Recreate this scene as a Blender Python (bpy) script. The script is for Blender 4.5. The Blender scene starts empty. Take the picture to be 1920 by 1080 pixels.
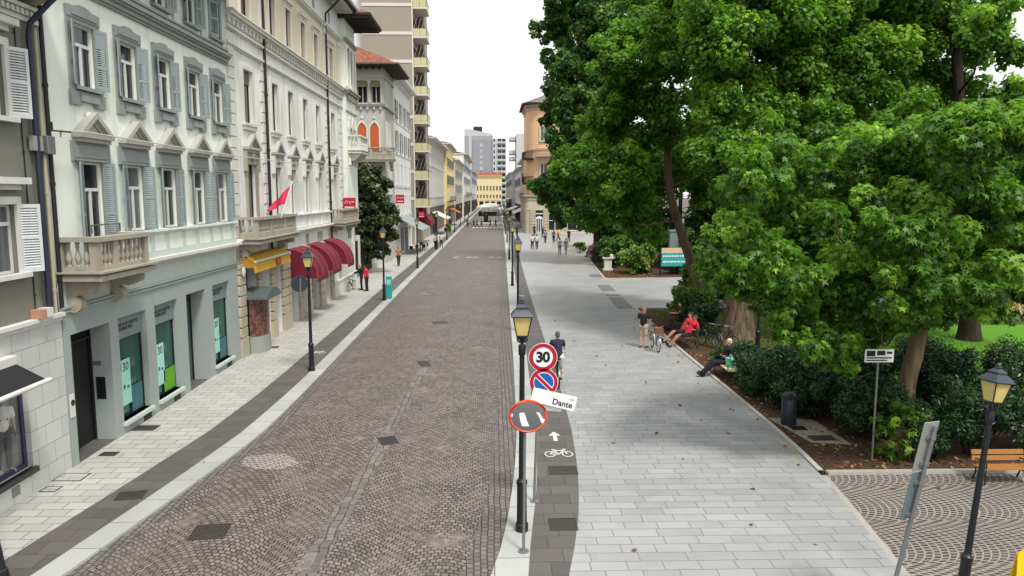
import bpy, math, random
import numpy as np
from mathutils import Vector, Matrix
random.seed(11); RNG = np.random.default_rng(11)
SC = bpy.context.scene; COL = SC.collection
R = math.radians; PI = math.pi

# ---------------------------------------------------------------- mesh builder
class MB:
    def __init__(s): s.v = []; s.f = []; s.m = []
    def add(s, vs, fs, mi=0):
        o = len(s.v); s.v.extend(tuple(p) for p in vs)
        for f in fs: s.f.append(tuple(i + o for i in f)); s.m.append(mi)
        return s
    def box(s, x0, y0, z0, x1, y1, z1, mi=0):
        v = [(x0,y0,z0),(x1,y0,z0),(x1,y1,z0),(x0,y1,z0),(x0,y0,z1),(x1,y0,z1),(x1,y1,z1),(x0,y1,z1)]
        return s.add(v, [(0,3,2,1),(4,5,6,7),(0,1,5,4),(1,2,6,5),(2,3,7,6),(3,0,4,7)], mi)
    def quad(s, a, b, c, d, mi=0): return s.add([a,b,c,d], [(0,1,2,3)], mi)
    def obox(s, p, ax, ay, az, mi=0):          # box from a corner-centre p and three half-axis vectors
        p, ax, ay, az = map(Vector, (p, ax, ay, az)); v = []
        for k in (-1, 1):
            for i, j in ((-1,-1),(1,-1),(1,1),(-1,1)): v.append(p + i*ax + j*ay + k*az)
        return s.add(v, [(0,3,2,1),(4,5,6,7),(0,1,5,4),(1,2,6,5),(2,3,7,6),(3,0,4,7)], mi)
    def path(s, pts, rad, n=8, mi=0, cap=True):
        pts = [Vector(p) for p in pts]
        if not isinstance(rad, (list, tuple)): rad = [rad]*len(pts)
        vs = []; fs = []; prev = None
        for i, p in enumerate(pts):
            t = (pts[min(i+1, len(pts)-1)] - pts[max(i-1, 0)])
            if t.length < 1e-9: t = Vector((0,0,1))
            t.normalize()
            if prev is None:
                a = t.cross(Vector((0,0,1)) if abs(t.z) < .9 else Vector((1,0,0)))
            else: a = prev - t*prev.dot(t)
            a.normalize(); prev = a; b = t.cross(a)
            for k in range(n):
                w = 2*PI*k/n; vs.append(p + (a*math.cos(w) + b*math.sin(w))*rad[i])
        for i in range(len(pts)-1):
            for k in range(n):
                fs.append((i*n+k, i*n+(k+1)%n, (i+1)*n+(k+1)%n, (i+1)*n+k))
        if cap:
            fs.append(tuple(reversed(range(n)))); fs.append(tuple((len(pts)-1)*n+k for k in range(n)))
        return s.add(vs, fs, mi)
    def lathe(s, prof, n=12, c=(0,0,0), mi=0, phase=0., sx=1., sy=1.):
        vs = []; fs = []
        for r, z in prof:
            for k in range(n):
                w = 2*PI*k/n + phase; vs.append((c[0]+sx*r*math.cos(w), c[1]+sy*r*math.sin(w), c[2]+z))
        for i in range(len(prof)-1):
            for k in range(n):
                fs.append((i*n+k, i*n+(k+1)%n, (i+1)*n+(k+1)%n, (i+1)*n+k))
        fs.append(tuple(reversed(range(n)))); fs.append(tuple((len(prof)-1)*n+k for k in range(n)))
        return s.add(vs, fs, mi)
    def prism(s, poly, d0, d1, axis='y', mi=0):    # polygon in (x,z) swept along y, (y,z) along x, (x,y) along z
        n = len(poly); vs = []
        for d in (d0, d1):
            for a, b in poly:
                vs.append((a, d, b) if axis == 'y' else ((d, a, b) if axis == 'x' else (a, b, d)))
        fs = [tuple(range(n)), tuple(reversed(range(n, 2*n)))]
        for i in range(n): fs.append((i, i+n, (i+1)%n+n, (i+1)%n))
        return s.add(vs, fs, mi)
    def ell(s, c, rx, ry, rz, nu=12, nv=8, mi=0, rot=None):
        vs = []; fs = []
        for j in range(nv+1):
            th = PI*j/nv
            for k in range(nu):
                ph = 2*PI*k/nu
                p = Vector((rx*math.sin(th)*math.cos(ph), ry*math.sin(th)*math.sin(ph), rz*math.cos(th)))
                if rot: p = rot @ p
                vs.append(p + Vector(c))
        for j in range(nv):
            for k in range(nu):
                fs.append((j*nu+k, (j+1)*nu+k, (j+1)*nu+(k+1)%nu, j*nu+(k+1)%nu))
        return s.add(vs, fs, mi)
    def cap(s, p0, p1, r0, r1, n=10):               # tapered capsule
        p0, p1 = Vector(p0), Vector(p1); d = p1-p0; L = d.length
        if L < 1e-6: return s.ell(p0, r0, r0, r0)
        d /= L; pts = []; rad = []
        for k in range(4):
            a = PI/2*(1-k/4.); pts.append(p0 - d*r0*math.sin(a)); rad.append(max(r0*math.cos(a), .002))
        pts.append(p0); rad.append(r0); pts.append(p1); rad.append(r1)
        for k in range(1, 5):
            a = PI/2*k/4.; pts.append(p1 + d*r1*math.sin(a)); rad.append(max(r1*math.cos(a), .002))
        return s.path(pts, rad, n)
    def torus(s, c, axis, Rr, r, n=24, m=6, mi=0):
        ax = Vector(axis).normalized(); a = ax.cross(Vector((0,0,1)) if abs(ax.z) < .9 else Vector((1,0,0))).normalized(); b = ax.cross(a)
        vs = []; fs = []; c = Vector(c)
        for i in range(n):
            w = 2*PI*i/n; e = a*math.cos(w)+b*math.sin(w)
            for j in range(m):
                u = 2*PI*j/m; vs.append(c + e*(Rr+r*math.cos(u)) + ax*r*math.sin(u))
        for i in range(n):
            for j in range(m):
                fs.append((i*m+j, ((i+1)%n)*m+j, ((i+1)%n)*m+(j+1)%m, i*m+(j+1)%m))
        return s.add(vs, fs, mi)
    def mesh(s, name, mats, smooth=40):
        me = bpy.data.meshes.new(name); me.from_pydata(s.v, [], s.f)
        if not isinstance(mats, (list, tuple)): mats = [mats]
        for m in mats: me.materials.append(m)
        if len(mats) > 1: me.polygons.foreach_set('material_index', s.m)
        if smooth:
            me.polygons.foreach_set('use_smooth', [True]*len(me.polygons))
            me.set_sharp_from_angle(angle=R(smooth))
        me.update(); return me
    def build(s, name, mats, parent=None, smooth=40, bevel=0):
        o = bpy.data.objects.new(name, s.mesh(name, mats, smooth)); COL.objects.link(o)
        if parent: o.parent = parent
        if bevel:
            b = o.modifiers.new('bevel', 'BEVEL'); b.width = bevel; b.segments = 2; b.limit_method = 'ANGLE'; b.angle_limit = R(50)
        return o

def tag(o, label=None, cat=None, group=None, kind=None):
    if label: o['label'] = label
    if cat: o['category'] = cat
    if group: o['group'] = group
    if kind: o['kind'] = kind
    return o
def thing(name, label, cat, loc=(0,0,0), rz=0., group=None):
    o = bpy.data.objects.new(name, None); COL.objects.link(o); o.empty_display_size = .2
    o.location = loc; o.rotation_euler = (0,0,rz)
    return tag(o, label, cat, group)
def dup(o, parent=None, loc=None, rot=None, scale=None):
    c = o.copy(); COL.objects.link(c); c.parent = parent
    if loc is not None: c.location = loc
    if rot is not None: c.rotation_euler = rot
    if scale is not None: c.scale = scale
    for ch in list(o.children): dup(ch, c)
    return c
def kill(o):
    for ch in list(o.children): kill(ch)
    bpy.data.objects.remove(o)
def text_mesh(name, body, size, m, parent=None, loc=(0,0,0), rot=(0,0,0), bold=0., ext=.002, align='CENTER', space=1., line=1.):
    cu = bpy.data.curves.new(name, 'FONT'); cu.body = body; cu.size = size; cu.align_x = align; cu.align_y = 'CENTER'
    cu.extrude = ext; cu.offset = bold; cu.space_character = space; cu.space_line = line; cu.resolution_u = 4
    t = bpy.data.objects.new('t', cu); COL.objects.link(t)
    bpy.context.view_layer.update()
    me = bpy.data.meshes.new_from_object(t.evaluated_get(bpy.context.evaluated_depsgraph_get()))
    bpy.data.objects.remove(t); me.materials.clear(); me.materials.append(m); me.name = name
    o = bpy.data.objects.new(name, me); COL.objects.link(o); o.location = loc; o.rotation_euler = rot
    if parent: o.parent = parent
    return o
def remesh(mb, name, m, parent, vox, it=3):
    me = mb.mesh('t', [m], 0); t = bpy.data.objects.new('t', me); COL.objects.link(t)
    r = t.modifiers.new('r', 'REMESH'); r.mode = 'VOXEL'; r.voxel_size = vox; r.use_smooth_shade = True
    s = t.modifiers.new('s', 'SMOOTH'); s.iterations = it; s.factor = .5
    bpy.context.view_layer.update()
    me2 = bpy.data.meshes.new_from_object(t.evaluated_get(bpy.context.evaluated_depsgraph_get()))
    bpy.data.objects.remove(t); bpy.data.meshes.remove(me)
    me2.name = name; me2.materials.clear(); me2.materials.append(m)
    o = bpy.data.objects.new(name, me2); COL.objects.link(o); o.parent = parent
    return o

# ---------------------------------------------------------------- node helper
def lin(c):
    if max(c) > 1.0:
        c = [x/255. for x in c]; c = [x/12.92 if x <= .04045 else ((x+.055)/1.055)**2.4 for x in c]
    return (c[0], c[1], c[2], 1.)
class NT:
    def __init__(s, name):
        s.m = bpy.data.materials.new(name); s.m.use_nodes = True; s.t = s.m.node_tree; s.n = s.t.nodes; s.n.clear()
        s.out = s.n.new('ShaderNodeOutputMaterial'); s.b = s.n.new('ShaderNodeBsdfPrincipled'); s.link(s.b.outputs[0], s.out.inputs[0])
    def link(s, a, b): s.t.links.new(a, b)
    def node(s, kind, ins=None, **kw):
        n = s.n.new(kind)
        for k, v in kw.items(): setattr(n, k, v)
        for k, v in (ins or {}).items(): s.put(n.inputs[k], v)
        return n
    def put(s, inp, v):
        if hasattr(v, 'is_output') or isinstance(v, bpy.types.NodeSocket): s.link(v, inp)
        else: inp.default_value = v
    def math(s, op, a, b=0., c=0.):
        n = s.n.new('ShaderNodeMath'); n.operation = op
        for i, v in enumerate((a, b, c)): s.put(n.inputs[i], v)
        return n.outputs[0]
    def mix(s, f, a, b, mode='MIX'):
        n = s.n.new('ShaderNodeMix'); n.data_type = 'RGBA'; n.blend_type = mode
        s.put(n.inputs[0], f); s.put(n.inputs[6], a); s.put(n.inputs[7], b); return n.outputs[2]
    def ramp(s, f, stops):
        n = s.n.new('ShaderNodeValToRGB'); s.link(f, n.inputs[0]); e = n.color_ramp.elements
        while len(e) < len(stops): e.new(.5)
        for el, (p, c) in zip(e, stops): el.position = p; el.color = c if len(c) == 4 else (*c, 1.)
        return n.outputs[0]
    def pos(s):
        if not hasattr(s, '_pos'): s._pos = s.node('ShaderNodeTexCoord').outputs['Object']
        return s._pos
    def noise(s, scale, detail=3., vec=None, rough=.55, out=0):
        n = s.node('ShaderNodeTexNoise'); n.inputs['Scale'].default_value = scale; n.inputs['Detail'].default_value = detail
        n.inputs['Roughness'].default_value = rough; s.link(vec if vec is not None else s.pos(), n.inputs['Vector']); return n.outputs[out]
    def scaled(s, sx, sy, sz, vec=None):
        n = s.node('ShaderNodeVectorMath', operation='MULTIPLY'); s.link(vec if vec is not None else s.pos(), n.inputs[0]); n.inputs[1].default_value = (sx, sy, sz); return n.outputs[0]
    def bump(s, h, strength=.3, dist=.01):
        n = s.node('ShaderNodeBump'); n.inputs['Strength'].default_value = strength; n.inputs['Distance'].default_value = dist
        s.link(h, n.inputs['Height']); s.link(n.outputs[0], s.b.inputs['Normal'])
    def fin(s, col=None, rough=.7, metal=0., spec=.5):
        if col is not None: s.put(s.b.inputs['Base Color'], col)
        s.put(s.b.inputs['Roughness'], rough); s.b.inputs['Metallic'].default_value = metal; s.b.inputs['Specular IOR Level'].default_value = spec
        return s.m
def shade(c, k): return (c[0]*k, c[1]*k, c[2]*k, 1.)
_mc = {}
def paint(name, c, rough=.5, var=.12, sc=4., metal=0., spec=.4, bump=0.):
    if name in _mc: return _mc[name]
    t = NT(name); c = lin(c); n = t.noise(sc, 4); n2 = t.noise(sc*6, 3)
    col = t.mix(n, shade(c, 1-var), shade(c, 1+var)); col = t.mix(t.math('MULTIPLY', n2, .35), col, shade(c, 1-2*var))
    if bump: t.bump(n2, bump, .01)
    _mc[name] = t.fin(col, t.math('ADD', rough-.06, t.math('MULTIPLY', n, .12)), metal, spec); return _mc[name]
def plaster(name, c, dirt=(90,88,78), amt=.35, bump=.15):
    if name in _mc: return _mc[name]
    t = NT(name); c = lin(c); d = lin(dirt)
    n = t.noise(1.1, 5); col = t.mix(n, shade(c, .93), shade(c, 1.05))
    st = t.noise(1.0, 5, t.scaled(2.6, 2.6, .22)); st = t.math('MULTIPLY', t.math('SUBTRACT', st, .5), 3.2*amt)
    st = t.node('ShaderNodeClamp', {0: st}).outputs[0]
    blot = t.node('ShaderNodeClamp', {0: t.math('MULTIPLY', t.math('SUBTRACT', t.noise(.55, 6), .52), 2.5*amt)}).outputs[0]
    col = t.mix(t.math('MULTIPLY', st, .8), col, d); col = t.mix(t.math('MULTIPLY', blot, .6), col, d)
    g = t.noise(40., 3); t.bump(g, bump, .008)
    _mc[name] = t.fin(col, .85, 0, .25); return _mc[name]
def glass(name, c=(.015,.018,.02), rough=.06, var=.5):
    if name in _mc: return _mc[name]
    t = NT(name); n = t.noise(.8, 2); c = (*c[:3], 1.)
    col = t.mix(n, shade(c, 1-var), shade(c, 1+var)); t.bump(t.noise(.7, 1), .03, .05)
    _mc[name] = t.fin(col, rough, 0, .5); return _mc[name]
# ================================================================ ground sheets
def lerp_tab(tab, y):
    if y <= tab[0][0]: return tab[0][1] + (y-tab[0][0])*(tab[1][1]-tab[0][1])/(tab[1][0]-tab[0][0])*.5
    for (a, xa), (b, xb) in zip(tab, tab[1:]):
        if y <= b: return xa + (xb-xa)*(y-a)/(b-a)
    return tab[-1][1]
def smooth_tab(tab):                                  # sample then relax, so that kerbs run as curves
    ys = [-25,-15,-8,-4,0,3,6,8,10,12,13,14,15,16,17,18,19,20,22,24,26,28,30,33,36,40,44,48,52,57,62,68,75,83,92,100,112,125,140,155,175,200,230,270,320,380,420]
    xs = [lerp_tab(tab, y) for y in ys]
    for _ in range(3): xs = [xs[0]] + [(xs[i-1]+2*xs[i]+xs[i+1])/4 for i in range(1, len(xs)-1)] + [xs[-1]]
    return list(zip(ys, xs))
T_pave = smooth_tab([(12,-8.8),(13,-8.7),(16,-8.3),(20,-7.85),(23.5,-7.64),(30,-7.68),(60,-7.74),(91,-7.6),(160,-7.5),(420,-7.3)])
T_dark = smooth_tab([(12.2,-7.92),(16,-7.35),(20.8,-6.8),(26,-6.74),(49,-6.76),(86,-6.7),(160,-6.62),(420,-6.4)])
T_road = smooth_tab([(12.3,-7.38),(16,-6.8),(19.4,-6.35),(22,-6.25),(46,-6.28),(85,-6.2),(130,-6.1),(194,-6.),(420,-5.8)])
T_kerb = smooth_tab([(10,-.35),(12,.05),(14,.24),(16.5,.47),(20,.63),(27,.74),(38.5,.87),(59,1.08),(108,1.6),(167,2.0),(420,2.6)])
T_bike = smooth_tab([(10,.5),(12,.58),(13,.62),(15,.88),(17,1.04),(20,1.14),(27.6,1.29),(38.5,1.46),(59,1.71),(108,2.3),(167,3.),(420,3.6)])
T_plaz = smooth_tab([(10,1.0),(12,1.31),(13.7,1.63),(15.8,1.9),(18.2,2.07),(22.5,2.22),(27,2.25),(35,2.28),(52,2.4),(80,2.7),(108,3.2),(167,3.8),(420,4.2)])
T_edge = smooth_tab([(12,7.0),(16.6,7.65),(20.8,7.76),(27.4,7.74),(34,7.72),(42,8.08),(57,8.4),(73,9.4),(83,9.9),(100,12.),(108,18.),(125,18)])
def strip(name, ta, tb, z, m, y0=-25, y1=420, kind='structure', skirt=None):
    mb = MB(); ys = [y for y, _ in (ta if len(ta) >= len(tb) else tb) if y0 <= y <= y1]
    if ys[0] > y0: ys = [y0] + ys
    if ys[-1] < y1: ys.append(y1)
    A = [lerp_tab(ta, y) if not callable(ta) else ta(y) for y in ys]; B = [lerp_tab(tb, y) for y in ys]
    for i in range(len(ys)-1):
        mb.quad((A[i],ys[i],z),(B[i],ys[i],z),(B[i+1],ys[i+1],z),(A[i+1],ys[i+1],z))
        if skirt == 'b': mb.quad((B[i],ys[i],-.05),(B[i+1],ys[i+1],-.05),(B[i+1],ys[i+1],z),(B[i],ys[i],z))
        if skirt == 'a': mb.quad((A[i+1],ys[i+1],-.05),(A[i],ys[i],-.05),(A[i],ys[i],z),(A[i+1],ys[i+1],z))
    return tag(mb.build(name, m, None, 0), kind=kind)
def const(x): return [(-25, x), (420, x)]

def brickmat(name, w, h, c1, c2, mortar, ms=.02, rough=.75, bow=None, off=.5, jitter=.02, rot=False, stain=.3, stainc=(70,62,55), bumpd=.012, blotch=None, spec=.35, freq=2, squash=1., pale=None):
    t = NT(name); p = t.pos()
    wob = t.node('ShaderNodeVectorMath', operation='SCALE'); t.link(t.node('ShaderNodeVectorMath', {0: t.noise(1.6, 3, out=1), 1: (.5,.5,.5)}, operation='SUBTRACT').outputs[0], wob.inputs[0]); wob.inputs['Scale'].default_value = jitter*4
    p = t.node('ShaderNodeVectorMath', {0: p, 1: wob.outputs[0]}, operation='ADD').outputs[0]
    wob2 = t.node('ShaderNodeVectorMath', operation='SCALE'); t.link(t.node('ShaderNodeVectorMath', {0: t.noise(9., 2, out=1), 1: (.5,.5,.5)}, operation='SUBTRACT').outputs[0], wob2.inputs[0]); wob2.inputs['Scale'].default_value = jitter
    p = t.node('ShaderNodeVectorMath', {0: p, 1: wob2.outputs[0]}, operation='ADD').outputs[0]
    s = t.node('ShaderNodeSeparateXYZ', {0: p}); X, Y = s.outputs[0], s.outputs[1]
    if rot: X, Y = Y, X
    if bow:
        W, c, fan = bow
        u = t.math('DIVIDE', X, W)
        cell = t.math('SUBTRACT', t.math('FRACT', u), .5)
        if fan:                                       # near-semicircular arcs
            q = t.math('MULTIPLY', t.math('MULTIPLY', cell, cell), 3.3)
            b = t.math('MULTIPLY', t.math('SUBTRACT', 1., t.math('SQRT', t.math('MAXIMUM', t.math('SUBTRACT', 1., q), .02))), c)
        else: b = t.math('MULTIPLY', t.math('MULTIPLY', cell, cell), 4*c)
        Y = t.math('ADD', Y, b)
    v = t.node('ShaderNodeCombineXYZ', {0: X, 1: Y}).outputs[0]
    mo = lin(mortar)
    if pale:
        a = t.node('ShaderNodeClamp', {0: t.math('MULTIPLY', t.math('SUBTRACT', t.noise(pale[1], 6, rough=.7), pale[2]), 9.)}).outputs[0]
        mo = t.mix(a, mo, lin(pale[0]))
    br = t.node('ShaderNodeTexBrick', {'Vector': v, 'Color1': lin(c1), 'Color2': lin(c2), 'Mortar': mo, 'Scale': 1., 'Mortar Size': ms, 'Mortar Smooth': .25, 'Bias': 0., 'Brick Width': w, 'Row Height': h})
    br.offset = off; br.offset_frequency = freq; br.squash = squash; br.squash_frequency = 3
    col = br.outputs[0]
    n = t.noise(.35, 6); k = t.node('ShaderNodeClamp', {0: t.math('MULTIPLY', t.math('SUBTRACT', n, .42), 4*stain)}).outputs[0]
    col = t.mix(t.math('MULTIPLY', k, .75), col, lin(stainc), 'MIX')
    if blotch:
        n2 = t.noise(.8, 5, rough=.65); k2 = t.node('ShaderNodeClamp', {0: t.math('MULTIPLY', t.math('SUBTRACT', n2, .5), 4.)}).outputs[0]
        col = t.mix(t.math('MULTIPLY', k2, blotch[1]), col, lin(blotch[0]))
    fine = t.noise(45., 4); col = t.mix(t.math('MULTIPLY', fine, .5), col, t.mix(1., col, (.45,.45,.45,1), 'MULTIPLY'))
    hgt = t.math('ADD', t.math('MULTIPLY', br.outputs[1], -1.), t.math('MULTIPLY', fine, .25))
    t.bump(hgt, .6, bumpd)
    return t.fin(col, rough, 0, spec)

m_sett = brickmat('setts', .13, .118, (100,92,86), (142,131,123), (43,39,37), .014, .6, (2.1,.62,False), .5, .04, stain=.45, stainc=(102,94,89), blotch=((136,129,124),.5), spec=.5, pale=((188,178,172),.5,.6))
m_settline = brickmat('setts_edging', .16, .125, (106,100,96), (130,123,118), (56,52,50), .012, .62, None, .5, .02, rot=True, stain=.35, stainc=(90,84,80))
m_settgap = brickmat('setts_pale_joints', .30, .17, (102,96,92), (134,127,122), (54,50,48), .012, .65, None, .5, .05, rot=True, stain=.5, stainc=(108,98,93), pale=((190,184,178),.9,.54))
m_settfan = brickmat('setts_fan', .10, .155, (58,55,55), (84,79,77), (160,152,142), .02, .7, (1.75,.85,True), .5, .02, rot=True, stain=.35, stainc=(72,68,66))
m_settpatch = brickmat('setts_white_joints', .15, .13, (108,100,95), (132,123,117), (178,172,167), .017, .7, (1.7,.5,False), .5, .04, stain=.2)
m_slabL = brickmat('pavement_slabs', .58, .34, (176,175,167), (193,192,184), (104,102,96), .010, .6, None, .43, .012, stain=.35, stainc=(158,156,147), blotch=((164,161,150),.4))
m_slabR = brickmat('plaza_slabs', .64, .32, (162,163,162), (177,178,176), (108,109,107), .008, .42, None, .37, .014, stain=.55, stainc=(136,138,138), blotch=((141,143,145),.6), spec=.5, squash=1.35)
m_dark = brickmat('dark_slabs', .62, .5, (90,87,84), (106,101,97), (70,67,65), .008, .6, None, .4, .008, stain=.4, stainc=(88,84,80), blotch=((112,106,98),.35))
m_kerb = brickmat('white_kerb_slabs', 1.1, 3.0, (172,174,170), (188,189,186), (112,112,108), .012, .6, None, .5, .006, rot=True, stain=.5, stainc=(148,148,142))
def soilmat():
    t = NT('bark_soil'); n = t.noise(14., 6, rough=.7); n2 = t.noise(1.2, 3)
    col = t.ramp(n, [(.25,lin((38,28,22))),(.5,lin((84,60,48))),(.68,lin((120,88,70))),(.85,lin((58,66,32)))])
    col = t.mix(t.math('MULTIPLY', n2, .6), col, lin((52,46,34))); t.bump(n, .8, .05); return t.fin(col, .95, 0, .2)
def lawnmat(name, a, b, soil):
    t = NT(name); n = t.noise(30., 5, rough=.7); n2 = t.noise(.7, 5); n3 = t.noise(4., 5)
    col = t.mix(n, lin(a), lin(b)); k = t.node('ShaderNodeClamp', {0: t.math('MULTIPLY', t.math('SUBTRACT', n2, .47), 6.)}).outputs[0]
    col = t.mix(t.math('MULTIPLY', k, soil), col, lin((96,76,52))); col = t.mix(t.math('MULTIPLY', n3, .5), col, lin(a)); t.bump(n, .9, .05); return t.fin(col, .9, 0, .2)
m_soil = soilmat(); m_lawn = lawnmat('park_lawn', (40,62,14), (92,116,34), .75); m_lawn2 = lawnmat('bright_lawn', (60,110,22), (112,168,44), .1)
m_earth = paint('earth', (92,86,76), .9, .2)

g = MB(); g.quad((-900,-300,-.06),(900,-300,-.06),(900,1500,-.06),(-900,1500,-.06)); tag(g.build('ground', m_earth, None, 0), kind='structure')
strip('road', T_road, T_kerb, 0., m_sett)
strip('pavement', const(-12.), T_pave, .05, m_slabL)
strip('pavement', T_pave, T_dark, .05, m_dark)
strip('kerb', T_dark, T_road, .055, m_kerb, skirt='b')
strip('kerb', T_kerb, T_bike, .055, m_kerb, skirt='a')
strip('path', T_bike, T_plaz, .05, m_dark)
T_edgeK = [(y, x-.0) for y, x in T_edge]
strip('pavement', T_plaz, T_edge, .05, m_slabR, y1=125)
strip('pavement', T_plaz, const(40.), .052, m_slabR, y0=125, y1=420)
g = MB(); g.quad((-60,-60,.07),(60,-60,.07),(60,9.6,.07),(-60,9.6,.07)); tag(g.build('road', paint('asphalt', (74,72,72), .8, .15, 3., bump=.3), None, 0), kind='structure')
# rows of setts laid lengthwise along both kerbs, and the re-laid trench with pale joints
strip('road', [(y, x-.55) for y, x in T_kerb], T_kerb, .004, m_settline)
strip('road', T_road, [(y, x+.3) for y, x in T_road], .004, m_settline)
strip('road', [(0,-3.6),(12,-3.5),(19,-3.08),(30,-2.75)], [(0,-3.15),(12,-3.08),(19,-2.72),(30,-2.45)], .0045, m_settgap, y0=0, y1=30)
p = MB(); pts = []; rr = random.Random(4)
for k in range(40):
    a = 2*PI*k/40; q = 1+rr.uniform(-.1,.1); pts.append((-5.5+.68*math.cos(a)*q-.14*math.sin(a), 17.8+.56*math.sin(a)*q))
p.add([(x,y,.006) for x,y in pts], [tuple(range(len(pts)))]); tag(p.build('road', m_settpatch, None, 0), kind='structure')
# crossings (near one stands behind the frame's lower edge and shows in the mirror)
m_white = paint('road_paint_white', (214,214,210), .6, .1, 6.)
for (y0, y1, n, xa, xb) in ((4.3,8.2,8,-8.6,2.6),(146.5,151.0,9,-4.0,1.6),(171.,176.,9,-3.6,1.7)):
    mb = MB(); zz = .076 if y0 < 9 else .009
    for i in range(n):
        x = xa+(xb-xa)*i/(n-1); mb.quad((x-.24,y0,zz),(x+.24,y0,zz),(x+.24,y1,zz),(x-.24,y1,zz))
    tag(mb.build('road', m_white, None, 0), kind='structure')
mb = MB()
for x in (-3.9,-2.6,-1.9,-.2,.6): mb.quad((x-.3,77.,.009),(x+.3,77.,.009),(x+.3,78.6,.009),(x-.3,78.6,.009))
tag(mb.build('road', paint('worn_paint', (150,146,142), .7, .25, 5.), None, 0), kind='structure')
# fan-paved square at lower right with its pale border stones
mb = MB(); ys = [-12,-5,0,4,8,10,12,13,14,15,16,16.45]
for a, b in zip(ys, ys[1:]): mb.quad((lerp_tab(T_edge,a)+.12,a,.05),(34,a,.05),(34,b,.05),(lerp_tab(T_edge,b)+.12,b,.05))
tag(mb.build('pavement', m_settfan, None, 0), kind='structure')
mb = MB()
for a, b in zip(ys, ys[1:]): mb.quad((lerp_tab(T_edge,a),a,.05),(lerp_tab(T_edge,a)+.12,a,.05),(lerp_tab(T_edge,b)+.12,b,.05),(lerp_tab(T_edge,b),b,.05))
mb.box(7.75,16.45,-.04,34,16.63,.11)
tag(mb.build('kerb', paint('border_stone', (160,156,146), .8, .15, 3., bump=.2), None, 20), kind='structure')
# park: soil bed, lawns, branch path, edging stones
def gx(y): return lerp_tab(T_edge, y)
mb = MB(); ys = [16.63,18,20,22,24,26,28,30,33,36,40,41.9]
for a, b in zip(ys, ys[1:]): mb.quad((gx(a)+.12,a,.04),(14.,a,.04),(14.,b,.04),(gx(b)+.12,b,.04))
tag(mb.build('ground', m_soil, None, 0), kind='structure')
mb = MB(); n = 14
for a, b in zip(ys, ys[1:]): mb.quad((gx(a)+.12,a,-.05),(gx(b)+.12,b,-.05),(gx(b)+.12,b,.1),(gx(a)+.12,a,.1)); mb.quad((gx(a),a,.1),(gx(a)+.12,a,.1),(gx(b)+.12,b,.1),(gx(b),b,.1)); mb.quad((gx(b),b,-.05),(gx(a),a,-.05),(gx(a),a,.1),(gx(b),b,.1))
ys2 = [57.2,60,65,70,75,80,86,92]
for a, b in zip(ys2, ys2[1:]): mb.quad((gx(a),a,.1),(gx(a)+.14,a,.1),(gx(b)+.14,b,.1),(gx(b),b,.1)); mb.quad((gx(b),b,-.05),(gx(a),a,-.05),(gx(a),a,.1),(gx(b),b,.1))
mb.box(gx(41.9),41.9,-.05,30,42.03,.11); 
for k in range(12):
    x0 = 8.45+k*1.8; x1 = x0+1.8; y0 = 57.0+.11*k*1.0; mb.box(x0,y0,-.05,x1,y0+.16,.11)
tag(mb.build('kerb', paint('park_edging', (176,172,160), .8, .15, 3., bump=.2), None, 20), kind='structure')
mb = MB(); mb.quad((9.3,22.6,.046),(60,22.6,.046),(60,41.85,.046),(9.3,41.85,.046)); tag(mb.build('lawn', m_lawn, None, 0), kind='structure')
mb = MB(); mb.quad((13.5,24.,.052),(60,20.,.052),(60,37,.052),(18.5,36,.052)); tag(mb.build('lawn', m_lawn2, None, 0), kind='structure')
mb = MB(); mb.quad((gx(42)-.02,42.03,.054),(13.6,42.03,.054),(15.5,57.7,.054),(gx(57)-.02,57.,.054)); tag(mb.build('path', m_slabR, None, 0), kind='structure')
mb = MB(); mb.quad((11.,41.9,.045),(60,41.9,.045),(60,59,.045),(13.,58.,.045)); tag(mb.build('lawn', m_lawn, None, 0), kind='structure')
mb = MB(); mb.quad((8.6,57.3,.03),(60,59.,.03),(60,118.,.03),(12.6,104.,.03)); tag(mb.build('ground', m_soil, None, 0), kind='structure')
m_dgrey = brickmat('grey_slab_panels', .6, .3, (112,112,112), (124,124,124), (90,90,90), .01, .6, stain=.1)
mb = MB()
for a, b in ((41.9,46.6),(47.3,48.0),(49.6,53.2),(58.3,60.4)):
    mb.quad((gx(a)-.95,a,.056),(gx(a)-.03,a,.056),(gx(b)-.03,b,.056),(gx(b)-.95,b,.056))
tag(mb.build('pavement', m_dgrey, None, 0), kind='structure')
mb = MB(); mb.quad((8.3,18.7,.06),(9.3,18.5,.06),(9.2,20.7,.06),(7.95,20.9,.06)); tag(mb.build('pavement', paint('concrete_pad', (140,132,118), .85, .15), None, 0), kind='structure')
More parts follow.
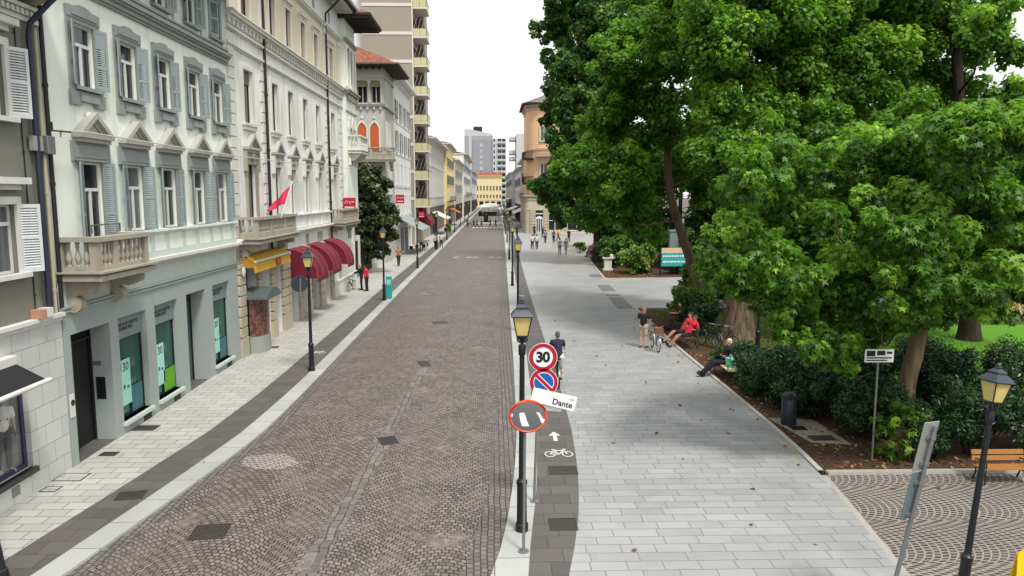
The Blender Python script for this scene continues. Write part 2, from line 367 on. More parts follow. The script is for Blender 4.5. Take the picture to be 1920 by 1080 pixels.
# ================================================================ building kit (local frame: x along the front, -y towards the street, z up)
m_pane = glass('window_glass'); m_panel = glass('window_glass_pale', (.10,.11,.11), .12, .3); m_curtain = paint('curtain_white', (188,190,186), .6, .1)
m_frame = paint('window_frame_white', (205,206,200), .5, .06); m_frameb = paint('window_frame_brown', (72,52,44), .5, .15)
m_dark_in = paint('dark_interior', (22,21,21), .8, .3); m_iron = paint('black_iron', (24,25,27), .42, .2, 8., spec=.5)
m_zinc = paint('zinc_gutter', (74,74,78), .45, .15); m_rooft = None
m_steel = paint('galvanised_steel', (138,140,140), .4, .12, 6., metal=.6)
def tilemat():
    t = NT('clay_roof_tiles'); s = t.node('ShaderNodeSeparateXYZ', {0: t.pos()})
    v = t.node('ShaderNodeCombineXYZ', {0: t.math('ADD', s.outputs[0], t.math('MULTIPLY', s.outputs[1], .37)), 1: t.math('MULTIPLY', s.outputs[2], 1.)}).outputs[0]
    br = t.node('ShaderNodeTexBrick', {'Vector': v, 'Color1': lin((150,78,56)), 'Color2': lin((196,122,92)), 'Mortar': lin((70,40,32)), 'Scale': 1., 'Mortar Size': .035, 'Brick Width': .26, 'Row Height': .17})
    col = t.mix(t.math('MULTIPLY', t.noise(2., 5), .6), br.outputs[0], lin((120,84,70))); t.bump(br.outputs[1], .6, -.05); return t.fin(col, .85, 0, .2)
m_tile = tilemat()

def wall(mb, x0, x1, z0, z1, ops=(), y=0., dep=.16, mi=0):
    xs = sorted({x0, x1, *[v for o in ops for v in (o[0], o[1])]}); zs = sorted({z0, z1, *[v for o in ops for v in (o[2], o[3])]})
    xs = [v for v in xs if x0 <= v <= x1]; zs = [v for v in zs if z0 <= v <= z1]
    for a, b in zip(xs, xs[1:]):
        for c, d in zip(zs, zs[1:]):
            mx, mz = (a+b)/2, (c+d)/2
            if any(o[0] < mx < o[1] and o[2] < mz < o[3] for o in ops): continue
            mb.quad((a,y,c),(b,y,c),(b,y,d),(a,y,d), mi)
    for a, b, c, d in [o[:4] for o in ops]:
        yy = y+dep
        mb.quad((a,y,c),(a,yy,c),(a,yy,d),(a,y,d), mi); mb.quad((b,yy,c),(b,y,c),(b,y,d),(b,yy,d), mi)
        mb.quad((a,y,d),(a,yy,d),(b,yy,d),(b,y,d), mi); mb.quad((a,yy,c),(a,y,c),(b,y,c),(b,yy,c), mi)
def shell(mb, W, D, H, z0=0., mi=0, y=0.):         # the three other sides and the top
    mb.quad((0,D,z0),(0,y,z0),(0,y,H),(0,D,H), mi); mb.quad((W,y,z0),(W,D,z0),(W,D,H),(W,y,H), mi)
    mb.quad((W,D,z0),(0,D,z0),(0,D,H),(W,D,H), mi); mb.quad((0,y,H),(W,y,H),(W,D,H),(0,D,H), mi)
def band(mb, x0, x1, z0, steps, y=0., mi=0, ret=True):     # moulding: list of (height, projection) from the bottom
    z = z0
    for h, p in steps:
        mb.box(x0-(p*.6 if ret else 0), y-p, z, x1+(p*.6 if ret else 0), y+.02, z+h, mi); z += h
def window(w, h, mf=None, mp=None, dep=.10, transom=None, mull=1, fr=.055, split=False, y0=0.):
    """timber window as one mesh named window, with its pane as a sub-part; origin at the opening's lower left corner on the wall plane"""
    mb = MB(); y = y0+dep; f = fr
    mb.box(0,y,0,f,y+.05,h); mb.box(w-f,y,0,w,y+.05,h); mb.box(f,y,0,w-f,y+.05,f); mb.box(f,y,h-f,w-f,y+.05,h)
    top = h-f
    if transom:
        zt = h*transom; mb.box(f,y-.01,zt-.04,w-f,y+.05,zt+.04); top = zt-.04
    for k in range(mull):
        xc = w*(k+1)/(mull+1); mb.box(xc-.045,y-.006,f,xc+.045,y+.05,top)
    o = mb.build('window', mf or m_frame)
    p = MB(); p.quad((0,y+.03,0),(w,y+.03,0),(w,y+.03,h),(0,y+.03,h)); p.build('pane', mp or m_pane, o, 0)
    return o
def shutter_mesh(w, h, m, slats=None, solid=.0):
    mb = MB(); s = .065; t = .035
    mb.box(0,0,0,s,t,h); mb.box(w-s,0,0,w,t,h); mb.box(s,0,0,w-s,t,.1); mb.box(s,0,h-.08,w-s,t,h)
    zb = .1; zt = h-.08
    if solid: mb.box(s,.006,h*(1-solid),w-s,t-.006,h-.08); zt = h*(1-solid)
    mb.box(s,0,(zb+zt)/2-.03,w-s,t,(zb+zt)/2+.03)
    n = slats or max(6, int((zt-zb)/.055)); d = (zt-zb)/n
    for k in range(n):
        z = zb+d*k; mb.add([(s,.002,z),(w-s,.002,z),(w-s,t-.002,z+d*.6),(s,t-.002,z+d*.6),(s,.008,z+.008),(w-s,.008,z+.008),(w-s,t,z+d*.6+.008),(s,t,z+d*.6+.008)],[(0,1,2,3),(7,6,5,4),(0,4,5,1),(3,2,6,7)])
    pass
    return mb.mesh('shutter', m, 30)
def put(me, name, parent, loc=(0,0,0), rot=(0,0,0)):
    o = bpy.data.objects.new(name, me); COL.objects.link(o); o.parent = parent; o.location = loc; o.rotation_euler = rot; return o
def shutters(win, w, h, m, aL, aR, sw=None, solid=0., y=0.):
    sw = sw or w/2; me = shutter_mesh(sw, h, m, None, solid)
    put(me, 'shutter', win, (0,y-.02,0), (0,0,R(-aL))); put(me, 'shutter', win, (w,y-.02,0), (0,0,R(180+aR)))
def surround(mb, w, h, b=.14, p=.06, sill=True, head=.14, mi=0):
    mb.box(-b,-p,-.0,0,.01,h+head,mi); mb.box(w,-p,0,w+b,.01,h+head,mi); mb.box(0,-p,h,w,.01,h+head,mi)
    if sill: mb.box(-b-.06,-p-.09,-.1,w+b+.06,.01,0,mi)
def pediment(mb, w, zb, hh, p=.26, mi=0):           # triangular, centred on x = 0
    a = w/2*.86; p = p*.72
    mb.box(-a,-p,zb,a,.01,zb+.1,mi); mb.box(-a+.06,-p+.07,zb-.1,a-.06,.01,zb,mi)
    L = math.hypot(a, hh); t = .12
    for sgn in (-1, 1):
        poly = [(sgn*a,zb+.1),(0,zb+.1+hh),(0,zb+.1+hh-t*L/a),(sgn*(a-t*L/hh),zb+.1)]
        if sgn > 0: poly = poly[::-1]
        mb.prism(poly, -p, .01, 'y', mi)
    for sgn in (-1, 1):
        poly = [(sgn*(a-t*L/hh),zb+.1),(0,zb+.1+hh-t*L/a),(0,zb+.1+hh-1.7*t*L/a),(sgn*(a-1.7*t*L/hh),zb+.1)]
        if sgn > 0: poly = poly[::-1]
        mb.prism(poly, -p*.55, .01, 'y', mi)
    mb.prism([(-a+.2,zb+.1),(a-.2,zb+.1),(0,zb+hh*.86)], -.08, .01, 'y', mi)
def baluster_mesh(h, m, r=.075):
    prof = [(r*.75,0),(r*.75,h*.06),(r*.5,h*.1),(r*.62,h*.14),(r,h*.28),(r*.95,h*.36),(r*.5,h*.62),(r*.42,h*.72),(r*.62,h*.78),(r*.45,h*.84),(r*.7,h*.92),(r*.7,h)]
    mb = MB(); mb.lathe(prof, 8); return mb.mesh('baluster', m, 50)
def balcony(parent, x0, x1, zs, zr, proj, m, nb=None, side=True, posts=(), slab=.22, bracket=True, panels=False, bdrop=.75):
    """stone balcony: slab with mouldings, parapet base, rail, posts, balusters, scroll brackets"""
    mb = MB()
    mb.box(x0-.1,-proj-.12,zs-slab,x1+.1,.01,zs-slab*.45); mb.box(x0-.04,-proj-.05,zs-slab*.45,x1+.04,.01,zs-slab*.2); mb.box(x0-.16,-proj-.18,zs-slab*.2,x1+.16,.01,zs)
    o = mb.build('balcony', m, parent, 30)
    pl = .2 if zr-zs > .8 else .1; rt = .11; w = .2
    b = MB(); b.box(x0,-proj,zs,x1,-proj+w,zs+pl); b.box(x0,-proj+w,zs,x0+w,0,zs+pl); b.box(x1-w,-proj+w,zs,x1,0,zs+pl)
    b.build('plinth', m, o, 30)
    r = MB(); r.box(x0-.06,-proj-.06,zr-rt,x1+.06,-proj+w+.06,zr); r.box(x0-.06,-proj+w+.06,zr-rt,x0+w+.06,0,zr); r.box(x1-w-.06,-proj+w+.06,zr-rt,x1+.06,0,zr)
    r.build('rail', m, o, 30)
    ps = sorted({x0+w/2, x1-w/2, *posts})
    for x in ps: pm = MB(); pm.box(x-w/2+.004,-proj+.004,zs+pl,x+w/2-.004,-proj+w-.004,zr-rt); pm.build('post', m, o, 30)
    for x in (x0, x1-w): pm = MB(); pm.box(x+.004,-.1,zs+pl,x+w-.004,0,zr-rt); pm.build('post', m, o, 30)
    me = baluster_mesh(zr-rt-zs-pl, m); nb = nb or max(2, int((x1-x0)/.24))
    for a, c in zip(ps, ps[1:]):
        k = max(1, int(round((c-a-w)/.23)))
        for i in range(k): put(me, 'baluster', o, (a+w/2+(c-a-w)*(i+.5)/k,-proj+w/2,zs+pl))
    if side:
        k = max(1, int(round((proj-w-.1)/.23)))
        for i in range(k):
            for x in (x0+w/2, x1-w/2): put(me, 'baluster', o, (x,-proj+w+(proj-w-.1)*(i+.5)/k,zs+pl))
    if bracket:
        prof = []
        L = proj*.95; Hh = bdrop
        for k in range(17):                          # S-shaped console
            u = k/16.; prof.append((-L*(1-u), zs-slab-.02-Hh*(u**1.1)-.13*math.sin(2*PI*u)))
        prof += [(0.,zs-slab-Hh-.05),(0.,zs-slab)]; prof += [(-L,zs-slab)]
        for x in (x0+.28, x1-.28):
            k = MB(); k.prism(prof[::-1], x-.12, x+.12, 'x')
            for (cy, cz, rr) in ((-L*.84,zs-slab-.15,.12),(-.19,zs-slab-Hh*.8,.19)):
                for q in (1., .62, .3): k.lathe([(rr*q,-.13-.012*(3-3*q)),(rr*q,.13+.012*(3-3*q))], 14, (0,0,0)); 
            # turn the scroll eyes to lie across x
            nprism = len(prof)*2; vs = k.v[nprism:]; out = []
            for idx, (vx, vy, vz) in enumerate(vs):
                blk = idx//(28*3); cy, cz = ((-L*.84,zs-slab-.15),(-.19,zs-slab-Hh*.8))[min(blk,1)]
                out.append((x+vz, cy+vx, cz+vy))
            k.v[nprism:] = out
            k.build('bracket', m, o, 40)
    return o
def slab_roof(parent, W, D, H, over, m_sof, m_top, t=.22, rise=1.2, ends=.25):
    mb = MB(); mb.box(-ends,-over,H,W+ends,D,H+t)
    mb.box(-ends,-over-.1,H+t*.5,W+ends,-over,H+t+.06)
    o = mb.build('eaves', m_sof, parent, 30)
    r = MB(); z = H+t+.004; r.add([(-ends,-over,z),(W+ends,-over,z),(W+ends,D,z),(-ends,D,z),(-ends,D/2,z+rise),(W+ends,D/2,z+rise)],[(0,1,5,4),(2,3,4,5),(1,2,5),(3,0,4)])
    r.build('roof', m_top, parent, 0); return o
def rafters(parent, W, over, H, m, step=.6):
    mb = MB(); n = int(W/step)
    for k in range(n+1): x = W*k/n; mb.box(x-.06,-over+.08,H-.16,x+.06,0,H-.002)
    return mb.build('rafter_row', m, parent, 0)
def pipe(parent, x, z0, z1, m, y=-.12, r=.06, name='downpipe'):
    mb = MB(); mb.path([(x,y,z0),(x,y,z1)], r, 8)
    for z in np.arange(z0+.6, z1, 2.2): mb.lathe([(r*1.25,0),(r*1.25,.08)], 8, (x,y,z))
    return mb.build(name, m, parent)

# ---------------------------------------------------------------- far and plain buildings
def plain_block(name, label, loc, rz, W, H, D, mw, floors, mshop=None, trim=None, over=.6, mroof=None, mf=None, extra=None, group=None, mp=None, gf=3.9, shop_n=3, rise=1.2):
    """floors: (z0, h, n, w, style) style: '' | 's' shutters | 'b' balcony rail"""
    t = thing(name, label, 'building', loc, rz, group)
    ops = []
    for z0, h, n, w, st in floors:
        for i in range(n):
            xc = W*(i+.5)/n; ops.append((xc-w/2,xc+w/2,z0,z0+h))
    mb = MB(); wall(mb, 0, W, gf if mshop else 0, H, ops); shell(mb, W, D, H, 0); mb.build('wall', mw, t, 0)
    tr = MB(); band(tr, 0, W, H-.55, ((.15,.08),(.2,.18),(.196,.3)), ret=False)
    for z0, h, n, w, st in floors: tr.box(0,-.06,z0-.34,W,.01,z0-.2)
    tr.build('trim', trim or mw, t, 0)
    for z0, h, n, w, st in floors:
        proto = window(w, h, mf or m_frame, mp or m_pane, mull=1 if w < 1.8 else 3)
        q = MB(); surround(q, w, h, .12, .05); q.build('surround', trim or mw, proto, 0)
        if 's' in st: shutters(proto, w, h, MSH[st[-1]], 168, 165)
        for i in range(n):
            c = dup(proto, t, (W*(i+.5)/n-w/2,0,z0))
        kill(proto)
        if 'b' in st:
            for i in range(n):
                bm = MB(); xc = W*(i+.5)/n; bm.box(xc-w*.8,-.7,z0-.14,xc+w*.8,.0,z0-.0)
                for k in range(9): u = xc-w*.78+w*1.56*k/8; bm.box(u-.015,-.68,z0,u+.015,-.65,z0+.95)
                bm.box(xc-w*.8,-.7,z0+.95,xc+w*.8,-.64,z0+1.)
                bm.build('balcony', m_iron, t, 0)
    if mshop:
        so = [(W*(i+.14)/shop_n, W*(i+.86)/shop_n, .35 if i % 2 else .02, gf-.8) for i in range(shop_n)]
        s = MB(); wall(s, 0, W, 0, gf, so, -.03, .35); band(s, 0, W, gf-.3, ((.12,.1),(.16,.22)), ret=False); s.build('shopfront', mshop, t, 0)
        for a, b, c, d in so:
            p = window(b-a, d-c, m_iron, m_pane, .3, .78, 1); p.parent = t; p.location = (a,-.03,c); p.name = 'shop_window'
    if mroof:
        slab_roof(t, W, D, H, over, trim or mw, mroof, rise=rise)
        for u in (.2,.62,.85):
            x = W*u; a = MB(); a.box(x-.45,D*.3,H+.3,x+.45,D*.3+.7,H+1.9); a.build('chimney', mw, t, 0)
            a = MB(); a.path([(x+1.4,D*.3,H+.3),(x+1.4,D*.3,H+3.2)], .035, 4)
            for k in range(4): a.path([(x+1.0+.08*k,D*.3,H+2.6+.16*k),(x+1.8-.08*k,D*.3,H+2.6+.16*k)], .018, 4)
            a.build('aerial', m_iron, t, 0)
    return t
MSH = {}
# ================================================================ left side of the street
FX = -10.1; LZ = R(90)
m_b1 = plaster('greenish_white_plaster', (222,227,216), (132,134,122), amt=.38); m_b1gf = plaster('grey_cladding', (150,158,154), amt=.16); m_b1fr = plaster('pale_grey_green', (186,196,188), amt=.16)
m_b1trim = plaster('grey_window_stone', (140,145,142), amt=.3); m_shg = paint('shutter_grey', (136,147,147), .5, .1); m_shw = paint('shutter_white', (196,200,198), .5, .08); m_shgr = paint('shutter_green', (70,92,80), .5, .1)
m_stone = plaster('weathered_stone', (160,154,138), (62,58,50), .5, .4); m_stoneL = plaster('pale_stone', (206,204,195), (110,104,92), .3, .3)
m_b0 = plaster('olive_grey_plaster', (118,118,108), (90,88,76), .25); m_white = paint('road_paint_white', (214,214,210)); m_wtrim = plaster('white_trim', (206,206,200), (130,128,118), .3)
m_blue = paint('blue_pipe', (42,44,62), .5, .1); m_yel = paint('yellowed_pipe', (172,168,142), .6, .1); m_darkpipe = paint('dark_brown_pipe', (40,34,32), .5, .2)
m_cream = plaster('cream_plaster', (222,222,217), (112,108,100), .65); m_beige = plaster('sgraffito_beige', (204,193,170), (150,134,112), .5); m_eavew = plaster('dark_eave_wood', (62,54,50), (34,30,28), .4)
m_rust = plaster('rusticated_stone', (176,168,148), (88,80,66), .45, .5)
MSH.update(g=m_shg, w=m_shw, d=m_shgr)
def clearglass():
    t = NT('clear_shop_glass'); tr = t.node('ShaderNodeBsdfTransparent'); gl = t.node('ShaderNodeBsdfGlossy', {'Roughness': .04}); mx = t.node('ShaderNodeMixShader'); mx.inputs[0].default_value = .1
    t.link(tr.outputs[0], mx.inputs[1]); t.link(gl.outputs[0], mx.inputs[2]); t.link(mx.outputs[0], t.out.inputs[0]); return t.m
m_clear = clearglass()
m_marble = brickmat('white_marble_cladding', .62, .46, (196,198,194), (208,209,204), (120,122,118), .006, .35, None, .5, .002, stain=.2, stainc=(176,178,172), bumpd=.004)
# marble cladding maps x,y -> needs x,z
def remap_xz(m):
    t = m.node_tree; tc = [n for n in t.nodes if n.type == 'TEX_COORD'][0]
    s = t.nodes.new('ShaderNodeSeparateXYZ'); c = t.nodes.new('ShaderNodeCombineXYZ'); links = [l for l in t.links if l.from_node == tc]
    tos = [l.to_socket for l in links]
    for l in links: t.links.remove(l)
    t.links.new(tc.outputs['Object'], s.inputs[0]); t.links.new(s.outputs[0], c.inputs[0]); t.links.new(s.outputs[2], c.inputs[1]); t.links.new(s.outputs[1], c.inputs[2])
    for to in tos: t.links.new(c.outputs[0], to)
    return m
remap_xz(m_marble)

# ---------------------------------------------------------------- olive grey corner house at the left frame edge (front Y 6 .. 17.35)
def olive_house():
    Y0 = 5.6; W = 17.36-Y0
    t = thing('olive_house', 'olive grey house with white shutters and white marble shop front, leftmost in the street', 'building', (FX,Y0,0), LZ)
    wins = [(c-.55, c+.55) for c in (9.92, 7.3, 4.7, 2.1)]
    ops = [(a,b,8.1,9.55) for a,b in wins]+[(a,b,4.85,6.3) for a,b in wins]
    mb = MB(); wall(mb, 0, W, 3.75, 10.95, ops); shell(mb, W, 10, 10.95); mb.build('wall', m_b0, t, 0)
    so = [(4.2,10.33,.62,2.66),(.8,3.2,.05,2.7)]
    g = MB(); wall(g, 0, W, 0, 3.62, so, -.06, .5); g.quad((W,-.06,0),(W,0,0),(W,0,3.62),(W,-.06,3.62)); g.build('shopfront', m_marble, t, 0)
    for a, b, c, d in so:
        w = window(b-a, d-c, paint('plum_shop_frame', (62,54,84), .4, .1), None, .12, None, 1, .1); w.name = 'shop_window'; w.parent = t; w.location = (a,-.06,c)
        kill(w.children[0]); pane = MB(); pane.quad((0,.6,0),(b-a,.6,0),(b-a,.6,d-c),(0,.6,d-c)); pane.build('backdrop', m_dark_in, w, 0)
        gl = MB(); gl.quad((.1,.16,.1),(b-a-.1,.16,.1),(b-a-.1,.16,d-c-.1),(.1,.16,d-c-.1)); gl.build('pane', m_clear, w, 0)
        pl = MB(); pl.box(b-a-.42,.4,0,b-a-.02,.59,d-c-.1); pl.build('display_panel', paint('display_panel_pale', (186,190,180), .6, .1), w, 0)
    sl = MB(); sl.box(4.1,-.14,.5,10.4,-.0,.62); sl.build('sill', paint('black_marble', (50,48,46), .3, .3), t)
    b = MB(); band(b, 0, W, 3.62, ((.1,.1),(.08,.18)), -.0, ret=False); b.build('ledge', m_wtrim, t, 30)
    for a, bb, c, d in ops:
        w = window(bb-a, d-c, m_frame, m_panel, .1, .72); w.parent = t; w.location = (a,0,c); q = MB(); surround(q, bb-a, d-c, .16, .07, True, .16); q.box(-.16,-.1,d-c+.3,bb-a+.16,.01,d-c+.42); q.box(-.3,-.24,d-c+.42,bb-a+.3,.01,d-c+.56); q.build('surround', m_wtrim, w, 30); shutters(w, bb-a, d-c, m_shw, 165, 150, .52)
    c = MB(); band(c, 0, W, 10.2, ((.1,.06),), ret=False)
    for k in range(int(W/.16)): c.box(.16*k,-.14,10.31,.16*k+.09,0,10.42)
    c.box(0,-.18,10.44,W,.01,10.52); c.build('dentil_cornice', m_wtrim, t, 0)
    for k in range(int(W/.75)):
        q = MB(); x = W-.3-.75*k; q.prism([(0,10.54),(-.62,10.72),(-.62,10.82),(0,10.82)], x-.11, x+.11, 'x'); q.build('modillion', m_stone, t, 30)
    e = MB(); e.box(-.3,-.78,10.82,W+.0,10,10.93); e.box(-.3,-.92,10.93,W+.04,-.6,11.12); e.build('eaves', m_wtrim, t, 0)
    gt = MB(); gt.box(-.3,-1.02,11.0,W+.05,-.924,11.16); gt.build('gutter', m_darkpipe, t, 0)
    r = MB(); r.add([(-.3,-.95,11.13),(W,-.95,11.13),(W,10,12.8),(-.3,10,12.8)],[(0,1,2,3)]); r.build('roof', m_tile, t, 0)
    p = MB(); p.path([(W-.3,-.9,10.98),(W-.4,-.55,10.6),(W-.5,-.16,10.15),(W-.52,-.13,9.9),(W-.52,-.13,3.9)], .06, 10); p.build('downpipe', m_blue, t)
    pipe(t, W-.2, 3.7, 10.1, m_yel, -.08, .038)
    cb = MB(); cb.path([(W-.8,-.02,10.1),(W-.83,-.02,8),(W-.82,-.02,6),(W-.86,-.02,4)], .014, 6)
    for z in np.arange(4.3, 10, .62): cb.lathe([(.03,0),(.03,.03)], 6, (W-.83,-.02,z))
    cb.build('cable', m_iron, t)
    vb = MB(); vb.box(9.55,-.075,.22,9.8,-.055,.42); vb.build('vent', m_steel, t, 0)
    return t
olive_house()
# awning of that shop: white cassette and dark cloth on a white front bar
t = thing('shop_awning', 'black cloth awning with white cassette above the clothes shop window at the left edge', 'awning', (FX,9.,0), LZ)
mb = MB(); mb.box(.0,-.28,3.02,6.35,-.06,3.22); mb.build('cassette', m_wtrim, t, 30, .02)
mb = MB(); mb.add([(.05,-.26,3.05),(6.3,-.26,3.05),(6.3,-.86,2.72),(.05,-.86,2.72),(.05,-.26,3.02),(6.3,-.26,3.02),(6.3,-.86,2.69),(.05,-.86,2.69)],[(0,3,2,1),(4,5,6,7),(1,2,6,5),(0,4,7,3)]); mb.build('cloth', paint('black_cloth', (34,32,34), .9, .2), t, 0)
mb = MB(); mb.path([(-.02,-.9,2.7),(6.36,-.9,2.7)], .05, 10); mb.build('front_bar', m_wtrim, t)
# things on the ledge
for x, c, l, s in ((16.42,(176,132,104),'brown cardboard box on the ledge below the blue downpipe',.0),(16.68,(206,204,198),'white cardboard box on the ledge beside the brown one',.02)):
    o = MB(); o.box(-.12,-.1,0,.12,.1,.2); o.box(-.005,-.102,.198,.005,.102,.203); tag(o.build('cardboard_box', paint('box_%d' % int(x*100), c, .8, .1), None, 0, .004), l, 'box').location = (FX+.13, x, 3.805)
# metal boxes and the overhead cable
t = thing('junction_box', 'grey metal junction boxes at the joint between the olive and the white house', 'junction box', (FX+.13,17.1,7.35), LZ)
mb = MB(); mb.box(-.02,-.1,.05,.27,.1,.45); mb.build('box', m_steel, t, 0, .015)
mb = MB(); mb.box(-.42,-.04,.1,-.08,.08,.42); mb.build('box', m_b1trim, t, 0, .01)
mb = MB(); mb.path([(-.1,-.2,.56),(.7,-.22,.58)], .02, 6); mb.path([(.0,-.2,.56),(.0,-.2,.75)], .025, 6); mb.build('bracket', m_iron, t)
mb = MB(); pts = [Vector((FX+.3,17.5,7.95))]
for k in range(1, 31): u = k/30.; pts.append(Vector((FX+.34, 17.5+33.2*u, 8.0+.25*u-.5*4*u*(1-u)*.25)))
mb.path([(FX+.2,17.3,7.6),(FX+.22,17.6,7.8)]+pts, .02, 6); tag(mb.build('overhead_cable', paint('pale_cable', (190,190,186), .6)), 'thin pale cable strung along the house fronts above the pedimented windows', 'cable')
mb = MB(); mb.lathe([(.1,0),(.12,.02),(.12,.08),(.02,.1)], 14); o = tag(mb.build('alarm_dome', m_wtrim), 'small white round fitting on the plaster below the first upper window', 'alarm'); o.location = (FX+.01,19.2,8.42); o.rotation_euler = (0,R(90),0)

# ---------------------------------------------------------------- greenish white bank house
m_ped = plaster('pediment_stone', (166,165,156), (84,82,76), .45, .3)
def wall_mixed(g, W, gops):
    cuts = [(0,2.3,[gops[0]],.62),(2.3,6.6,gops[1:3],.24),(6.6,8.9,[gops[3]],.62),(8.9,W,[gops[4]],.24)]
    for x0, x1, ops, d in cuts: wall(g, x0, x1, 0, 3.78, ops, -.08, d)
def bank_house():
    Y0 = 17.4; W = 11.9
    t = thing('bank_house', 'greenish white house with a grey bank front, five bays of grey shuttered windows', 'building', (FX,Y0,0), LZ)
    xs = [1.85,4.1,6.35,8.7,10.9]
    o1 = [(x-.47,x+.47,(4.7 if i == 0 else 5.5),7.3) for i, x in enumerate(xs)]; o2 = [(x-.47,x+.47,9.12,10.62) for x in xs]; o3 = [(x-.45,x+.45,12.15,13.4) for x in xs]
    mb = MB(); wall(mb, 0, W, 4.6, 13.8, o1+o2+o3, 0, .13); shell(mb, W, 11, 13.8); mb.build('wall', m_b1, t, 0)
    gops = [(.25,2.05,.0,3.2),(2.5,4.1,.38,3.22),(4.65,6.25,.38,3.24),(6.95,8.55,.0,3.26),(9.25,10.95,.38,3.28)]
    g = MB(); wall(g, 0, W, 0, 3.78, [gops[0],gops[3]], -.08, .62); g.v, g.f, g.m = [], [], []; wall_mixed(g, W, gops); g.quad((0,0,0),(0,-.08,0),(0,-.08,3.78),(0,0,3.78)); g.build('shopfront', m_b1gf, t, 0)
    f = MB(); f.box(0,-.04,3.9,W,.02,4.5); f.build('fascia', m_b1fr, t, 0)
    b = MB(); band(b, 0, W, 3.76, ((.05,.13),(.04,.09),(.05,.15)), 0, ret=False); b.build('cornice', m_b1gf, t, 30)
    b = MB(); band(b, 2.95, W, 4.44, ((.06,.1),(.08,.2),(.09,.34)), 0, ret=False); b.build('ledge', m_stoneL, t, 30)
    b = MB(); b.box(2.95,-.1,4.67,W,.02,5.36); band(b, 2.95, W, 5.36, ((.06,.16),(.08,.22)), 0, ret=False)
    b.build('parapet', m_b1, t, 30)
    q = MB()
    for x in xs[1:]:
        for dx in (-.62,.62): q.box(x+dx-.13,-.135,4.675,x+dx+.13,-.1,5.355)
    q.box(3.35,-.125,4.675,W,-.1,4.86); q.build('parapet_panels', m_b1fr, t, 0)
    b = MB(); band(b, 0, W, 11.36, ((.07,.08),(.12,.13),(.07,.2),(.1,.26),(.12,.1),(.06,.14)), 0, ret=False); b.build('string_course', m_b1trim, t, 30)
    q = MB()
    for i in range(4): xm = (xs[i]+xs[i+1])/2; q.box(xm-.28,-.06,11.9,xm+.28,.01,13.7)
    q.box(0,-.06,11.9,.3,.01,13.7); q.box(W-.4,-.06,11.9,W,.01,13.7); q.build('panel', m_b1fr, t, 0)
    # windows
    for i, (a, c, z0, z1) in enumerate(o1):
        h = z1-z0; w = window(c-a, h, m_frame, m_panel if i in (1,4) else m_pane, .07, .66 if i else .74); w.parent = t; w.location = (a,0,z0); ww = c-a
        shutters(w, ww, h, m_shg, 166+RNG.uniform(-9,9), 155+RNG.uniform(-9,9), .40)
        s = MB(); s.box(-.42,-.05,h,ww+.42,.01,h+.5); s.box(-.3,-.07,h+.1,ww+.3,-.05,h+.4); s.box(-.36,-.09,h+.02,ww+.36,-.05,h+.07); s.box(-.12,-.05,0,0,.01,h); s.box(ww,-.05,0,ww+.12,.01,h)
        s.build('surround', m_b1trim, w, 30)
        p = MB(); pediment(p, 1.86, h+.58, .55, .34); po = p.build('pediment', m_ped, w, 30); po.location = (ww/2,0,0)
        if i: p = MB(); p.box(-.2,-.2,-.08,ww+.2,.01,0); p.build('sill', m_b1trim, w, 30)
    for a, c, z0, z1 in o2:
        h = z1-z0; ww = c-a; w = window(ww, h, m_frame, m_pane, .07, .68); w.parent = t; w.location = (a,0,z0)
        shutters(w, ww, h, m_shg, 158+RNG.uniform(-10,10), 150+RNG.uniform(-10,10), .38, .3)
        s = MB(); B = .27
        s.box(-B,-.05,-.12,0,.01,h+.1); s.box(ww,-.05,-.12,ww+B,.01,h+.1)
        top = [(-B,h+.1),(-B,h+.36)]+[(-B+(ww+2*B)*k/14., h+.36+.09*math.sin(PI*k/14.)**2*(1 if 4 < k < 10 else .35)) for k in range(1,14)]+[(ww+B,h+.36),(ww+B,h+.1)]
        s.prism(top[::-1], -.07, .01); s.box(0,-.05,h,ww,.01,h+.1); s.box(-.1,-.1,h+.16,ww+.1,-.07,h+.28)
        bot = [(-B-.05,-.46)]+[(-B-.05+(ww+2*B+.1)*k/14., -.46+(.1 if 4 < k < 10 else 0)) for k in range(1,14)]+[(ww+B+.05,-.46),(ww+B+.05,-.12),(-B-.05,-.12)]
        s.prism(bot, -.08, .01); s.box(.05,-.12,-.36,ww-.05,-.08,-.2); s.box(-.1,-.16,-.09,ww+.1,.01,0); s.build('surround', m_b1trim, w, 30)
    for i, (a, c, z0, z1) in enumerate(o3):
        h = z1-z0; ww = c-a; w = window(ww, h, m_frame, m_pane, .07, .7); w.parent = t; w.location = (a,0,z0)
        if i == 4: shutters(w, ww, h, m_shg, 20, 20)
        else: shutters(w, ww, h, m_shg, 152, 150, .4)
        s = MB(); surround(s, ww, h, .13, .05); s.build('surround', m_b1trim, w, 30)
    slab_roof(t, W, 11, 13.8, .95, m_b1trim, m_tile, ends=.12)
    # balcony under the first bay
    balcony(t, .12, 2.7, 4.72, 5.52, .92, m_stone, posts=(1.0,), bdrop=.72)
    rl = MB(); rl.path([(1.2,-.25,5.55),(1.2,-.25,5.75),(2.6,-.25,5.75),(2.6,-.25,5.55)], .02, 6); rl.build('rail_bar', m_shgr, t)
    # bank openings
    m_bkg = glass('bank_green_glass', (.012,.075,.055), .08, .5); m_sign = paint('bank_sign_grey', (118,128,128), .5, .08); m_poster = paint('poster_mint', (160,214,200), .6, .2, 2.)
    m_ink = paint('sign_ink', (38,42,44), .6); m_leaf = paint('poster_green', (96,160,36), .6, .4, 3.); m_cab = paint('office_dark', (40,46,44), .6, .4, 2.)
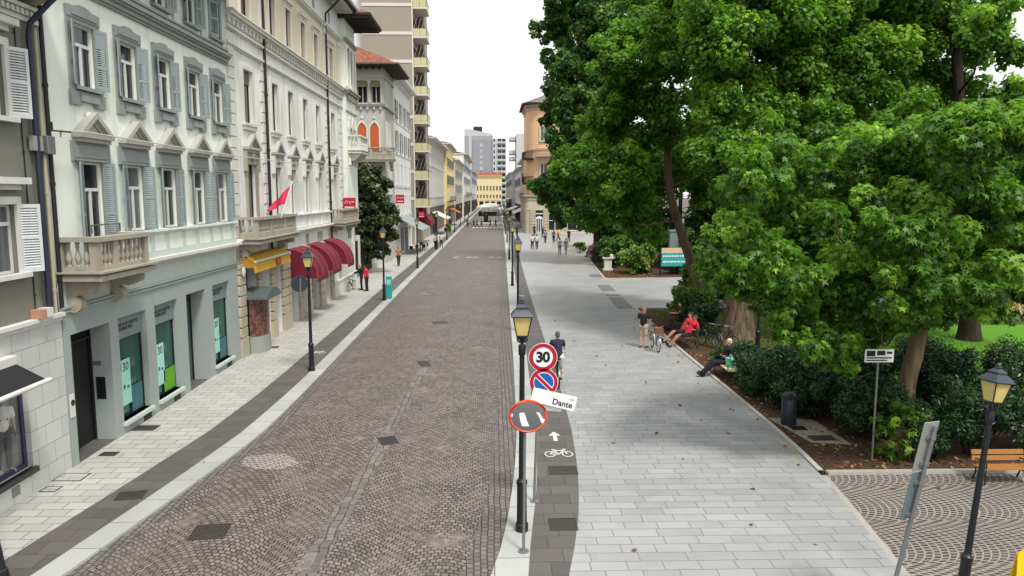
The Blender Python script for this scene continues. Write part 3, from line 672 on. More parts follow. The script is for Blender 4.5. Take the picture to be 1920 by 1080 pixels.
    for k, (a, b_, c, d) in enumerate(gops):
        ww = b_-a; h = d-c
        if k in (1,2,4):
            w = window(ww, h-.62, m_iron, m_bkg, .17, None, 0, .05); w.name = 'shop_window'; w.parent = t; w.location = (a,-.08,c)
            sg = MB(); sg.box(0,.12,h-.62,ww,.2,h); sg.build('sign_panel', m_sign, w, 0)
            tx = text_mesh('lettering', 'BANCA DI CREDITO\nCOOPERATIVO', .135, m_ink, w, (.1,.116,h-.3), (R(90),0,0), .003, .002, 'LEFT', 1., .9)
            po = MB(); po.box(.1,.15,.35,ww*.5,.157,1.62); po.build('poster', m_poster, w, 0)
            text_mesh('lettering', '130', .34, m_ink, w, (ww*.29,.147,1.4), (R(90),0,0), .002, .001)
            po = MB(); po.ell((ww*.27,.152,.86),.07,.006,.07); po.ell((ww*.4,.152,.83),.08,.006,.05); po.build('poster_motif', paint('poster_teal', (40,110,110), .6, .3), w, 30)
            if k == 2: po = MB(); po.box(ww*.45,.15,.06,ww-.1,.156,.75); po.build('poster', m_leaf, w, 0)
            else: po = MB(); po.box(ww*.5,.15,.05,ww-.15,.156,.8); po.build('poster', paint('poster_blue', (60,110,116), .6, .5, 3.), w, 0)
            si = MB(); si.box(-.06,-.1,-.1,ww+.06,.17,0); si.build('sill', m_b1fr, w, 30)
            gr = MB(); gx0 = ww-.6 if k != 1 else ww-.5; gr.box(gx0,-.006,-.36,gx0+.5,.01,-.13)
            for q in range(6): gr.box(gx0+.02+q*.08,-.012,-.35,gx0+.05+q*.08,0,-.14)
            gr.build('vent_grille', m_iron, w, 0)
        else:
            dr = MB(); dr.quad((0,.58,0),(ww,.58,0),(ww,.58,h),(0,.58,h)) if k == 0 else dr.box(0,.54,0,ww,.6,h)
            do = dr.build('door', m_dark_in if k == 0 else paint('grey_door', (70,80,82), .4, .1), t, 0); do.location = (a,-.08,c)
            fr = MB(); fr.box(0,.5,0,.06,.56,h); fr.box(ww-.06,.5,0,ww,.56,h); fr.box(.06,.5,h-.4,ww-.06,.56,h-.34); fr.box(ww/2-.03,.5,0,ww/2+.03,.56,h-.4); fr.build('frame', m_iron, do, 0)
            st = MB(); st.box(a,-.06,-.02,b_,.5,.06); st.build('threshold', m_dark, t, 0)
    # fittings in the deep right reveal of the first door and beside it
    am = MB(); am.box(2.043,.12,1.15,2.05,.36,1.75); am.build('cash_machine', m_iron, t, 0)
    am = MB(); am.box(2.044,.2,2.05,2.05,.42,2.17); am.build('plate', m_steel, t, 0)
    am = MB(); am.box(.02,-.1,1.25,.2,-.08,1.8); ao = am.build('plaque', m_wtrim, t, 0)
    ab = MB(); ab.lathe([(.075,0),(.075,.01)], 16); abo = ab.build('badge', m_iron, ao); abo.location = (.11,-.1,1.6); abo.rotation_euler = (R(90),0,0)
    # joints of the grey cladding
    for x in (.02,): pipe(t, x, 3.9, 13.7, m_darkpipe, -.07, .05)
    return t
bank_house()
# ---------------------------------------------------------------- cream palazzo with the flag
def palazzo():
    Y0 = 29.3; W = 21.6; WB = 25.2
    t = thing('palazzo', 'tall cream palazzo with pedimented windows, stone balconies and a deep dark eave', 'building', (FX,Y0,0), LZ)
    xs = [2.4,6.2,8.9,11.8,14.7,18.7]; ow = [1.15,.95,.95,.95,.95,1.0]
    o1 = [(x-w/2,x+w/2,5.55,7.75) for x, w in zip(xs, ow)]; o2 = [(x-w/2,x+w/2,9.4,11.55) for x, w in zip(xs, ow)]; o3 = [(x-w/2,x+w/2,13.62,15.5) for x, w in zip(xs, ow)]
    o4 = [(x-.3,x+.3,16.95,17.7) for x in (6.2,8.9,11.8,14.7,18.7)]
    mb = MB(); wall(mb, 0, W, 4.6, 13.3, o1+o2, 0, .18); mb.quad((0,0,13.3),(0,0,18.3),(0,12,18.3),(0,12,13.3)); shell(mb, WB, 12, 18.3, 0); mb.build('wall', m_cream, t, 0)
    u = MB(); wall(u, 0, W, 13.3, 16.4, o3, -.01, .18); u.build('painted_storey', m_beige, t, 0)
    u = MB(); wall(u, 0, W, 16.4, 18.3, o4, 0, .18); u.build('attic_wall', m_cream, t, 0)
    for (a, b) in ((0,.85),(4.1,4.95),(16.7,17.4),(20.75,21.6)):
        z = 4.8; k = 0; q = MB()
        while z < 12.6: q.box(a+(.0 if k % 2 else .08),-.07,z,b-(.0 if k % 2 else .08),.01,z+.4); z += .44; k += 1
        q.build('quoin_strip', m_stoneL, t, 30)
    b = MB(); band(b, 0, W, 12.15, ((.06,.08),(.1,.14)), ret=False); band(b, 0, W, 12.75, ((.05,.08),(.08,.16)), ret=False); band(b, 0, W, 13.2, ((.1,.18),(.12,.3),(.06,.36)), ret=False)
    for k in range(44): b.box(.1+W*k/44.,-.16,12.98,.3+W*k/44.,0,13.2)
    b.build('string_course', m_stoneL, t, 30)
    b = MB(); band(b, 0, W, 16.35, ((.08,.08),(.1,.18),(.06,.24)), ret=False); b.build('cornice', m_stoneL, t, 30)
    q = MB()
    for a in (.1,4.3,16.8,20.9): q.box(a,-.09,13.5,a+.45,.0,16.35); q.box(a-.08,-.14,16.0,a+.53,.0,16.34)
    q.build('pilasters', m_stoneL, t, 30)
    m_brs = paint('brown_blind', (104,88,78), .6, .2)
    for i, (a, c, z0, z1) in enumerate(o1):
        h = z1-z0; ww = c-a; w = window(ww, h, m_frameb, m_pane, .12, .78); w.parent = t; w.location = (a,0,z0)
        s = MB(); surround(s, ww, h, .17, .09, False, .2); s.box(-.12,-.11,h+.2,ww+.12,.01,h+.52); s.box(-.3,-.16,h-.3,-.17,.01,h+.5); s.box(ww+.17,-.16,h-.3,ww+.3,.01,h+.5); s.build('surround', m_stone if i in (0,) else m_stoneL, w, 30)
        r = MB(); r.lathe([(.02,0),(.2,.01),(.16,.06),(.04,.1)], 12); r.v = [(x, -.11-z, zz) for x, zz, z in r.v]; ro = r.build('carving', m_stone, w, 30); ro.location = (ww/2,0,h+.34)
        p = MB(); pediment(p, ww+.86, h+.58, .56, .36); po = p.build('pediment', m_ped, w, 30); po.location = (ww/2,0,0)
    for i, (a, c, z0, z1) in enumerate(o2):
        h = z1-z0; ww = c-a; w = window(ww, h, m_frameb, m_pane, .12, None); w.parent = t; w.location = (a,0,z0)
        s = MB(); surround(s, ww, h, .17, .07, True, .17); s.box(-.17,-.12,-.26,ww+.17,.01,-.1); s.build('surround', m_stoneL, w, 30)
        if i in (0,3,4): l = MB(); l.box(.05,.08,h-.55,ww-.05,.115,h-.05); l.build('roller_blind', m_brs, w, 0)
    for i, (a, c, z0, z1) in enumerate(o3):
        h = z1-z0; ww = c-a; w = window(ww, h, m_frameb, m_pane, .12, None); w.parent = t; w.location = (a,-.01,z0)
        s = MB(); surround(s, ww, h, .14, .07, False, .16); s.box(-.24,-.2,h+.28,ww+.24,.01,h+.38); s.box(-.18,-.1,h+.16,ww+.18,.01,h+.28); s.build('surround', m_stoneL, w, 30)
        l = MB(); l.box(.05,.08,.05,ww*.52,.115,h-.05); l.build('shutter', m_brs, w, 0)
    for a, c, z0, z1 in o4:
        w = window(c-a, z1-z0, m_frameb, m_pane, .12, None, 0); w.parent = t; w.location = (a,0,z0)
    # deep eave with rafters, gutter, roof
    e = MB(); e.box(-.2,-1.15,18.3,W+.3,12,18.42); e.build('eaves', m_eavew, t, 0)
    rafters(t, W, 1.1, 18.3, m_stoneL, .55)
    e = MB(); e.box(-.2,-1.27,18.36,W+.35,-1.154,18.55); e.build('gutter', m_zinc, t, 0)
    r = MB(); r.add([(-.2,-1.2,18.56),(W+.3,-1.2,18.56),(W+.3,12,18.56),(-.2,12,18.56),(-.2,5.4,20.6),(W+.3,5.4,20.6)],[(0,1,5,4),(2,3,4,5),(1,2,5),(3,0,4)]); r.build('roof', m_tile, t, 0)
    for x in (4.55,17.05):
        p = MB(); p.path([(x+.3,-1.2,18.35),(x+.2,-.7,17.8),(x,-.16,17.2),(x,-.14,16.8),(x,-.14,.3 if x > 10 else 3.9)], .06, 8)
        for z in (6.,8.4,10.8,13.,15.2): p.lathe([(.085,0),(.085,.1)], 8, (x,-.14,z))
        p.build('downpipe', m_darkpipe, t)
    # ---- projecting Venetian bay at the far end, local x 21.6 .. 25.2
    bw = [(22.05,22.85),(22.95,23.75),(23.85,24.65)]
    y0 = -.35
    v = MB(); wall(v, 21.6, WB, 4.6, 18.0, [(a,b_,13.6,16.3) for a, b_ in bw]+[(22.3,23.3,8.5,11.6),(23.45,24.45,8.5,11.6)], y0, .35); v.quad((21.6,.0,4.6),(21.6,y0,4.6),(21.6,y0,18),(21.6,0,18)); v.quad((WB,y0,4.6),(WB,0,4.6),(WB,0,18),(WB,y0,18)); v.build('bay', m_b1, t, 0)
    for a, b_ in bw:
        w = window(b_-a, 2.7, m_frameb, m_pane, .3, .7, 1, .05); w.parent = t; w.location = (a,y0,13.6)
    for a in (22.3,23.45):
        w = window(1., 3.1, m_frameb, m_pane, .3, .75, 1, .05); w.parent = t; w.location = (a,y0,8.5)
        s = MB(); n = 16; arc = [(.5+.56*math.cos(PI-PI*k/n), 2.55+(.62*math.sin(PI*k/n)+.3*max(0,1-abs(k/n-.5)*5))) for k in range(n+1)]
        s.prism([(-.06,2.5)]+arc+[(1.06,2.5)], -.05, .01); s.build('arch', m_stoneL, w, 30)
    cm = MB()
    for x in (21.75,22.9,23.8,24.95):
        cm.lathe([(.12,0),(.12,.12),(.075,.18),(.065,2.35),(.1,2.45),(.14,2.62),(.14,2.7)], 10, (x,y0-.06,13.6))
    for x in (22.2,23.375,24.55): cm.lathe([(.11,0),(.11,.12),(.07,.18),(.06,2.2),(.1,2.3),(.13,2.5)], 10, (x,y0-.05,8.5))
    cm.build('colonnettes', m_stoneL, t, 40)
    b = MB(); band(b, 21.6, WB, 13.05, ((.15,.1),(.14,.24),(.1,.34)), y0); band(b, 21.6, WB, 16.5, ((.12,.1),(.14,.2)), y0); band(b, 21.6, WB, 12., ((.1,.08),), y0)
    for k in range(8): b.box(21.8+.44*k,y0-.22,12.78,21.98+.44*k,y0,13.05)
    b.build('bay_moulding', m_stone, t, 30)
    e = MB(); e.box(21.2,-2.1,18.1,WB+1.3,12,18.24); e.build('eaves', m_eavew, t, 0)
    e = MB()
    for k in range(9): e.box(21.3+.58*k,-2.0,17.92,21.44+.58*k,.0,18.1)
    e.build('rafter_row', m_eavew, t, 0)
    r = MB(); r.add([(21.2,-2.14,18.25),(WB+1.34,-2.14,18.25),(WB+1.34,8,18.25),(21.2,8,18.25),(23.6,2.5,19.7)],[(0,1,4),(1,2,4),(2,3,4),(3,0,4)]); r.build('roof', m_tile, t, 0)
    balcony(t, 22.1, 25.1, 9.5, 10.5, 1.15, m_stoneL, bracket=True, bdrop=1.)
    # ---- first floor balconies and the parapet between them
    balcony(t, .35, 6.1, 4.78, 5.62, .85, m_stone, posts=(2.3,4.3), bdrop=.5)
    balcony(t, 17.2, 22.6, 4.78, 5.62, .8, m_stone, posts=(19.,20.8), bdrop=.5)
    b = MB(); b.box(6.3,-.12,4.8,17.1,.02,5.4); band(b, 6.3, 17.1, 5.4, ((.05,.18),(.07,.24)), ret=False); band(b, 0, W, 4.55, ((.07,.12),(.07,.22),(.08,.32)), ret=False)
    for k in range(7): x = 7.2+1.5*k; b.box(x-.14,-.155,4.81,x+.14,-.12,5.39)
    b.build('parapet', m_cream, t, 30)
    # ---- ground floor: rusticated piers, shop windows, doors
    gops = [(.75,2.3,.0,3.6),(2.95,4.2,.75,3.55),(4.95,5.95,.0,3.6),(7.4,9.0,.0,3.7),(9.6,10.9,.0,3.7),(11.6,13.6,.0,3.6),(14.9,16.5,.0,3.5),(19.3,20.6,.05,3.4)]
    g = MB(); wall(g, 0, WB, 0, 4.56, gops, -.04, .55); g.quad((WB,-.04,0),(WB,0,0),(WB,0,4.56),(WB,-.04,4.56)); g.build('ground_floor_wall', m_cream, t, 0)
    piers = [(0,.72),(2.33,2.92),(4.24,4.9),(6.0,7.35),(9.05,9.55),(10.95,11.55),(13.65,14.85),(16.55,17.3)]
    for a, c in piers:
        q = MB(); z = .85; q.box(a,-.2,0,c,-.035,.82)
        while z < 3.5: q.prism([(a+.03,z),(c-.03,z),(c,z+.04),(c,z+.34),(c-.03,z+.38),(a+.03,z+.38),(a,z+.34),(a,z+.04)], -.17, -.035); z += .42
        q.box(a-.04,-.2,3.62,c+.04,-.035,3.76); q.build('rusticated_pier', m_rust, t, 30)
        q = MB()
        if c-a > .6:
            for k in range(3): q.box(a+.08+k*(c-a-.3)/2,-.1,3.8,a+.2+k*(c-a-.3)/2,-.035,4.4)
            q.build('fluted_panel', m_stone, t, 30)
    for k, (a, b_, c, d) in enumerate(gops):
        ww = b_-a; h = d-c
        mfr = m_iron if k != 2 else paint('navy_door', (36,42,62), .4, .1)
        w = window(ww, h, mfr, m_pane if k != 1 else glass('shop_glass_warm', (.12,.12,.09), .1, .6), .34, .74, 1, .06); w.name = 'shop_window' if k in (1,3,5,6) else 'door'; w.parent = t; w.location = (a,-.04,c)
        if k == 1:
            s = MB(); s.prism([(.3,.9),(.75,.9),(.55,1.9)], .31, .32); s.prism([(.8,1.3),(1.1,1.3),(.95,2.2)], .31, .32); s.build('sail_cutout', m_white, w, 0)
    pl = MB(); pl.box(17.35,-.16,0,WB-.05,-.045,.95); pl.box(17.3,-.22,.95,WB,-.045,1.04); pl.build('plinth', m_stoneL, t, 30)
    pw = MB(); pw.box(20.75,-.07,1.1,24.6,-.045,3.1); pw.build('white_panel', m_wtrim, t, 0)
    ar = MB(); n = 12; ar.prism([(23.2+.55*math.cos(PI*k/n), 3.5+.75*math.sin(PI*k/n)) for k in range(n+1)], -.1, -.045); ar.build('arch_panel', m_b1trim, t, 0)
    ds = MB(); ds.lathe([(.19,0),(.2,.03),(.12,.06)], 16); do = ds.build('house_number', m_wtrim, t); do.location = (.36,-.2,3.45); do.rotation_euler = (R(90),0,0)
    return t
palazzo()

# yellow fascia awning of the tobacco-coloured shop
m_yelw = paint('yellow_cloth', (190,150,46), .8, .2, 2.2, bump=.5); m_yeld = paint('ochre_cloth', (168,124,40), .8, .15, 3.); m_red = paint('crimson_cloth', (106,17,37), .8, .22, 2.2, bump=.5); m_redsign = paint('red_sign', (176,18,44), .45, .08)
t = thing('yellow_awning', 'yellow fascia awning over the first shop of the cream palazzo', 'awning', (FX,29.3,0), LZ)
pr = [(-.04,4.1),(-.34,4.05),(-.58,3.86),(-.64,3.4),(-.6,3.4),(-.54,3.84),(-.32,4.0),(-.04,4.05)]
mb = MB(); mb.prism(pr[::-1], .5, 5.7, 'x'); mb.build('cloth', m_yelw, t, 20)
mb = MB(); mb.box(.5,-.64,3.8,5.72,-.56,3.88); mb.build('front_rail', m_stoneL, t, 0)
for x in (.52,5.66): mb = MB(); mb.box(x,-.55,3.6,x+.03,-.05,4.0); mb.build('end_panel', m_yeld, t, 0)
mb = MB(); mb.box(3.35,-.66,3.46,4.05,-.63,3.74); mb.build('emblem', paint('emblem_red', (150,40,30), .6), t, 0)
text_mesh('lettering', 'LEB', .2, m_yelw, t, (3.7,-.664,3.6), (R(90),0,0), .004)
# crimson dome awnings
def dome(x0, x1, label, k):
    t = thing('dome_awning', label, 'awning', (FX,29.3,0), LZ, 'crimson dome awnings')
    n = 5; Rr = 1.4; zt = 3.85; hh = 1.45
    arc = [(-Rr*math.sin(PI/2*i/n), zt-hh+hh*math.cos(PI/2*i/n)) for i in range(n+1)]
    mb = MB(); vs = []
    for i, (y, z) in enumerate(arc):
        ins = .0
        vs += [(x0+ins,y-.04,z),(x1-ins,y-.04,z)]
    fs = [(2*i,2*i+1,2*i+3,2*i+2) for i in range(n)]
    mb.add(vs, [f[::-1] for f in fs])
    for e, fl in ((0,False),(1,True)):                # fan-shaped ends
        c = (x0 if e == 0 else x1, -.03, zt-hh); vv = [c]+[vs[2*i+e] for i in range(n+1)]
        mb.add(vv, [((0,i+1,i+2) if fl else (0,i+2,i+1)) for i in range(n)])
    mb.box(x0,-Rr-.045,zt-hh-.2,x1,-Rr-.03,zt-hh+.0)
    mb.build('cloth', m_red, t, 20)
    for x in (x0+.02, (x0+x1)/2, x1-.02): fr = MB(); fr.path([(x,y-.055,z+.01) for y, z in arc], .013, 5); fr.build('rib', paint('rib_red', (190,80,100), .6), t)
    return t
dome(7.5,9.9,'nearest of the three crimson dome awnings, behind the lamp with the round sign',0)
dome(11.3,13.3,'middle one of the three crimson dome awnings',1)
dome(15.2,17.2,'farthest of the three crimson dome awnings, beside the white wall panel',2)
# flag on the first balcony
t = thing('flag', 'pink red flag on a slanting pole over the first balcony of the cream palazzo', 'flag', (FX+.9,33.0,5.6))
mb = MB(); mb.path([(.0,-.3,-.1),(.35,.5,1.5)], .025, 6); mb.build('flagpole', m_frame, t)
mb = MB(); nu, nv = 12, 8; vs = []
for i in range(nu+1):
    for j in range(nv+1):
        u, v = i/nu, j/nv
        p = Vector((.32,.42,1.35)).lerp(Vector((.12,-.05,.5)), v)
        q = p + Vector((-.75*u, -.1*u, -.75*u*(1-.55*v))) + Vector((.0,.09*math.sin(9*u+3*v),.03*math.sin(7*u)))
        vs.append(q)
mb.add(vs, [(i*(nv+1)+j,(i+1)*(nv+1)+j,(i+1)*(nv+1)+j+1,i*(nv+1)+j+1) for i in range(nu) for j in range(nv)])
o = mb.build('cloth', paint('flag_pink', (190,34,72), .75, .15, 3.), t, 60); o.modifiers.new('s','SOLIDIFY').thickness = .006
# glazed showcase with dark canopy beside the bank
t = thing('showcase_kiosk', 'curved brown showcase with a dark grey canopy at the foot of the cream palazzo', 'kiosk', (FX,29.55,0), LZ)
def halfcyl(mb, x0, x1, r, z0, z1, y0=-.2, n=10, mi=0):
    xm = (x0+x1)/2; a = (x1-x0)/2; pts = [(xm-a*math.cos(PI*k/n), y0-r*math.sin(PI*k/n)) for k in range(n+1)]; mb.prism(pts, z0, z1, 'z', mi)
mb = MB(); halfcyl(mb, .55,2.25,.55,0,.75); mb.build('base', m_b1trim, t, 50)
def posters():
    tt = NT('old_posters'); n = tt.noise(7., 5); v = tt.node('ShaderNodeTexVoronoi', {'Scale': 6.}); tt.link(tt.pos(), v.inputs['Vector'])
    return tt.fin(tt.mix(n, tt.ramp(n, [(.35,lin((40,26,24))),(.5,lin((110,60,44))),(.62,lin((150,110,70))),(.7,lin((120,40,36)))]), tt.mix(.08, lin((70,44,36)), v.outputs['Color'])), .25)
mb = MB(); halfcyl(mb, .58,2.22,.52,.75,2.35); mb.build('display', posters(), t, 50)
mb = MB(); n = 12; pts = [(.35+2.1*k/n, 2.36+.36*math.sin(PI*k/n)) for k in range(n+1)]+[(2.45,2.3),(.35,2.3)]; mb.prism(pts[::-1], -1.0, -.05); mb.build('canopy', paint('canopy_slate', (82,92,92), .4, .1), t, 40)
# projecting red signs
def redsign(loc, label, s=1., rows=2):
    t = thing('projecting_sign', label, 'sign', loc); w, h = .8*s, .85*s
    mb = MB(); mb.box(0,-.06,0,w,.06,h); mb.build('panel', m_redsign, t, 0, .01)
    mb = MB(); mb.box(-.25,-.02,h*.2,0,.02,h*.25); mb.box(-.25,-.02,h*.75,0,.02,h*.8); mb.build('bracket', m_iron, t, 0)
    m = MB(); m.path([(w*.12,-.066,h*.56),(w*.3,-.066,h*.8),(w*.34,-.066,h*.55),(w*.5,-.066,h*.74),(w*.56,-.066,h*.5),(w*.72,-.066,h*.7),(w*.9,-.066,h*.62)], .03*s, 6); m.box(w*.1,-.066,h*.2,w*.9,-.06,h*.3); m.build('lettering', m_white, t, 0)
    return t
redsign((-10.0,50.4,5.45), 'square red projecting sign above the second balcony of the cream palazzo')
redsign((-10.0,77.5,5.6), 'square red projecting sign on the white house beyond the leafy tree', 1.05)
redsign((-9.75,98.,3.5), 'smaller red sign next to the far crimson awning', .95)
# ================================================================ villa with the red tiled roof, beyond the garden
m_villa = plaster('villa_grey_plaster', (172,170,164), (120,116,108), .35); m_orange = paint('orange_shutter', (178,86,34), .6, .1); m_olive = paint('olive_blind', (112,108,76), .7, .15)
m_pale = plaster('pale_plaster', (214,214,208), (150,148,140), .3); m_tower = plaster('tower_greige', (150,144,130), (132,126,114), .2); m_towerl = paint('tower_pale_band', (206,202,190), .7, .1)
m_yelp = paint('balcony_yellow_panel', (192,186,142), .5, .12, 2.); m_brn = paint('shade_brown', (96,80,76), .7, .2); m_yellow = plaster('yellow_plaster', (208,192,148), (160,140,100), .3); m_yellow2 = plaster('pale_yellow_plaster', (226,208,150), (170,150,110), .3)
m_shop = paint('shopfront_grey', (120,116,108), .7, .25, 1.5); m_shopd = paint('shopfront_dark', (66,60,56), .7, .3, 1.5); m_pink = plaster('pinkish_plaster', (196,182,170), (140,120,110), .3); m_grey2 = plaster('light_grey_plaster', (184,184,182), (140,140,138), .25)
def villa():
    W = 5.2; D = 6.4; t = thing('villa', 'grey villa with red tiled hip roof and orange arched shutters behind the leafy tree', 'villa', (-15.3,71,0), 0)
    lo = [(2.75,3.65,14.95,16.95),(4.05,4.85,14.95,16.95)]
    mb = MB(); wall(mb, 0, W, 0, 18.1, lo, 0, .5); mb.quad((0,D,0),(0,0,0),(0,0,18.1),(0,D,18.1)); mb.quad((W,D,0),(0,D,0),(0,D,18.1),(W,D,18.1)); mb.quad((W,0,0),(W,D,0),(W,D,18.1),(W,0,18.1)); mb.build('wall', m_villa, t, 0)
    for a, b, c, d in lo:
        w = window(b-a, d-c, m_frame, m_pane, .4, None, 1, .05); w.parent = t; w.location = (a,0,c)
        bl = MB(); bl.add([(0,.1,d-c),(b-a,.1,d-c),(b-a,-.35,d-c-.62),(0,-.35,d-c-.62),(0,.14,d-c),(b-a,.14,d-c),(b-a,-.31,d-c-.62),(0,-.31,d-c-.62)],[(0,1,2,3),(7,6,5,4),(3,2,6,7),(0,3,7,4),(2,1,5,6)]); bl.build('blind', m_olive, w, 0)
    b = MB(); band(b, 0, W, 14.55, ((.1,.1),(.12,.22),(.06,.28))); band(b, 0, W, 17.15, ((.1,.08),(.12,.16))); b.box(2.4,-.05,10.6,W-.15,.0,13.9)
    for k in range(5): b.box(2.4+.6*k,-.2,14.3,2.6+.6*k,0,14.55)
    for k in range(3): b.lathe([(.13,0),(.09,.15),(.08,1.6),(.14,1.85),(.16,2.)], 10, ((2.6,3.85,4.98)[k],-.1,14.95))
    b.box(W,-.1,14.55,W+.25,D,14.83); b.box(W,-.05,17.15,W+.16,D,17.37); b.build('moulding', m_villa, t, 30)
    for x in (2.72, 3.87):
        n = 16; ww = .82; arc = [(x+ww/2+ww/2*math.cos(PI*k/n), 12.55+ww/2*1.05*math.sin(PI*k/n)+.16*max(0,1-abs(k/n-.5)*4)) for k in range(n+1)]
        zb = 10.55
        s = MB(); s.prism([(x,zb),(x+ww,zb)]+arc, -.075, -.05); w = s.build('window', m_orange, t, 0)
        s = MB(); out = [(x+ww/2+(px-x-ww/2)*1.34, 12.55+(pz-12.55)*1.42) for px, pz in arc]; N = len(arc)
        for k in range(N-1): s.prism([arc[k],out[k],out[k+1],arc[k+1]], -.14, -.045)
        s.box(x-.14,-.14,zb,x,-.045,12.55); s.box(x+ww,-.14,zb,x+ww+.14,-.045,12.55)
        s.lathe([(.05,0),(.05,.12),(.13,.2),(.13,.32),(.02,.4)], 10, (x+ww/2,-.1,13.3)); s.build('surround', m_stoneL, w, 30)
    # narrow street-side windows
    for y in (1.0,2.2,3.4):
        for z, h in ((14.95,2.0),(10.8,2.4),(6.6,2.2)):
            w = window(.7, h, m_frame, m_pane, -.09, None, 1, .05); w.parent = t; w.location = (W,y,z); w.rotation_euler = (0,0,R(90))
            s = MB(); surround(s, .7, h, .12, .06); s.build('surround', m_stoneL, w, 30)
    e = MB(); e.box(-.8,-1.4,18.1,W+1.5,D+1,18.24)
    for k in range(12): e.box(-.6+.6*k,-1.3,17.95,-.46+.6*k,0,18.1)
    e.build('eaves', m_eavew, t, 0)
    e = MB(); e.box(-.8,-1.5,18.2,W+1.6,-1.404,18.34); e.box(W+1.504,-1.4,18.2,W+1.6,D+1,18.34); e.build('gutter', m_brn, t, 0)
    r = MB(); z = 18.26; r.add([(-.8,-1.4,z),(W+1.5,-1.4,z),(W+1.5,D+1,z),(-.8,D+1,z),(-.2,2.8,20.4),(2.4,2.8,20.5)],[(0,1,5,4),(1,2,5),(2,3,4,5),(3,0,4)]); r.build('roof', m_tile, t, 0)
    balcony(t, 2.3, 6.1, 9.75, 10.85, 1.0, m_stone, posts=(4.1,), bdrop=.8)
    return t
villa()
plain_block('white_house', 'narrow white house with dark shutters beside the villa, opposite the tall tower', (FX,77.4,0), LZ, 15.2, 18.3, 10, m_pale,
    [(14.3,1.9,4,.9,'sd'),(11.0,2.1,4,.9,'s'+'d'),(7.6,2.1,4,.9,''),(4.4,2.0,4,.9,'')], m_pale, None, .8, m_tile, m_frameb, gf=3.6, shop_n=4, rise=.8)
def tower():
    t = thing('apartment_tower', 'tall greige apartment tower with yellow panelled balconies above the street', 'apartment tower', (-16.4,97.6,0), 0)
    W = 6.3; D = 20.; H = 44.
    mb = MB(); wall(mb, 0, W, 0, H, [], 0); shell(mb, W, D, H); mb.build('wall', m_tower, t, 0)
    b = MB()
    for k in range(2, 13): b.box(-.02,-.06,3.45*k-1.1,W+.03,.0,3.45*k-.72)
    b.box(W-.12,-.07,0,W+.04,-.0,H); b.build('floor_band', m_towerl, t, 0)
    for k in range(11):
        z = 5.05+3.55*k
        for y0, y1 in ((.15,4.6),):
            s = MB(); s.box(W,y0,z-.2,W+1.75,y1,z); o = s.build('balcony', m_towerl, t, 0)
            p = MB(); p.box(W+.05,y0,z+.02,W+.88,y0+.05,z+.95); p.box(W+.92,y0,z+.02,W+1.7,y0+.05,z+.95)
            n = 6
            for i in range(n): a = y0+.1+(y1-y0-.2)*i/n; p.box(W+1.68,a,z+.02,W+1.73,a+(y1-y0-.2)/n-.06,z+.95)
            p.build('panel', m_yelp, o, 0)
            r = MB(); r.box(W+.02,y0-.02,z+.97,W+1.76,y0+.06,z+1.03); r.box(W+1.66,y0,z+.97,W+1.76,y1,z+1.03); r.box(W+1.68,y0,z,W+1.76,y0+.06,z+3.35); r.build('railing', m_brn, o, 0)
            d = MB(); d.box(W+.004,y0+.6,z,W+.03,y1-.4,z+2.4); d.build('window', m_pane, o, 0)
            c = MB()
            for j in range(3): a = W+.25+.42*j; c.obox((a,y0+1.2+.5*j,z+1.9), (.03,0,0), (0,.03,0), (.22,.0,.7))
            c.build('drying_rack', m_frame, o, 0)
    for y0, y1 in ((4.9,6.9),):
        s = MB(); s.box(W,y0,4.,W+.9,y1,H); s.build('stair_panel', m_brn, t, 0)
    return t
tower()
def slabblock(name, label, cat, loc, W, D, H, mw, wins, rz=0):
    t = thing(name, label, cat, loc, rz); ops = wins
    mb = MB(); wall(mb, 0, W, 0, H, ops, 0, .25); shell(mb, W, D, H); mb.build('wall', mw, t, 0)
    for a, b, c, d in ops: w = window(b-a, d-c, m_frameb, m_pane, .2, None, 1, .07); w.parent = t; w.location = (a,0,c)
    return t
wn = [(x, x+1.0, z, z+1.) for z in (20.,24.,28.3,32.) for x in (2.3,4.7)]
slabblock('white_block', 'plain white block with small square windows behind the palazzo roof', 'building', (-24.5,99.,0), 8., 14., 46., m_pale, wn)
plain_block('grey_house', 'grey classical house with tall pilastered windows just past the tower', (-10.0,118.2,0), LZ, 34., 15.2, 12, m_grey2,
    [(11.3,1.5,9,.9,''),(6.3,3.4,9,1.1,''),], m_shop, m_stoneL, 1.0, m_tile, m_frameb, gf=4.6, shop_n=7)
plain_block('yellow_house', 'taller yellow house among the far left fronts', (-9.4,152.4,0), LZ, 26, 16.6, 12, m_yellow2,
    [(12.2,1.8,6,1.1,'sd'),(8.6,1.9,6,1.1,'sd'),(5.2,2.,6,1.1,'b')], m_shop, m_stoneL, .8, m_tile, gf=4.2, shop_n=5)
plain_block('beige_house', 'beige rendered house between the yellow and the last pale house on the left', (-9.0,178.6,0), LZ, 38, 14.6, 12, m_pink,
    [(10.6,1.8,8,1.1,'sg'),(7.,2.,8,1.1,'sg')], m_shopd, m_stoneL, .8, m_tile, gf=4.2, shop_n=7)
plain_block('pale_house', 'pale house with a projecting cornice at the far end of the left row', (-8.5,217.,0), LZ, 60, 18., 14, m_pale,
    [(13.5,1.9,12,1.2,'sg'),(9.8,2.,12,1.2,'sg'),(6.2,2.,12,1.2,'b')], m_shopd, m_stoneL, 1.2, m_tile, gf=4.4, shop_n=10)
plain_block('grey_end_house', 'last grey house on the left before the yellow street end', (-8.,277.5,0), LZ, 90, 15., 14, m_grey2,
    [(10.8,1.9,16,1.2,'sg'),(7.,2.,16,1.2,'')], m_shopd, m_stoneL, 1., m_tile, gf=4.4, shop_n=12)
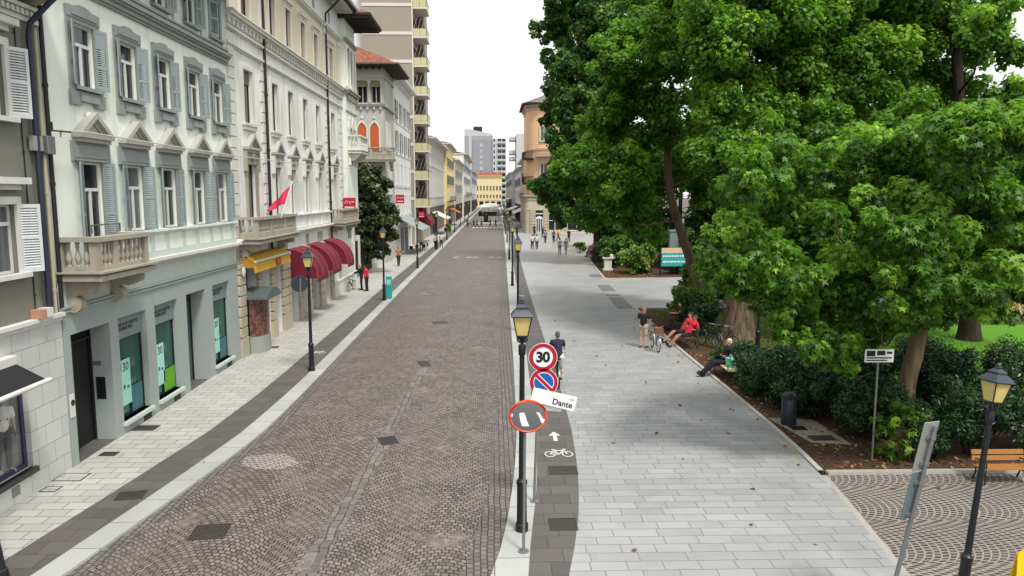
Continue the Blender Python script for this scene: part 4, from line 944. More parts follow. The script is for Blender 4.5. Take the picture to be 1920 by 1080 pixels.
plain_block('yellow_end_house', 'low yellow house with a red roof closing the far end of the street', (-11.,400,0), 0, 15.5, 16.2, 14, m_yellow,
    [(8.6,2.6,9,1.,''),(4.6,2.,9,1.,'')], m_yellow, m_yellow2, .8, m_tile, gf=3.8, shop_n=5, rise=2.2)
def hotel():
    t = thing('slab_tower', 'grey slab tower with a bluish panel and white balconied wing on the skyline', 'tower', (-16.3,430,0), 0)
    g1 = plaster('slab_grey', (150,151,154), (110,112,118), .2); bl = paint('slab_bluish_panel', (138,140,147), .6, .08, .3); wh = paint('slab_white', (178,181,184), .6, .05)
    mb = MB(); mb.box(0,0,0,16.,16,39.5); mb.build('wall', g1, t, 0)
    mb = MB(); mb.box(4.6,-.3,4,14.6,0,37.2); mb.build('panel', bl, t, 0)
    mb = MB(); mb.box(0,.1,39.5,3.,15,43.2); mb.add([(3,.1,39.5),(16,.1,39.5),(16,15,39.5),(3,15,39.5),(3,.1,43.2),(16,.1,40.6),(16,15,40.6),(3,15,43.2)],[(0,1,5,4),(4,5,6,7),(1,2,6,5)]); mb.box(2.4,-.25,14,4.,0,40); mb.build('upper_storey', wh, t, 0)
    mb = MB(); mb.box(5.,4,41.,10.,10,45.); mb.build('roof_plant', m_iron, t, 0)
    mb = MB(); mb.path([(7,6,45.2),(7,6,48)], .1, 5); mb.build('antenna', m_iron, t)
    sg = MB(); zs = (33.5,30.2,27.,23.8,20.6)
    for k, z in enumerate(zs): sg.box(8.7,-.5,z,10.7-.4*(k % 2),-.32,z+.5); sg.box(9.,-.5,z+.8,9.4,-.32,z+1.7); sg.box(10.,-.5,z+.8,10.3,-.32,z+1.7)
    sg.build('lettering', m_frame, t, 0)
    sp = MB(); sp.box(8.4,-.5,14.,13.,-.32,19.); sp.build('billboard', paint('billboard_mint', (186,212,206), .6, .1), t, 0)
    mb = MB(); mb.box(16.,-1,0,23.6,16,37.8); mb.build('wing_wall', wh, t, 0)
    for k in range(11):
        z = 3.+3.25*k
        for i in range(3):
            x = 16.5+2.4*i; w = MB(); w.box(x,-1.1,z+.9,x+(.8 if i == 0 else 1.9),-.98,z+2.4); w.build('window', m_pane, t, 0)
        b = MB(); b.box(18.7,-2.2,z-.2,23.4,-1.,z+.7); b.build('balcony', wh, t, 0)
    return t
hotel()
# ---------------------------------------------------------------- right side far row
RZ = R(-90)
plain_block('pink_house', 'pinkish house directly behind the orange corner building', (6.6,172.,0), RZ, 33, 13.2, 10, m_pink, [(9.4,1.8,8,1.1,'sg'),(5.9,2.,8,1.1,'b')], m_shop, m_stoneL, 1.1, m_tile, gf=4.3, shop_n=7)
plain_block('white_row_house', 'pale house with awnings in the middle of the far right row', (6.2,214.,0), RZ, 42, 12.4, 12, m_pale, [(8.6,1.8,9,1.1,'sg'),(5.6,1.9,9,1.1,'')], m_shopd, m_stoneL, .9, m_tile, gf=4.2, shop_n=8)
plain_block('end_row_house', 'farthest house front of the right row', (5.6,330.,0), RZ, 100, 13., 12, m_grey2, [(9.4,1.8,16,1.2,'sg'),(5.8,1.9,16,1.2,'')], m_shopd, m_stoneL, .9, m_tile, gf=4.2, shop_n=12)
wn = [(x, x+1.3, z, z+1.6) for z in (14.,17.5,21.) for x in (7.,10.5)]
t = slabblock('grey_tower_block', 'plain light grey block with side balconies rising over the far right row', 'building', (6.8,222.,0), 16, 16, 24.2, m_grey2, wn)
for z in (22.4,18.4,16.6): b = MB(); b.box(-2.,2,z,0,9,z+.25); b.box(-2.,2,z+.25,-1.9,9,z+1.1); b.box(-1.9,2.,z+.25,0,2.1,z+1.1); b.build('balcony', m_grey2, t, 0)
def corner_house():
    t = thing('corner_house', 'orange corner house with stone ground floor and iron balconies at the far plaza end', 'building', (5.2,126.5,0), 0)
    m_or = plaster('orange_plaster', (218,180,142), (170,120,84), .3); m_st = plaster('sandstone', (186,176,156), (110,102,88), .4); W = 24.; D = 14.
    def rnd(r, ins=0., x1=W):
        r = .9 if r == 2.4 and not ins else r
        return [(ins+r-r*math.cos(PI/2*k/8), ins+r-r*math.sin(PI/2*k/8)) for k in range(9)]+[(x1-ins,ins),(x1-ins,D),(ins,D)]
    mb = MB(); mb.prism(rnd(2.4,.5,16.)[::-1], 6.4, 21.6, 'z'); mb.build('wall', m_or, t, 30)
    mb = MB(); mb.prism(rnd(2.4), 0, 6.3, 'z'); mb.build('ground_floor_wall', m_st, t, 30)
    b = MB()
    for z, h, o in ((3.9,.2,.1),(5.6,.2,.15),(6.1,.16,.3),(6.26,.14,.45)):
        b.prism([(x-(o if x < W/2 else -o*.0), y-(o if y < D/2 else 0)) for x, y in rnd(2.4)], z, z+h, 'z')
    b.build('cornice', m_st, t, 30)
    b = MB()
    for z, h, o in ((13.9,.25,.12),(20.6,.25,.15),(21.1,.3,.4)): b.prism([(x-(o if x < 8 else 0), y-(o if y < D/2 else 0)) for x, y in rnd(2.4,.5,16.)], z, z+h, 'z')
    b.build('string_course', m_st, t, 30)
    e = MB(); e.prism([(x-(.9 if x < 8 else 0), y-(.9 if y < D/2 else 0)) for x, y in rnd(2.4,.5,16.)], 21.45, 21.7, 'z'); e.build('eaves', m_eavew, t, 30)
    P = [(x-(.9 if x < 8 else 0), y-(.9 if y < D/2 else 0), 21.72) for x, y in rnd(2.4,.5,16.)]; r = MB(); r.add(P+[(5.,6.,24.1),(12.,6.,24.1)], [(i,i+1,len(P)) for i in range(9)]+[(9,10,len(P)+1),(9,len(P)+1,len(P)),(10,11,len(P)+1),(11,0,len(P))]); r.build('roof', paint('slate_roof', (112,100,94), .8, .2), t, 0)
    q = MB()
    for x0 in (.95,3.2,6.3,10.6,14.6,19.4):
        for k in range(8): q.box(x0,-.16,.1+.48*k,x0+.95,-.0,.5+.48*k)
    for k in range(8): q.prism([(x-.14,y-.14) for x, y in rnd(2.4)[1:7]]+[(x+.1,y+.1) for x, y in rnd(2.4)[1:7]][::-1], .1+.48*k, .5+.48*k, 'z')
    q.build('rusticated_pier', m_rust, t, 0)
    d = MB(); d.box(1.95,-.05,.3,3.15,.02,3.9); do = d.build('door', m_iron, t, 0)
    q = MB()
    for x in (1.95,2.3,2.68,3.03): q.box(x,-.12,.3,x+.12,-.05,2.5)
    n = 10; arc = [(2.55+.62*math.cos(PI*k/n), 2.45+.45*math.sin(PI*k/n)) for k in range(n+1)]
    q.prism(arc, -.13, -.06); q.box(1.95,-.12,3.25,3.15,-.05,3.4); q.build('frame', m_white, do, 0)
    for x0, x1 in ((4.2,6.2),(7.4,10.4),(11.7,14.4)):
        w = MB(); w.box(x0,-.04,.5,x1,.02,3.8); wo = w.build('shop_window', m_pane, t, 0)
        q = MB(); q.box(x0,-.1,2.1,x1,-.04,2.2); q.box(x0,-.1,3.3,x1,-.04,3.42); q.box((x0+x1)/2-.05,-.1,.5,(x0+x1)/2+.05,-.04,3.8); q.box(x0,-.1,.4,x1,-.04,.55); q.build('frame', m_white, wo, 0)
    st = MB(); st.box(2.,-1.6,0,14,-.0,.16); st.box(2.,-1.,.16,14,0,.3); st.build('step', m_st, t, 0)
    for z in (9.3,15.4):
        for x in (2.7,5.8,8.9):
            w = window(1.2, 2.4, m_frame, m_panel, .02, None, 1, .08); w.parent = t; w.location = (x,.42,z)
            s = MB(); surround(s, 1.2, 2.4, .2, .08); s.build('surround', m_st, w, 30)
    for z, x0, x1 in ((13.1,1.8,7.),(8.3,1.8,7.)):
        s = MB(); s.box(x0,-.9,z-.3,x1,.5,z); o = s.build('balcony', m_stone, t, 30)
        q = MB(); q.box(x0,-.9,z+.9,x1,-.84,z+1.); q.box(x0,-.9,z+.05,x1,-.84,z+.12)
        for k in range(30): u = x0+(x1-x0)*k/30; q.box(u,-.89,z,u+.05,-.85,z+.9)
        q.build('railing', paint('pinkish_iron', (120,84,78), .6, .2), o, 0)
    for z in (8.5,12.6):
        q = MB(); n = 10; pts = [(1.6+1.9*math.cos(PI*.5+PI*k/n), 2.2+1.9*math.sin(PI*.5+PI*k/n)) for k in range(n+1)]
        q.prism(pts, z-.3, z, 'z')
        for a, b_ in zip(pts, pts[1:]):
            q.path([(*a,z+1.),(*b_,z+1.)], .06, 5)
            for u in (.0,.33,.66): x = a[0]+(b_[0]-a[0])*u; y = a[1]+(b_[1]-a[1])*u; q.path([(x,y,z),(x,y,z+1.)], .035, 4)
        q.build('balcony', m_iron, t, 30)
    w = MB(); w.torus((4.4,.1,8.2),(0,1,0),1.05,.26,24,8); w.ell((4.4,.2,8.2),.85,.15,.85); w.build('wreath_ornament', m_stoneL, t, 60)
    w = MB(); w.ell((2.,.4,6.8),.8,.4,.35); w.ell((7.2,.4,6.8),.8,.4,.35); w.add([(6.2,0,6.4),(7.8,0,6.4),(7.,.2,7.9),(7.,.9,6.4)],[(0,1,2),(1,3,2),(3,0,2)]); w.build('scroll_ornament', m_stoneL, t, 60)
    return t
corner_house()
# pale buildings glimpsed beyond the park through the foliage
plain_block('park_house', 'pale house glimpsed through the leaves beyond the bright lawn', (34.,66.,0), R(-8), 60, 13., 10, m_pale, [(8.6,1.9,12,1.2,'sd'),(5.2,1.9,12,1.2,'sd')], m_grey2, m_stoneL, .6, m_tile, gf=4., shop_n=10)
# ================================================================ street furniture
m_lamp = paint('lamp_iron', (28,30,34), .38, .15, 8.); m_lampb = paint('lamp_iron_bluish', (52,58,68), .4, .12, 8.)
def lampglass():
    t = NT('lamp_glass_yellow'); n = t.noise(3., 3); return t.fin(t.mix(n, lin((178,160,84)), lin((214,198,124))), .25, 0, .5)
m_lg = lampglass(); m_red2 = paint('sign_red', (176,20,44), .4, .06); m_wsign = paint('sign_white', (226,228,226), .4, .04); m_bsign = paint('sign_blue', (28,92,168), .4, .06); m_blk = paint('sign_black', (18,18,18), .5)
m_back = paint('sign_back_grey', (150,154,150), .45, .15, 3., metal=.3)
def make_lamp(name='street_lamp'):
    t = thing(name, 'x', 'street lamp', (0,0,0))
    b = MB(); b.lathe([(.125,0),(.125,.14),(.1,.16),(.098,.2),(.092,.9),(.105,.94),(.105,1.),(.07,1.04),(.065,1.06)], 14); b.build('base', m_lamp, t)
    p = MB(); p.lathe([(.062,1.05),(.056,2.),(.047,3.55),(.047,3.6)], 12); p.lathe([(.066,3.46),(.07,3.5),(.07,3.62),(.06,3.66)], 12); p.build('pole', m_lamp, t)
    k = MB(); k.lathe([(.03,3.62),(.03,3.72),(.075,3.76),(.11,3.8),(.11,3.83)], 10)
    for a in range(4): w = a*PI/2+PI/4; k.path([(.045*math.cos(w),.045*math.sin(w),3.7),(.13*math.cos(w),.13*math.sin(w),3.74),(.115*math.cos(w),.115*math.sin(w),3.85)], .012, 5)
    k.build('bracket', m_lamp, t)
    z0, z1, r0, r1 = 3.84, 4.2, .105*1.414, .172*1.414
    f = MB()
    for a in range(4):
        w = PI/4+a*PI/2; w2 = w+PI/2
        A0 = (r0*math.cos(w), r0*math.sin(w), z0); A1 = (r1*math.cos(w), r1*math.sin(w), z1); B0 = (r0*math.cos(w2), r0*math.sin(w2), z0); B1 = (r1*math.cos(w2), r1*math.sin(w2), z1)
        f.path([A0,A1], .012, 5); f.path([A0,B0], .012, 5); f.path([A1,B1], .014, 5)
    lf = f.build('lantern', m_lamp, t)
    g = MB(); g.lathe([(r0*.97,z0+.004),(r1*.97,z1-.004)], 4, phase=PI/4); g.build('glass', m_lg, lf, 0)
    h = MB(); h.lathe([(r1*1.22,z1),(r1*1.22,z1+.015),(r1*.86,z1+.1),(r1*.62,z1+.135),(r1*.62,z1+.175),(r1*.34,z1+.225),(.05,z1+.24)], 4, phase=PI/4); h.build('roof', m_lampb, lf, 20)
    h = MB(); h.lathe([(.05,z1+.235),(.06,z1+.26),(.03,z1+.28),(.045,z1+.3),(.01,z1+.34)], 10); h.build('finial', m_lampb, lf)
    return t
LAMP = make_lamp(); used = [0]
def lamp(x, y, label, rz=0., lean=(0,0), s=1., g='street lamps along the street', z=.055):
    o = LAMP if not used[0] else dup(LAMP); used[0] += 1
    o.location = (x,y,z); o.rotation_euler = (lean[0],lean[1],rz); o.scale = (s,s,s); o['label'] = label; o['group'] = g; return o
lamp(.53,13.75, 'black street lamp with yellow lantern nearest the camera, at the kerb beside the round signs')
lampR = [35.2,52.9,74.9,101.9,124.,147.,172.]; ordn = ['second','third','fourth','fifth','sixth','seventh','eighth','ninth','tenth','eleventh']
for i, y in enumerate(lampR): lamp(lerp_tab(T_kerb,y)+.32, y, ordn[i]+' black street lamp along the right kerb, counted from the camera')
lampL = [27.15,45.6,65.9,89.,108.,130.,152.,176.,202.]; ordl = ['first']+ordn
for i, y in enumerate(lampL):
    lb = ordl[i]+' black street lamp along the left kerb, counted from the bank'
    if i == 0: lb = 'black street lamp on the left kerb carrying a round sign on a curved arm'
    if i == 1: lb = 'black street lamp on the left kerb beside the turquoise post'
    lamp(-6.72, y, lb)
lamp(-8.35,12.15, 'black lamp post cut off by the lower left corner of the picture', lean=(0,R(-7)))
lamp(7.26,10.8, 'leaning street lamp with yellow lantern at the right edge, before the orange bench', R(12), (R(-1.5),R(7.3)), .865)
LP2 = lamp(10.6,29.25, 'black lamp post standing on the park lawn beside the thick trunk', z=.05)
# round blue-backed sign on a curved arm at the first left lamp
t = thing('round_sign', 'round dark traffic sign on a curved arm of the lamp by the crimson awnings', 'traffic sign', (-7.02,27.0,3.3))
mb = MB(); mb.lathe([(.3,0),(.3,.02)], 28); o = mb.build('disc', paint('sign_back_dark', (46,52,62), .4, .15), t, 30); o.rotation_euler = (R(90),0,R(14))
mb = MB(); mb.path([(.05,-.06,.2),(.02,-.06,-.5),(.06,-.04,-.85),(.24,.1,-1.1)], .03, 8); mb.build('arm', m_steel, t)
# totem post
t = thing('turquoise_post', 'turquoise information post on the dark strip behind the second left lamp', 'post', (-6.52,46.4,.055))
mb = MB(); mb.box(-.17,-.12,0,.17,.12,1.38); mb.build('body', paint('turquoise', (32,158,152), .45, .1), t, 30, .03)
mb = MB(); mb.box(-.18,-.13,1.385,.18,.13,1.46); mb.box(-.12,-.128,.9,.12,-.12,1.2); mb.build('cap', paint('pale_turquoise', (150,208,202), .45, .1), t, 0)
# ---------------------------------------------------------------- signs beside the nearest lamp
t = thing('sign_post', 'thin grey post carrying the speed limit, no parking and street name plates', 'sign post', (.84,15.1,.05))
mb = MB(); mb.path([(0,0,0),(.12,0,3.5)], .03, 10); mb.lathe([(.09,0),(.09,.02)], 12); mb.build('pole', m_steel, t)
def disc(t, c, r, rz, name='speed_sign'):
    e = MB(); e.lathe([(r,-.02),(r,.0)], 36); o = e.build(name, m_back, t, 30); o.location = c; o.rotation_euler = (R(90),0,rz)
    def ring(r0, z, m, nm): q = MB(); q.lathe([(r0,z-.0025),(r0,z)], 36); q.build(nm, m, o, 30)
    return o, ring
o, ring = disc(t, (.17,-.05,3.13), .3, 0); ring(.298,.004,m_wsign,'rim'); ring(.288,.007,m_red2,'border'); ring(.205,.0095,m_wsign,'face')
text_mesh('lettering', '30', .3, m_blk, o, (0,-.005,.0125), (0,0,0), .012, .001, space=.92)
o, ring = disc(t, (.19,-.05,2.6), .3, 0, 'no_parking_sign'); ring(.298,.004,m_wsign,'rim'); ring(.288,.007,m_red2,'border'); ring(.215,.0095,m_wsign,'inner_rim'); ring(.2,.012,m_bsign,'face')
q = MB(); q.obox((0,0,.0145), (.2*.707,-.2*.707,0), (.05*.707,.05*.707,0), (0,0,.001)); q.build('band_rim', m_wsign, o, 0); q = MB(); q.obox((0,0,.017), (.215*.707,-.215*.707,0), (.032*.707,.032*.707,0), (0,0,.001)); q.build('diagonal_band', m_red2, o, 0)
pl = MB(); pl.box(-.08,-.012,-.15,.84,.012,.15); o = pl.build('street_name_plate', m_wsign, t, 30, .006); o.location = (0.02,-.16,2.36); o.rotation_euler = (R(-4),R(13),R(-3))
text_mesh('lettering', 'Dante', .17, m_blk, o, (.57,-.014,-.045), (R(90),0,0), .004, .001); text_mesh('lettering', 'v.le', .06, m_blk, o, (.74,-.014,.08), (R(90),0,0), .001, .001)
pl = MB(); pl.box(-.15,-.01,-.09,.36,.01,.09); o = pl.build('supplement_plate', m_wsign, t, 0, .004); o.location = (.2,-.12,2.12); o.rotation_euler = (0,R(6),0)
q = MB(); q.path([(-.1,-.013,.03),(.06,-.013,.03)], .012, 4); q.path([(.14,-.013,.03),(.3,-.013,.03)], .012, 4); q.build('arrow', m_blk, o, 0)
t = thing('traffic_mirror', 'round traffic mirror with orange rim on its own post before the nearest lamp', 'traffic mirror', (.53,12.88,.055))
mb = MB(); mb.path([(0,0,0),(.02,0,2.5)], .028, 10); mb.lathe([(.1,0),(.1,.02)], 12); mb.build('pole', m_steel, t)
tm = NT('mirror_silver'); m_mir = tm.fin((.82,.84,.85,1), .03, 1.); m_orim = paint('mirror_orange', (230,84,34), .4, .12, 3.)
mo = MB(); mo.lathe([(.335,-.05),(.345,-.02),(.345,.02),(.32,.035),(.3,.02)], 40); R0 = mo.build('rim', m_orim, t, 60); R0.location = (.07,-.08,2.56); R0.rotation_euler = (R(90+1.5),0,R(2))
R0.scale = (1,.86,1)
mm = MB(); prof = [(.302*math.sin(a), .02+.016*(math.cos(a))) for a in [PI/2*k/8 for k in range(6,0,-1)]]+[(.004,.036)]; mm.lathe([(.302,.0),(.302,.024)]+prof, 40); mm.build('mirror', m_mir, R0, 80)
vz = MB()
for k in range(13):
    a0 = PI*.12+PI*.76*k/13; a1 = PI*.12+PI*.76*(k+1)/13
    vz.add([(.345*math.cos(a0),.345*math.sin(a0),.0),(.345*math.cos(a1),.345*math.sin(a1),.0),(.355*math.cos(a1),.355*math.sin(a1),.14*math.sin(a1)),(.355*math.cos(a0),.355*math.sin(a0),.14*math.sin(a0))],[(0,1,2,3),(3,2,1,0)])
vz.build('visor', m_orim, R0, 60)
# sign seen from behind, lower right
t = thing('traffic_sign', 'two grey traffic plates seen edge-on from behind on a leaning steel post, lower right', 'traffic sign', (5.86,10.4,.05)); t.rotation_euler = (R(6.5),R(8.4),R(38))
mb = MB(); mb.path([(0,0,-.1),(0,0,3.15)], .034, 10)
for z in (1.75,2.25,2.55,2.95): mb.lathe([(.045,0),(.045,.05)], 10, (0,0,z)); mb.box(-.12,.02,z,.12,.05,z+.05)
mb.build('pole', m_steel, t)
mb = MB(); mb.box(-.26,.05,2.45,.26,.07,3.2); mb.build('plate', m_back, t, 0, .01)
mb = MB(); mb.box(-.24,.05,1.7,.24,.07,2.43); mb.build('plate', paint('sign_back_slate', (96,108,112), .45, .15, 3.), t, 0, .01)
# ---------------------------------------------------------------- benches
def bench(loc, rz, label, mslat, L=1.7):
    t = thing('park_bench', label, 'bench', loc, rz, 'park benches')
    s = MB()
    for k in range(4): y = -.42+.12*k; s.box(-L/2,y,.43,L/2,y+.1,.465)
    s.build('seat', mslat, t, 0, .004)
    b = MB()
    for k in range(2): z = .56+.17*k; b.add([(-L/2,.06+.04*k,z),(L/2,.06+.04*k,z),(L/2,.095+.04*k,z),(-L/2,.095+.04*k,z),(-L/2,.085+.04*k,z+.13),(L/2,.085+.04*k,z+.13),(L/2,.12+.04*k,z+.13),(-L/2,.12+.04*k,z+.13)],[(0,3,2,1),(4,5,6,7),(0,1,5,4),(1,2,6,5),(2,3,7,6),(3,0,4,7)])
    b.build('backrest', mslat, t, 0, .004)
    for x in (-L/2+.12, L/2-.12):
        q = MB(); q.path([(x,-.42,0),(x,-.38,.2),(x,-.4,.42),(x,0.02,.42),(x,.12,.55),(x,.2,.88)], .024, 7); q.path([(x,.14,0),(x,.05,.2),(x,.02,.42)], .024, 7)
        q.path([(x,-.4,.42),(x,-.42,.6),(x,-.3,.66),(x,.08,.62)], .02, 6); q.torus((x,-.2,.3),(1,0,0),.085,.014,14,5); q.torus((x,-.03,.32),(1,0,0),.06,.012,12,5); q.build('leg', m_iron, t)
    return t
m_slo = paint('bench_orange_wood', (158,108,52), .5, .15, 5.); m_sly = paint('bench_pale_wood', (200,192,150), .6, .12, 5.); m_slb = paint('bench_brown_wood', (92,72,56), .6, .2, 5.)
bo = bench((11.5,16.1,.05), 0, 'orange slatted bench on the fan paving at the right edge', m_slo, 1.55); bo.scale = (.78,.78,.78)
B1 = (8.45,25.7,.05); bench(B1, R(-90), 'pale slatted bench where the blonde person in black sits', m_sly, 1.8)
B2 = (8.45,31.5,.05); bench(B2, R(-90), 'dark bench with curled iron legs where two people in red sit', m_slb, 1.8)
B3 = (9.0,35.1,.05); bench(B3, R(-90), 'brown bench in front of the bushes at the path corner', m_slb, 1.7)
B4 = (10.5,77.6,.05); bench(B4, R(-90), 'far brown bench below the dark evergreens', m_slb, 1.9)
# bin, info sign, notice board, pedestal, pillar, covers
t = thing('litter_bin', 'dark grey cylindrical litter bin on the concrete pad by the laurels', 'litter bin', (8.33,20.3,.06))
mb = MB(); mb.lathe([(.2,0),(.21,.02),(.21,.72),(.2,.74)], 20); mb.build('body', paint('bin_slate', (44,48,58), .4, .1), t)
mb = MB(); mb.lathe([(.215,.74),(.22,.76),(.2,.86),(.12,.93),(.02,.95)], 20); mb.box(-.13,-.225,.76,.13,-.17,.86); mb.build('lid', paint('bin_lid', (36,40,48), .4, .1), t)
t = thing('park_sign', 'small white notice plate on a thin pole among the laurels', 'sign', (9.25,17.4,.04)); t.scale = (1,1,1.13)
mb = MB(); mb.path([(0,0,0),(0,0,2.45)], .025, 8); mb.build('pole', m_steel, t)
mb = MB(); mb.box(-.35,-.045,2.18,.35,-.025,2.46); p = mb.build('plate', m_wsign, t, 0)
mb = MB()
for x0, x1, z0, z1 in ((-.31,-.1,2.31,2.43),(-.06,.14,2.33,2.43),(.18,.31,2.36,2.41),(-.31,.31,2.26,2.29),(-.31,.2,2.21,2.235)): mb.box(x0,-.048,z0,x1,-.0455,z1)
mb.build('lettering', m_blk, p, 0)
t = thing('notice_board', 'turquoise notice board with white lettering and a pale top panel beside the leaning trunk', 'notice board', (13.5,59.6,.05), R(8))
m_turq = paint('board_turquoise', (44,158,160), .45, .08)
mb = MB(); mb.box(0,-.04,.72,2.5,.04,1.72); mb.build('panel', m_turq, t, 0)
mb = MB(); mb.box(0,-.035,1.76,2.5,.035,2.2); mb.build('top_panel', paint('board_beige', (206,180,150), .6, .15, 2.), t, 0)
for x in (-.06, 2.56):
    mb = MB(); mb.box(x-.05,-.05,0,x+.05,.05,2.25); mb.build('post', m_iron, t, 0)
mb = MB(); rr = random.Random(3)
for row, z in enumerate((1.48,1.02)):
    x = .12
    while x < 2.3: w = rr.uniform(.08,.3); mb.box(x,-.052,z,min(x+w,2.4),-.041,z+.12); x += w+.07
mb.build('lettering', m_wsign, t, 0)
t = thing('pedestal', 'pale stone pedestal with a white basin on top at the corner of the branch path', 'pedestal', (9.8,63.6,.05))
mb = MB(); mb.box(-.42,-.36,0,.42,.36,.16); mb.box(-.3,-.26,.16,.3,.26,1.02); mb.build('body', m_stoneL, t, 0, .015)
mb = MB(); mb.box(-.44,-.38,1.02,.44,.38,1.12); mb.box(.18,-.34,1.12,.42,.34,1.36); mb.build('basin', m_wtrim, t, 0, .02); mb = MB(); mb.lathe([(.16,1.12),(.22,1.2),(.2,1.34),(.1,1.36)], 12, (-.1,0,0)); mb.build('bowl', m_iron, t)
t = thing('stone_pillar', 'grey stone pillar standing in the dark shrubs above the notice board', 'pillar', (15.5,64.,.04)); mb = MB(); mb.box(-.36,-.3,0,.36,.3,3.3); mb.box(-.42,-.36,3.3,.42,.36,3.45); mb.box(-.42,-.36,0,.42,.36,.3); mb.build('shaft', plaster('grey_pillar', (128,136,134), (80,84,80), .4), t, 0, .02)
m_cov = brickmat('iron_cover', .08, .05, (72,66,62), (86,80,75), (44,40,38), .014, .5, bumpd=.006, stain=.3)
def cover(x, y, w, h, z, label, rz=0., m=None, name='manhole_cover', frame=False):
    mb = MB(); mb.box(-w/2,-h/2,-.03,w/2,h/2,.003); f = MB()
    t = thing(name, label, 'manhole cover', (x,y,z), rz, 'covers set into the paving'); mb.build('lid', m or m_cov, t, 0)
    for a in ((-w/2-.03,-h/2-.03,w/2+.03,-h/2),(-w/2-.03,h/2,w/2+.03,h/2+.03),(-w/2-.03,-h/2,-w/2,h/2),(w/2,-h/2,w/2+.03,h/2)): f.box(a[0],a[1],-.03,a[2],a[3],.005)
    f.build('frame', m_iron if frame else m_cov, t, 0); return t
cover(-5.52,13.95,.62,.62,.002,'square iron cover in the sett road near the lower left',R(6))
cover(-2.82,19.3,.42,.6,.004,'dark iron grating in the middle of the road beside the pale joints',R(20),m_iron); cover(-2.7,28.4,.36,.9,.004,'second dark grating farther up the middle of the road',R(14),m_iron); cover(-2.75,37.8,.7,.8,.004,'small grating in the road far beyond the second one',R(8),m_cov)
cover(-7.85,15.65,.5,.42,.052,'brown iron cover in the dark strip of the left pavement',R(10)); cover(-9.65,18.3,.35,.25,.052,'small brown cover before the dark doorway of the bank'); cover(-9.72,20.4,.62,.42,.052,'brown cover below the first bank window'); cover(-9.45,31.5,.5,.3,.052,'dark cover on the pavement near the showcase',0,m_iron)
cover(-9.72,16.75,.6,.42,.052,'slab-filled cover with a black frame beside the white marble corner',0,m_slabL,frame=True); cover(-9.78,16.05,.3,.26,.052,'smaller slab-filled cover with a black frame left of the other',0,m_slabL,frame=True)
cover(1.62,16.9,.62,.5,.052,'dark slab cover in the cycle path just below the bicycle symbol'); cover(1.35,14.,.5,.5,.052,'dark slab cover in the cycle path nearest the camera')
cover(8.45,19.9,.38,.3,.062,'small iron drain on the concrete pad before the litter bin',0,m_iron); cover(8.75,19.05,.6,.36,.062,'larger leaf covered drain on the concrete pad')
# cycle path markings: arrow and bicycle
def bike_mark(x, y, s, rz=0, sy=1.45):
    mb = MB()
    def ring(cx, cy, r, w=.035):
        n = 28
        for k in range(n):
            a, b = 2*PI*k/n, 2*PI*(k+1)/n; mb.quad((cx+r*math.cos(a),cy+r*math.sin(a),0),(cx+(r+w)*math.cos(a),cy+(r+w)*math.sin(a),0),(cx+(r+w)*math.cos(b),cy+(r+w)*math.sin(b),0),(cx+r*math.cos(b),cy+r*math.sin(b),0))
    def bar(a, b, w=.022):
        a, b = Vector((*a,0)), Vector((*b,0)); d = (b-a).normalized(); n = Vector((-d.y,d.x,0))*w; mb.quad(a-n,b-n,b+n,a+n)
    ring(-.27,-.08,.14); ring(.27,-.08,.14); bar((-.27,-.08),(-.13,.14)); bar((-.13,.14),(.17,.14)); bar((-.13,.14),(.0,-.1)); bar((.0,-.1),(.17,.14)); bar((-.27,-.08),(0,-.1)); bar((.27,-.08),(.15,.22)); bar((.15,.22),(.26,.22)); bar((-.2,.2),(-.08,.2)); bar((-.13,.14),(-.14,.2))
    o = tag(mb.build('path', m_white, None, 0), kind='structure'); o.location = (x,y,.056); o.rotation_euler = (0,0,rz); o.scale = (s,s*sy,1)
bike_mark(1.62,18.1,.8); bike_mark(-7.25,30.4,.75); bike_mark(1.72,47.5,.8)
mb = MB(); mb.add([(-.05,-.35,0),(.05,-.35,0),(.05,.1,0),(.16,.1,0),(0,.42,0),(-.16,.1,0),(-.05,.1,0)],[(0,1,2,3,4,5,6)]); o = tag(mb.build('path', m_white, None, 0), kind='structure'); o.location = (1.63,19.35,.056)
# yellow folding board at the lower right corner
t = thing('folding_sign', 'yellow folding floor sign with rounded top at the lower right corner', 'floor sign', (8.40,10.9,.05), R(-12)); m_y = paint('plastic_yellow', (232,190,16), .35, .08)
for sg in (-1,1):
    out = [(-.26,0),(-.2,0),(-.17,.12),(.17,.12),(.2,0),(.26,0),(.2,.8)]+[(.2*math.cos(PI*k/10), .86+.13*math.sin(PI*k/10)) for k in range(11)]+[(-.2,.8)]
    mb = MB(); mb.prism(out[::-1], -.015, .015, 'y'); p = mb.build('panel', m_y, t, 30); p.rotation_euler = (R(-11)*sg,0,0); p.location = (0,-.19*sg,0)
    d = MB(); d.prism([(-.12,.3),(.12,.3),(0,.62)], sg*-.019, sg*-.016, 'y'); d.build('pictogram', m_blk, p, 0); d = MB(); d.box(-.14,min(sg*-.019,sg*-.016),.18,.14,max(sg*-.019,sg*-.016),.25); d.build('white_stripe', m_wsign, p, 0)
t.scale = (.94,.94,.94)
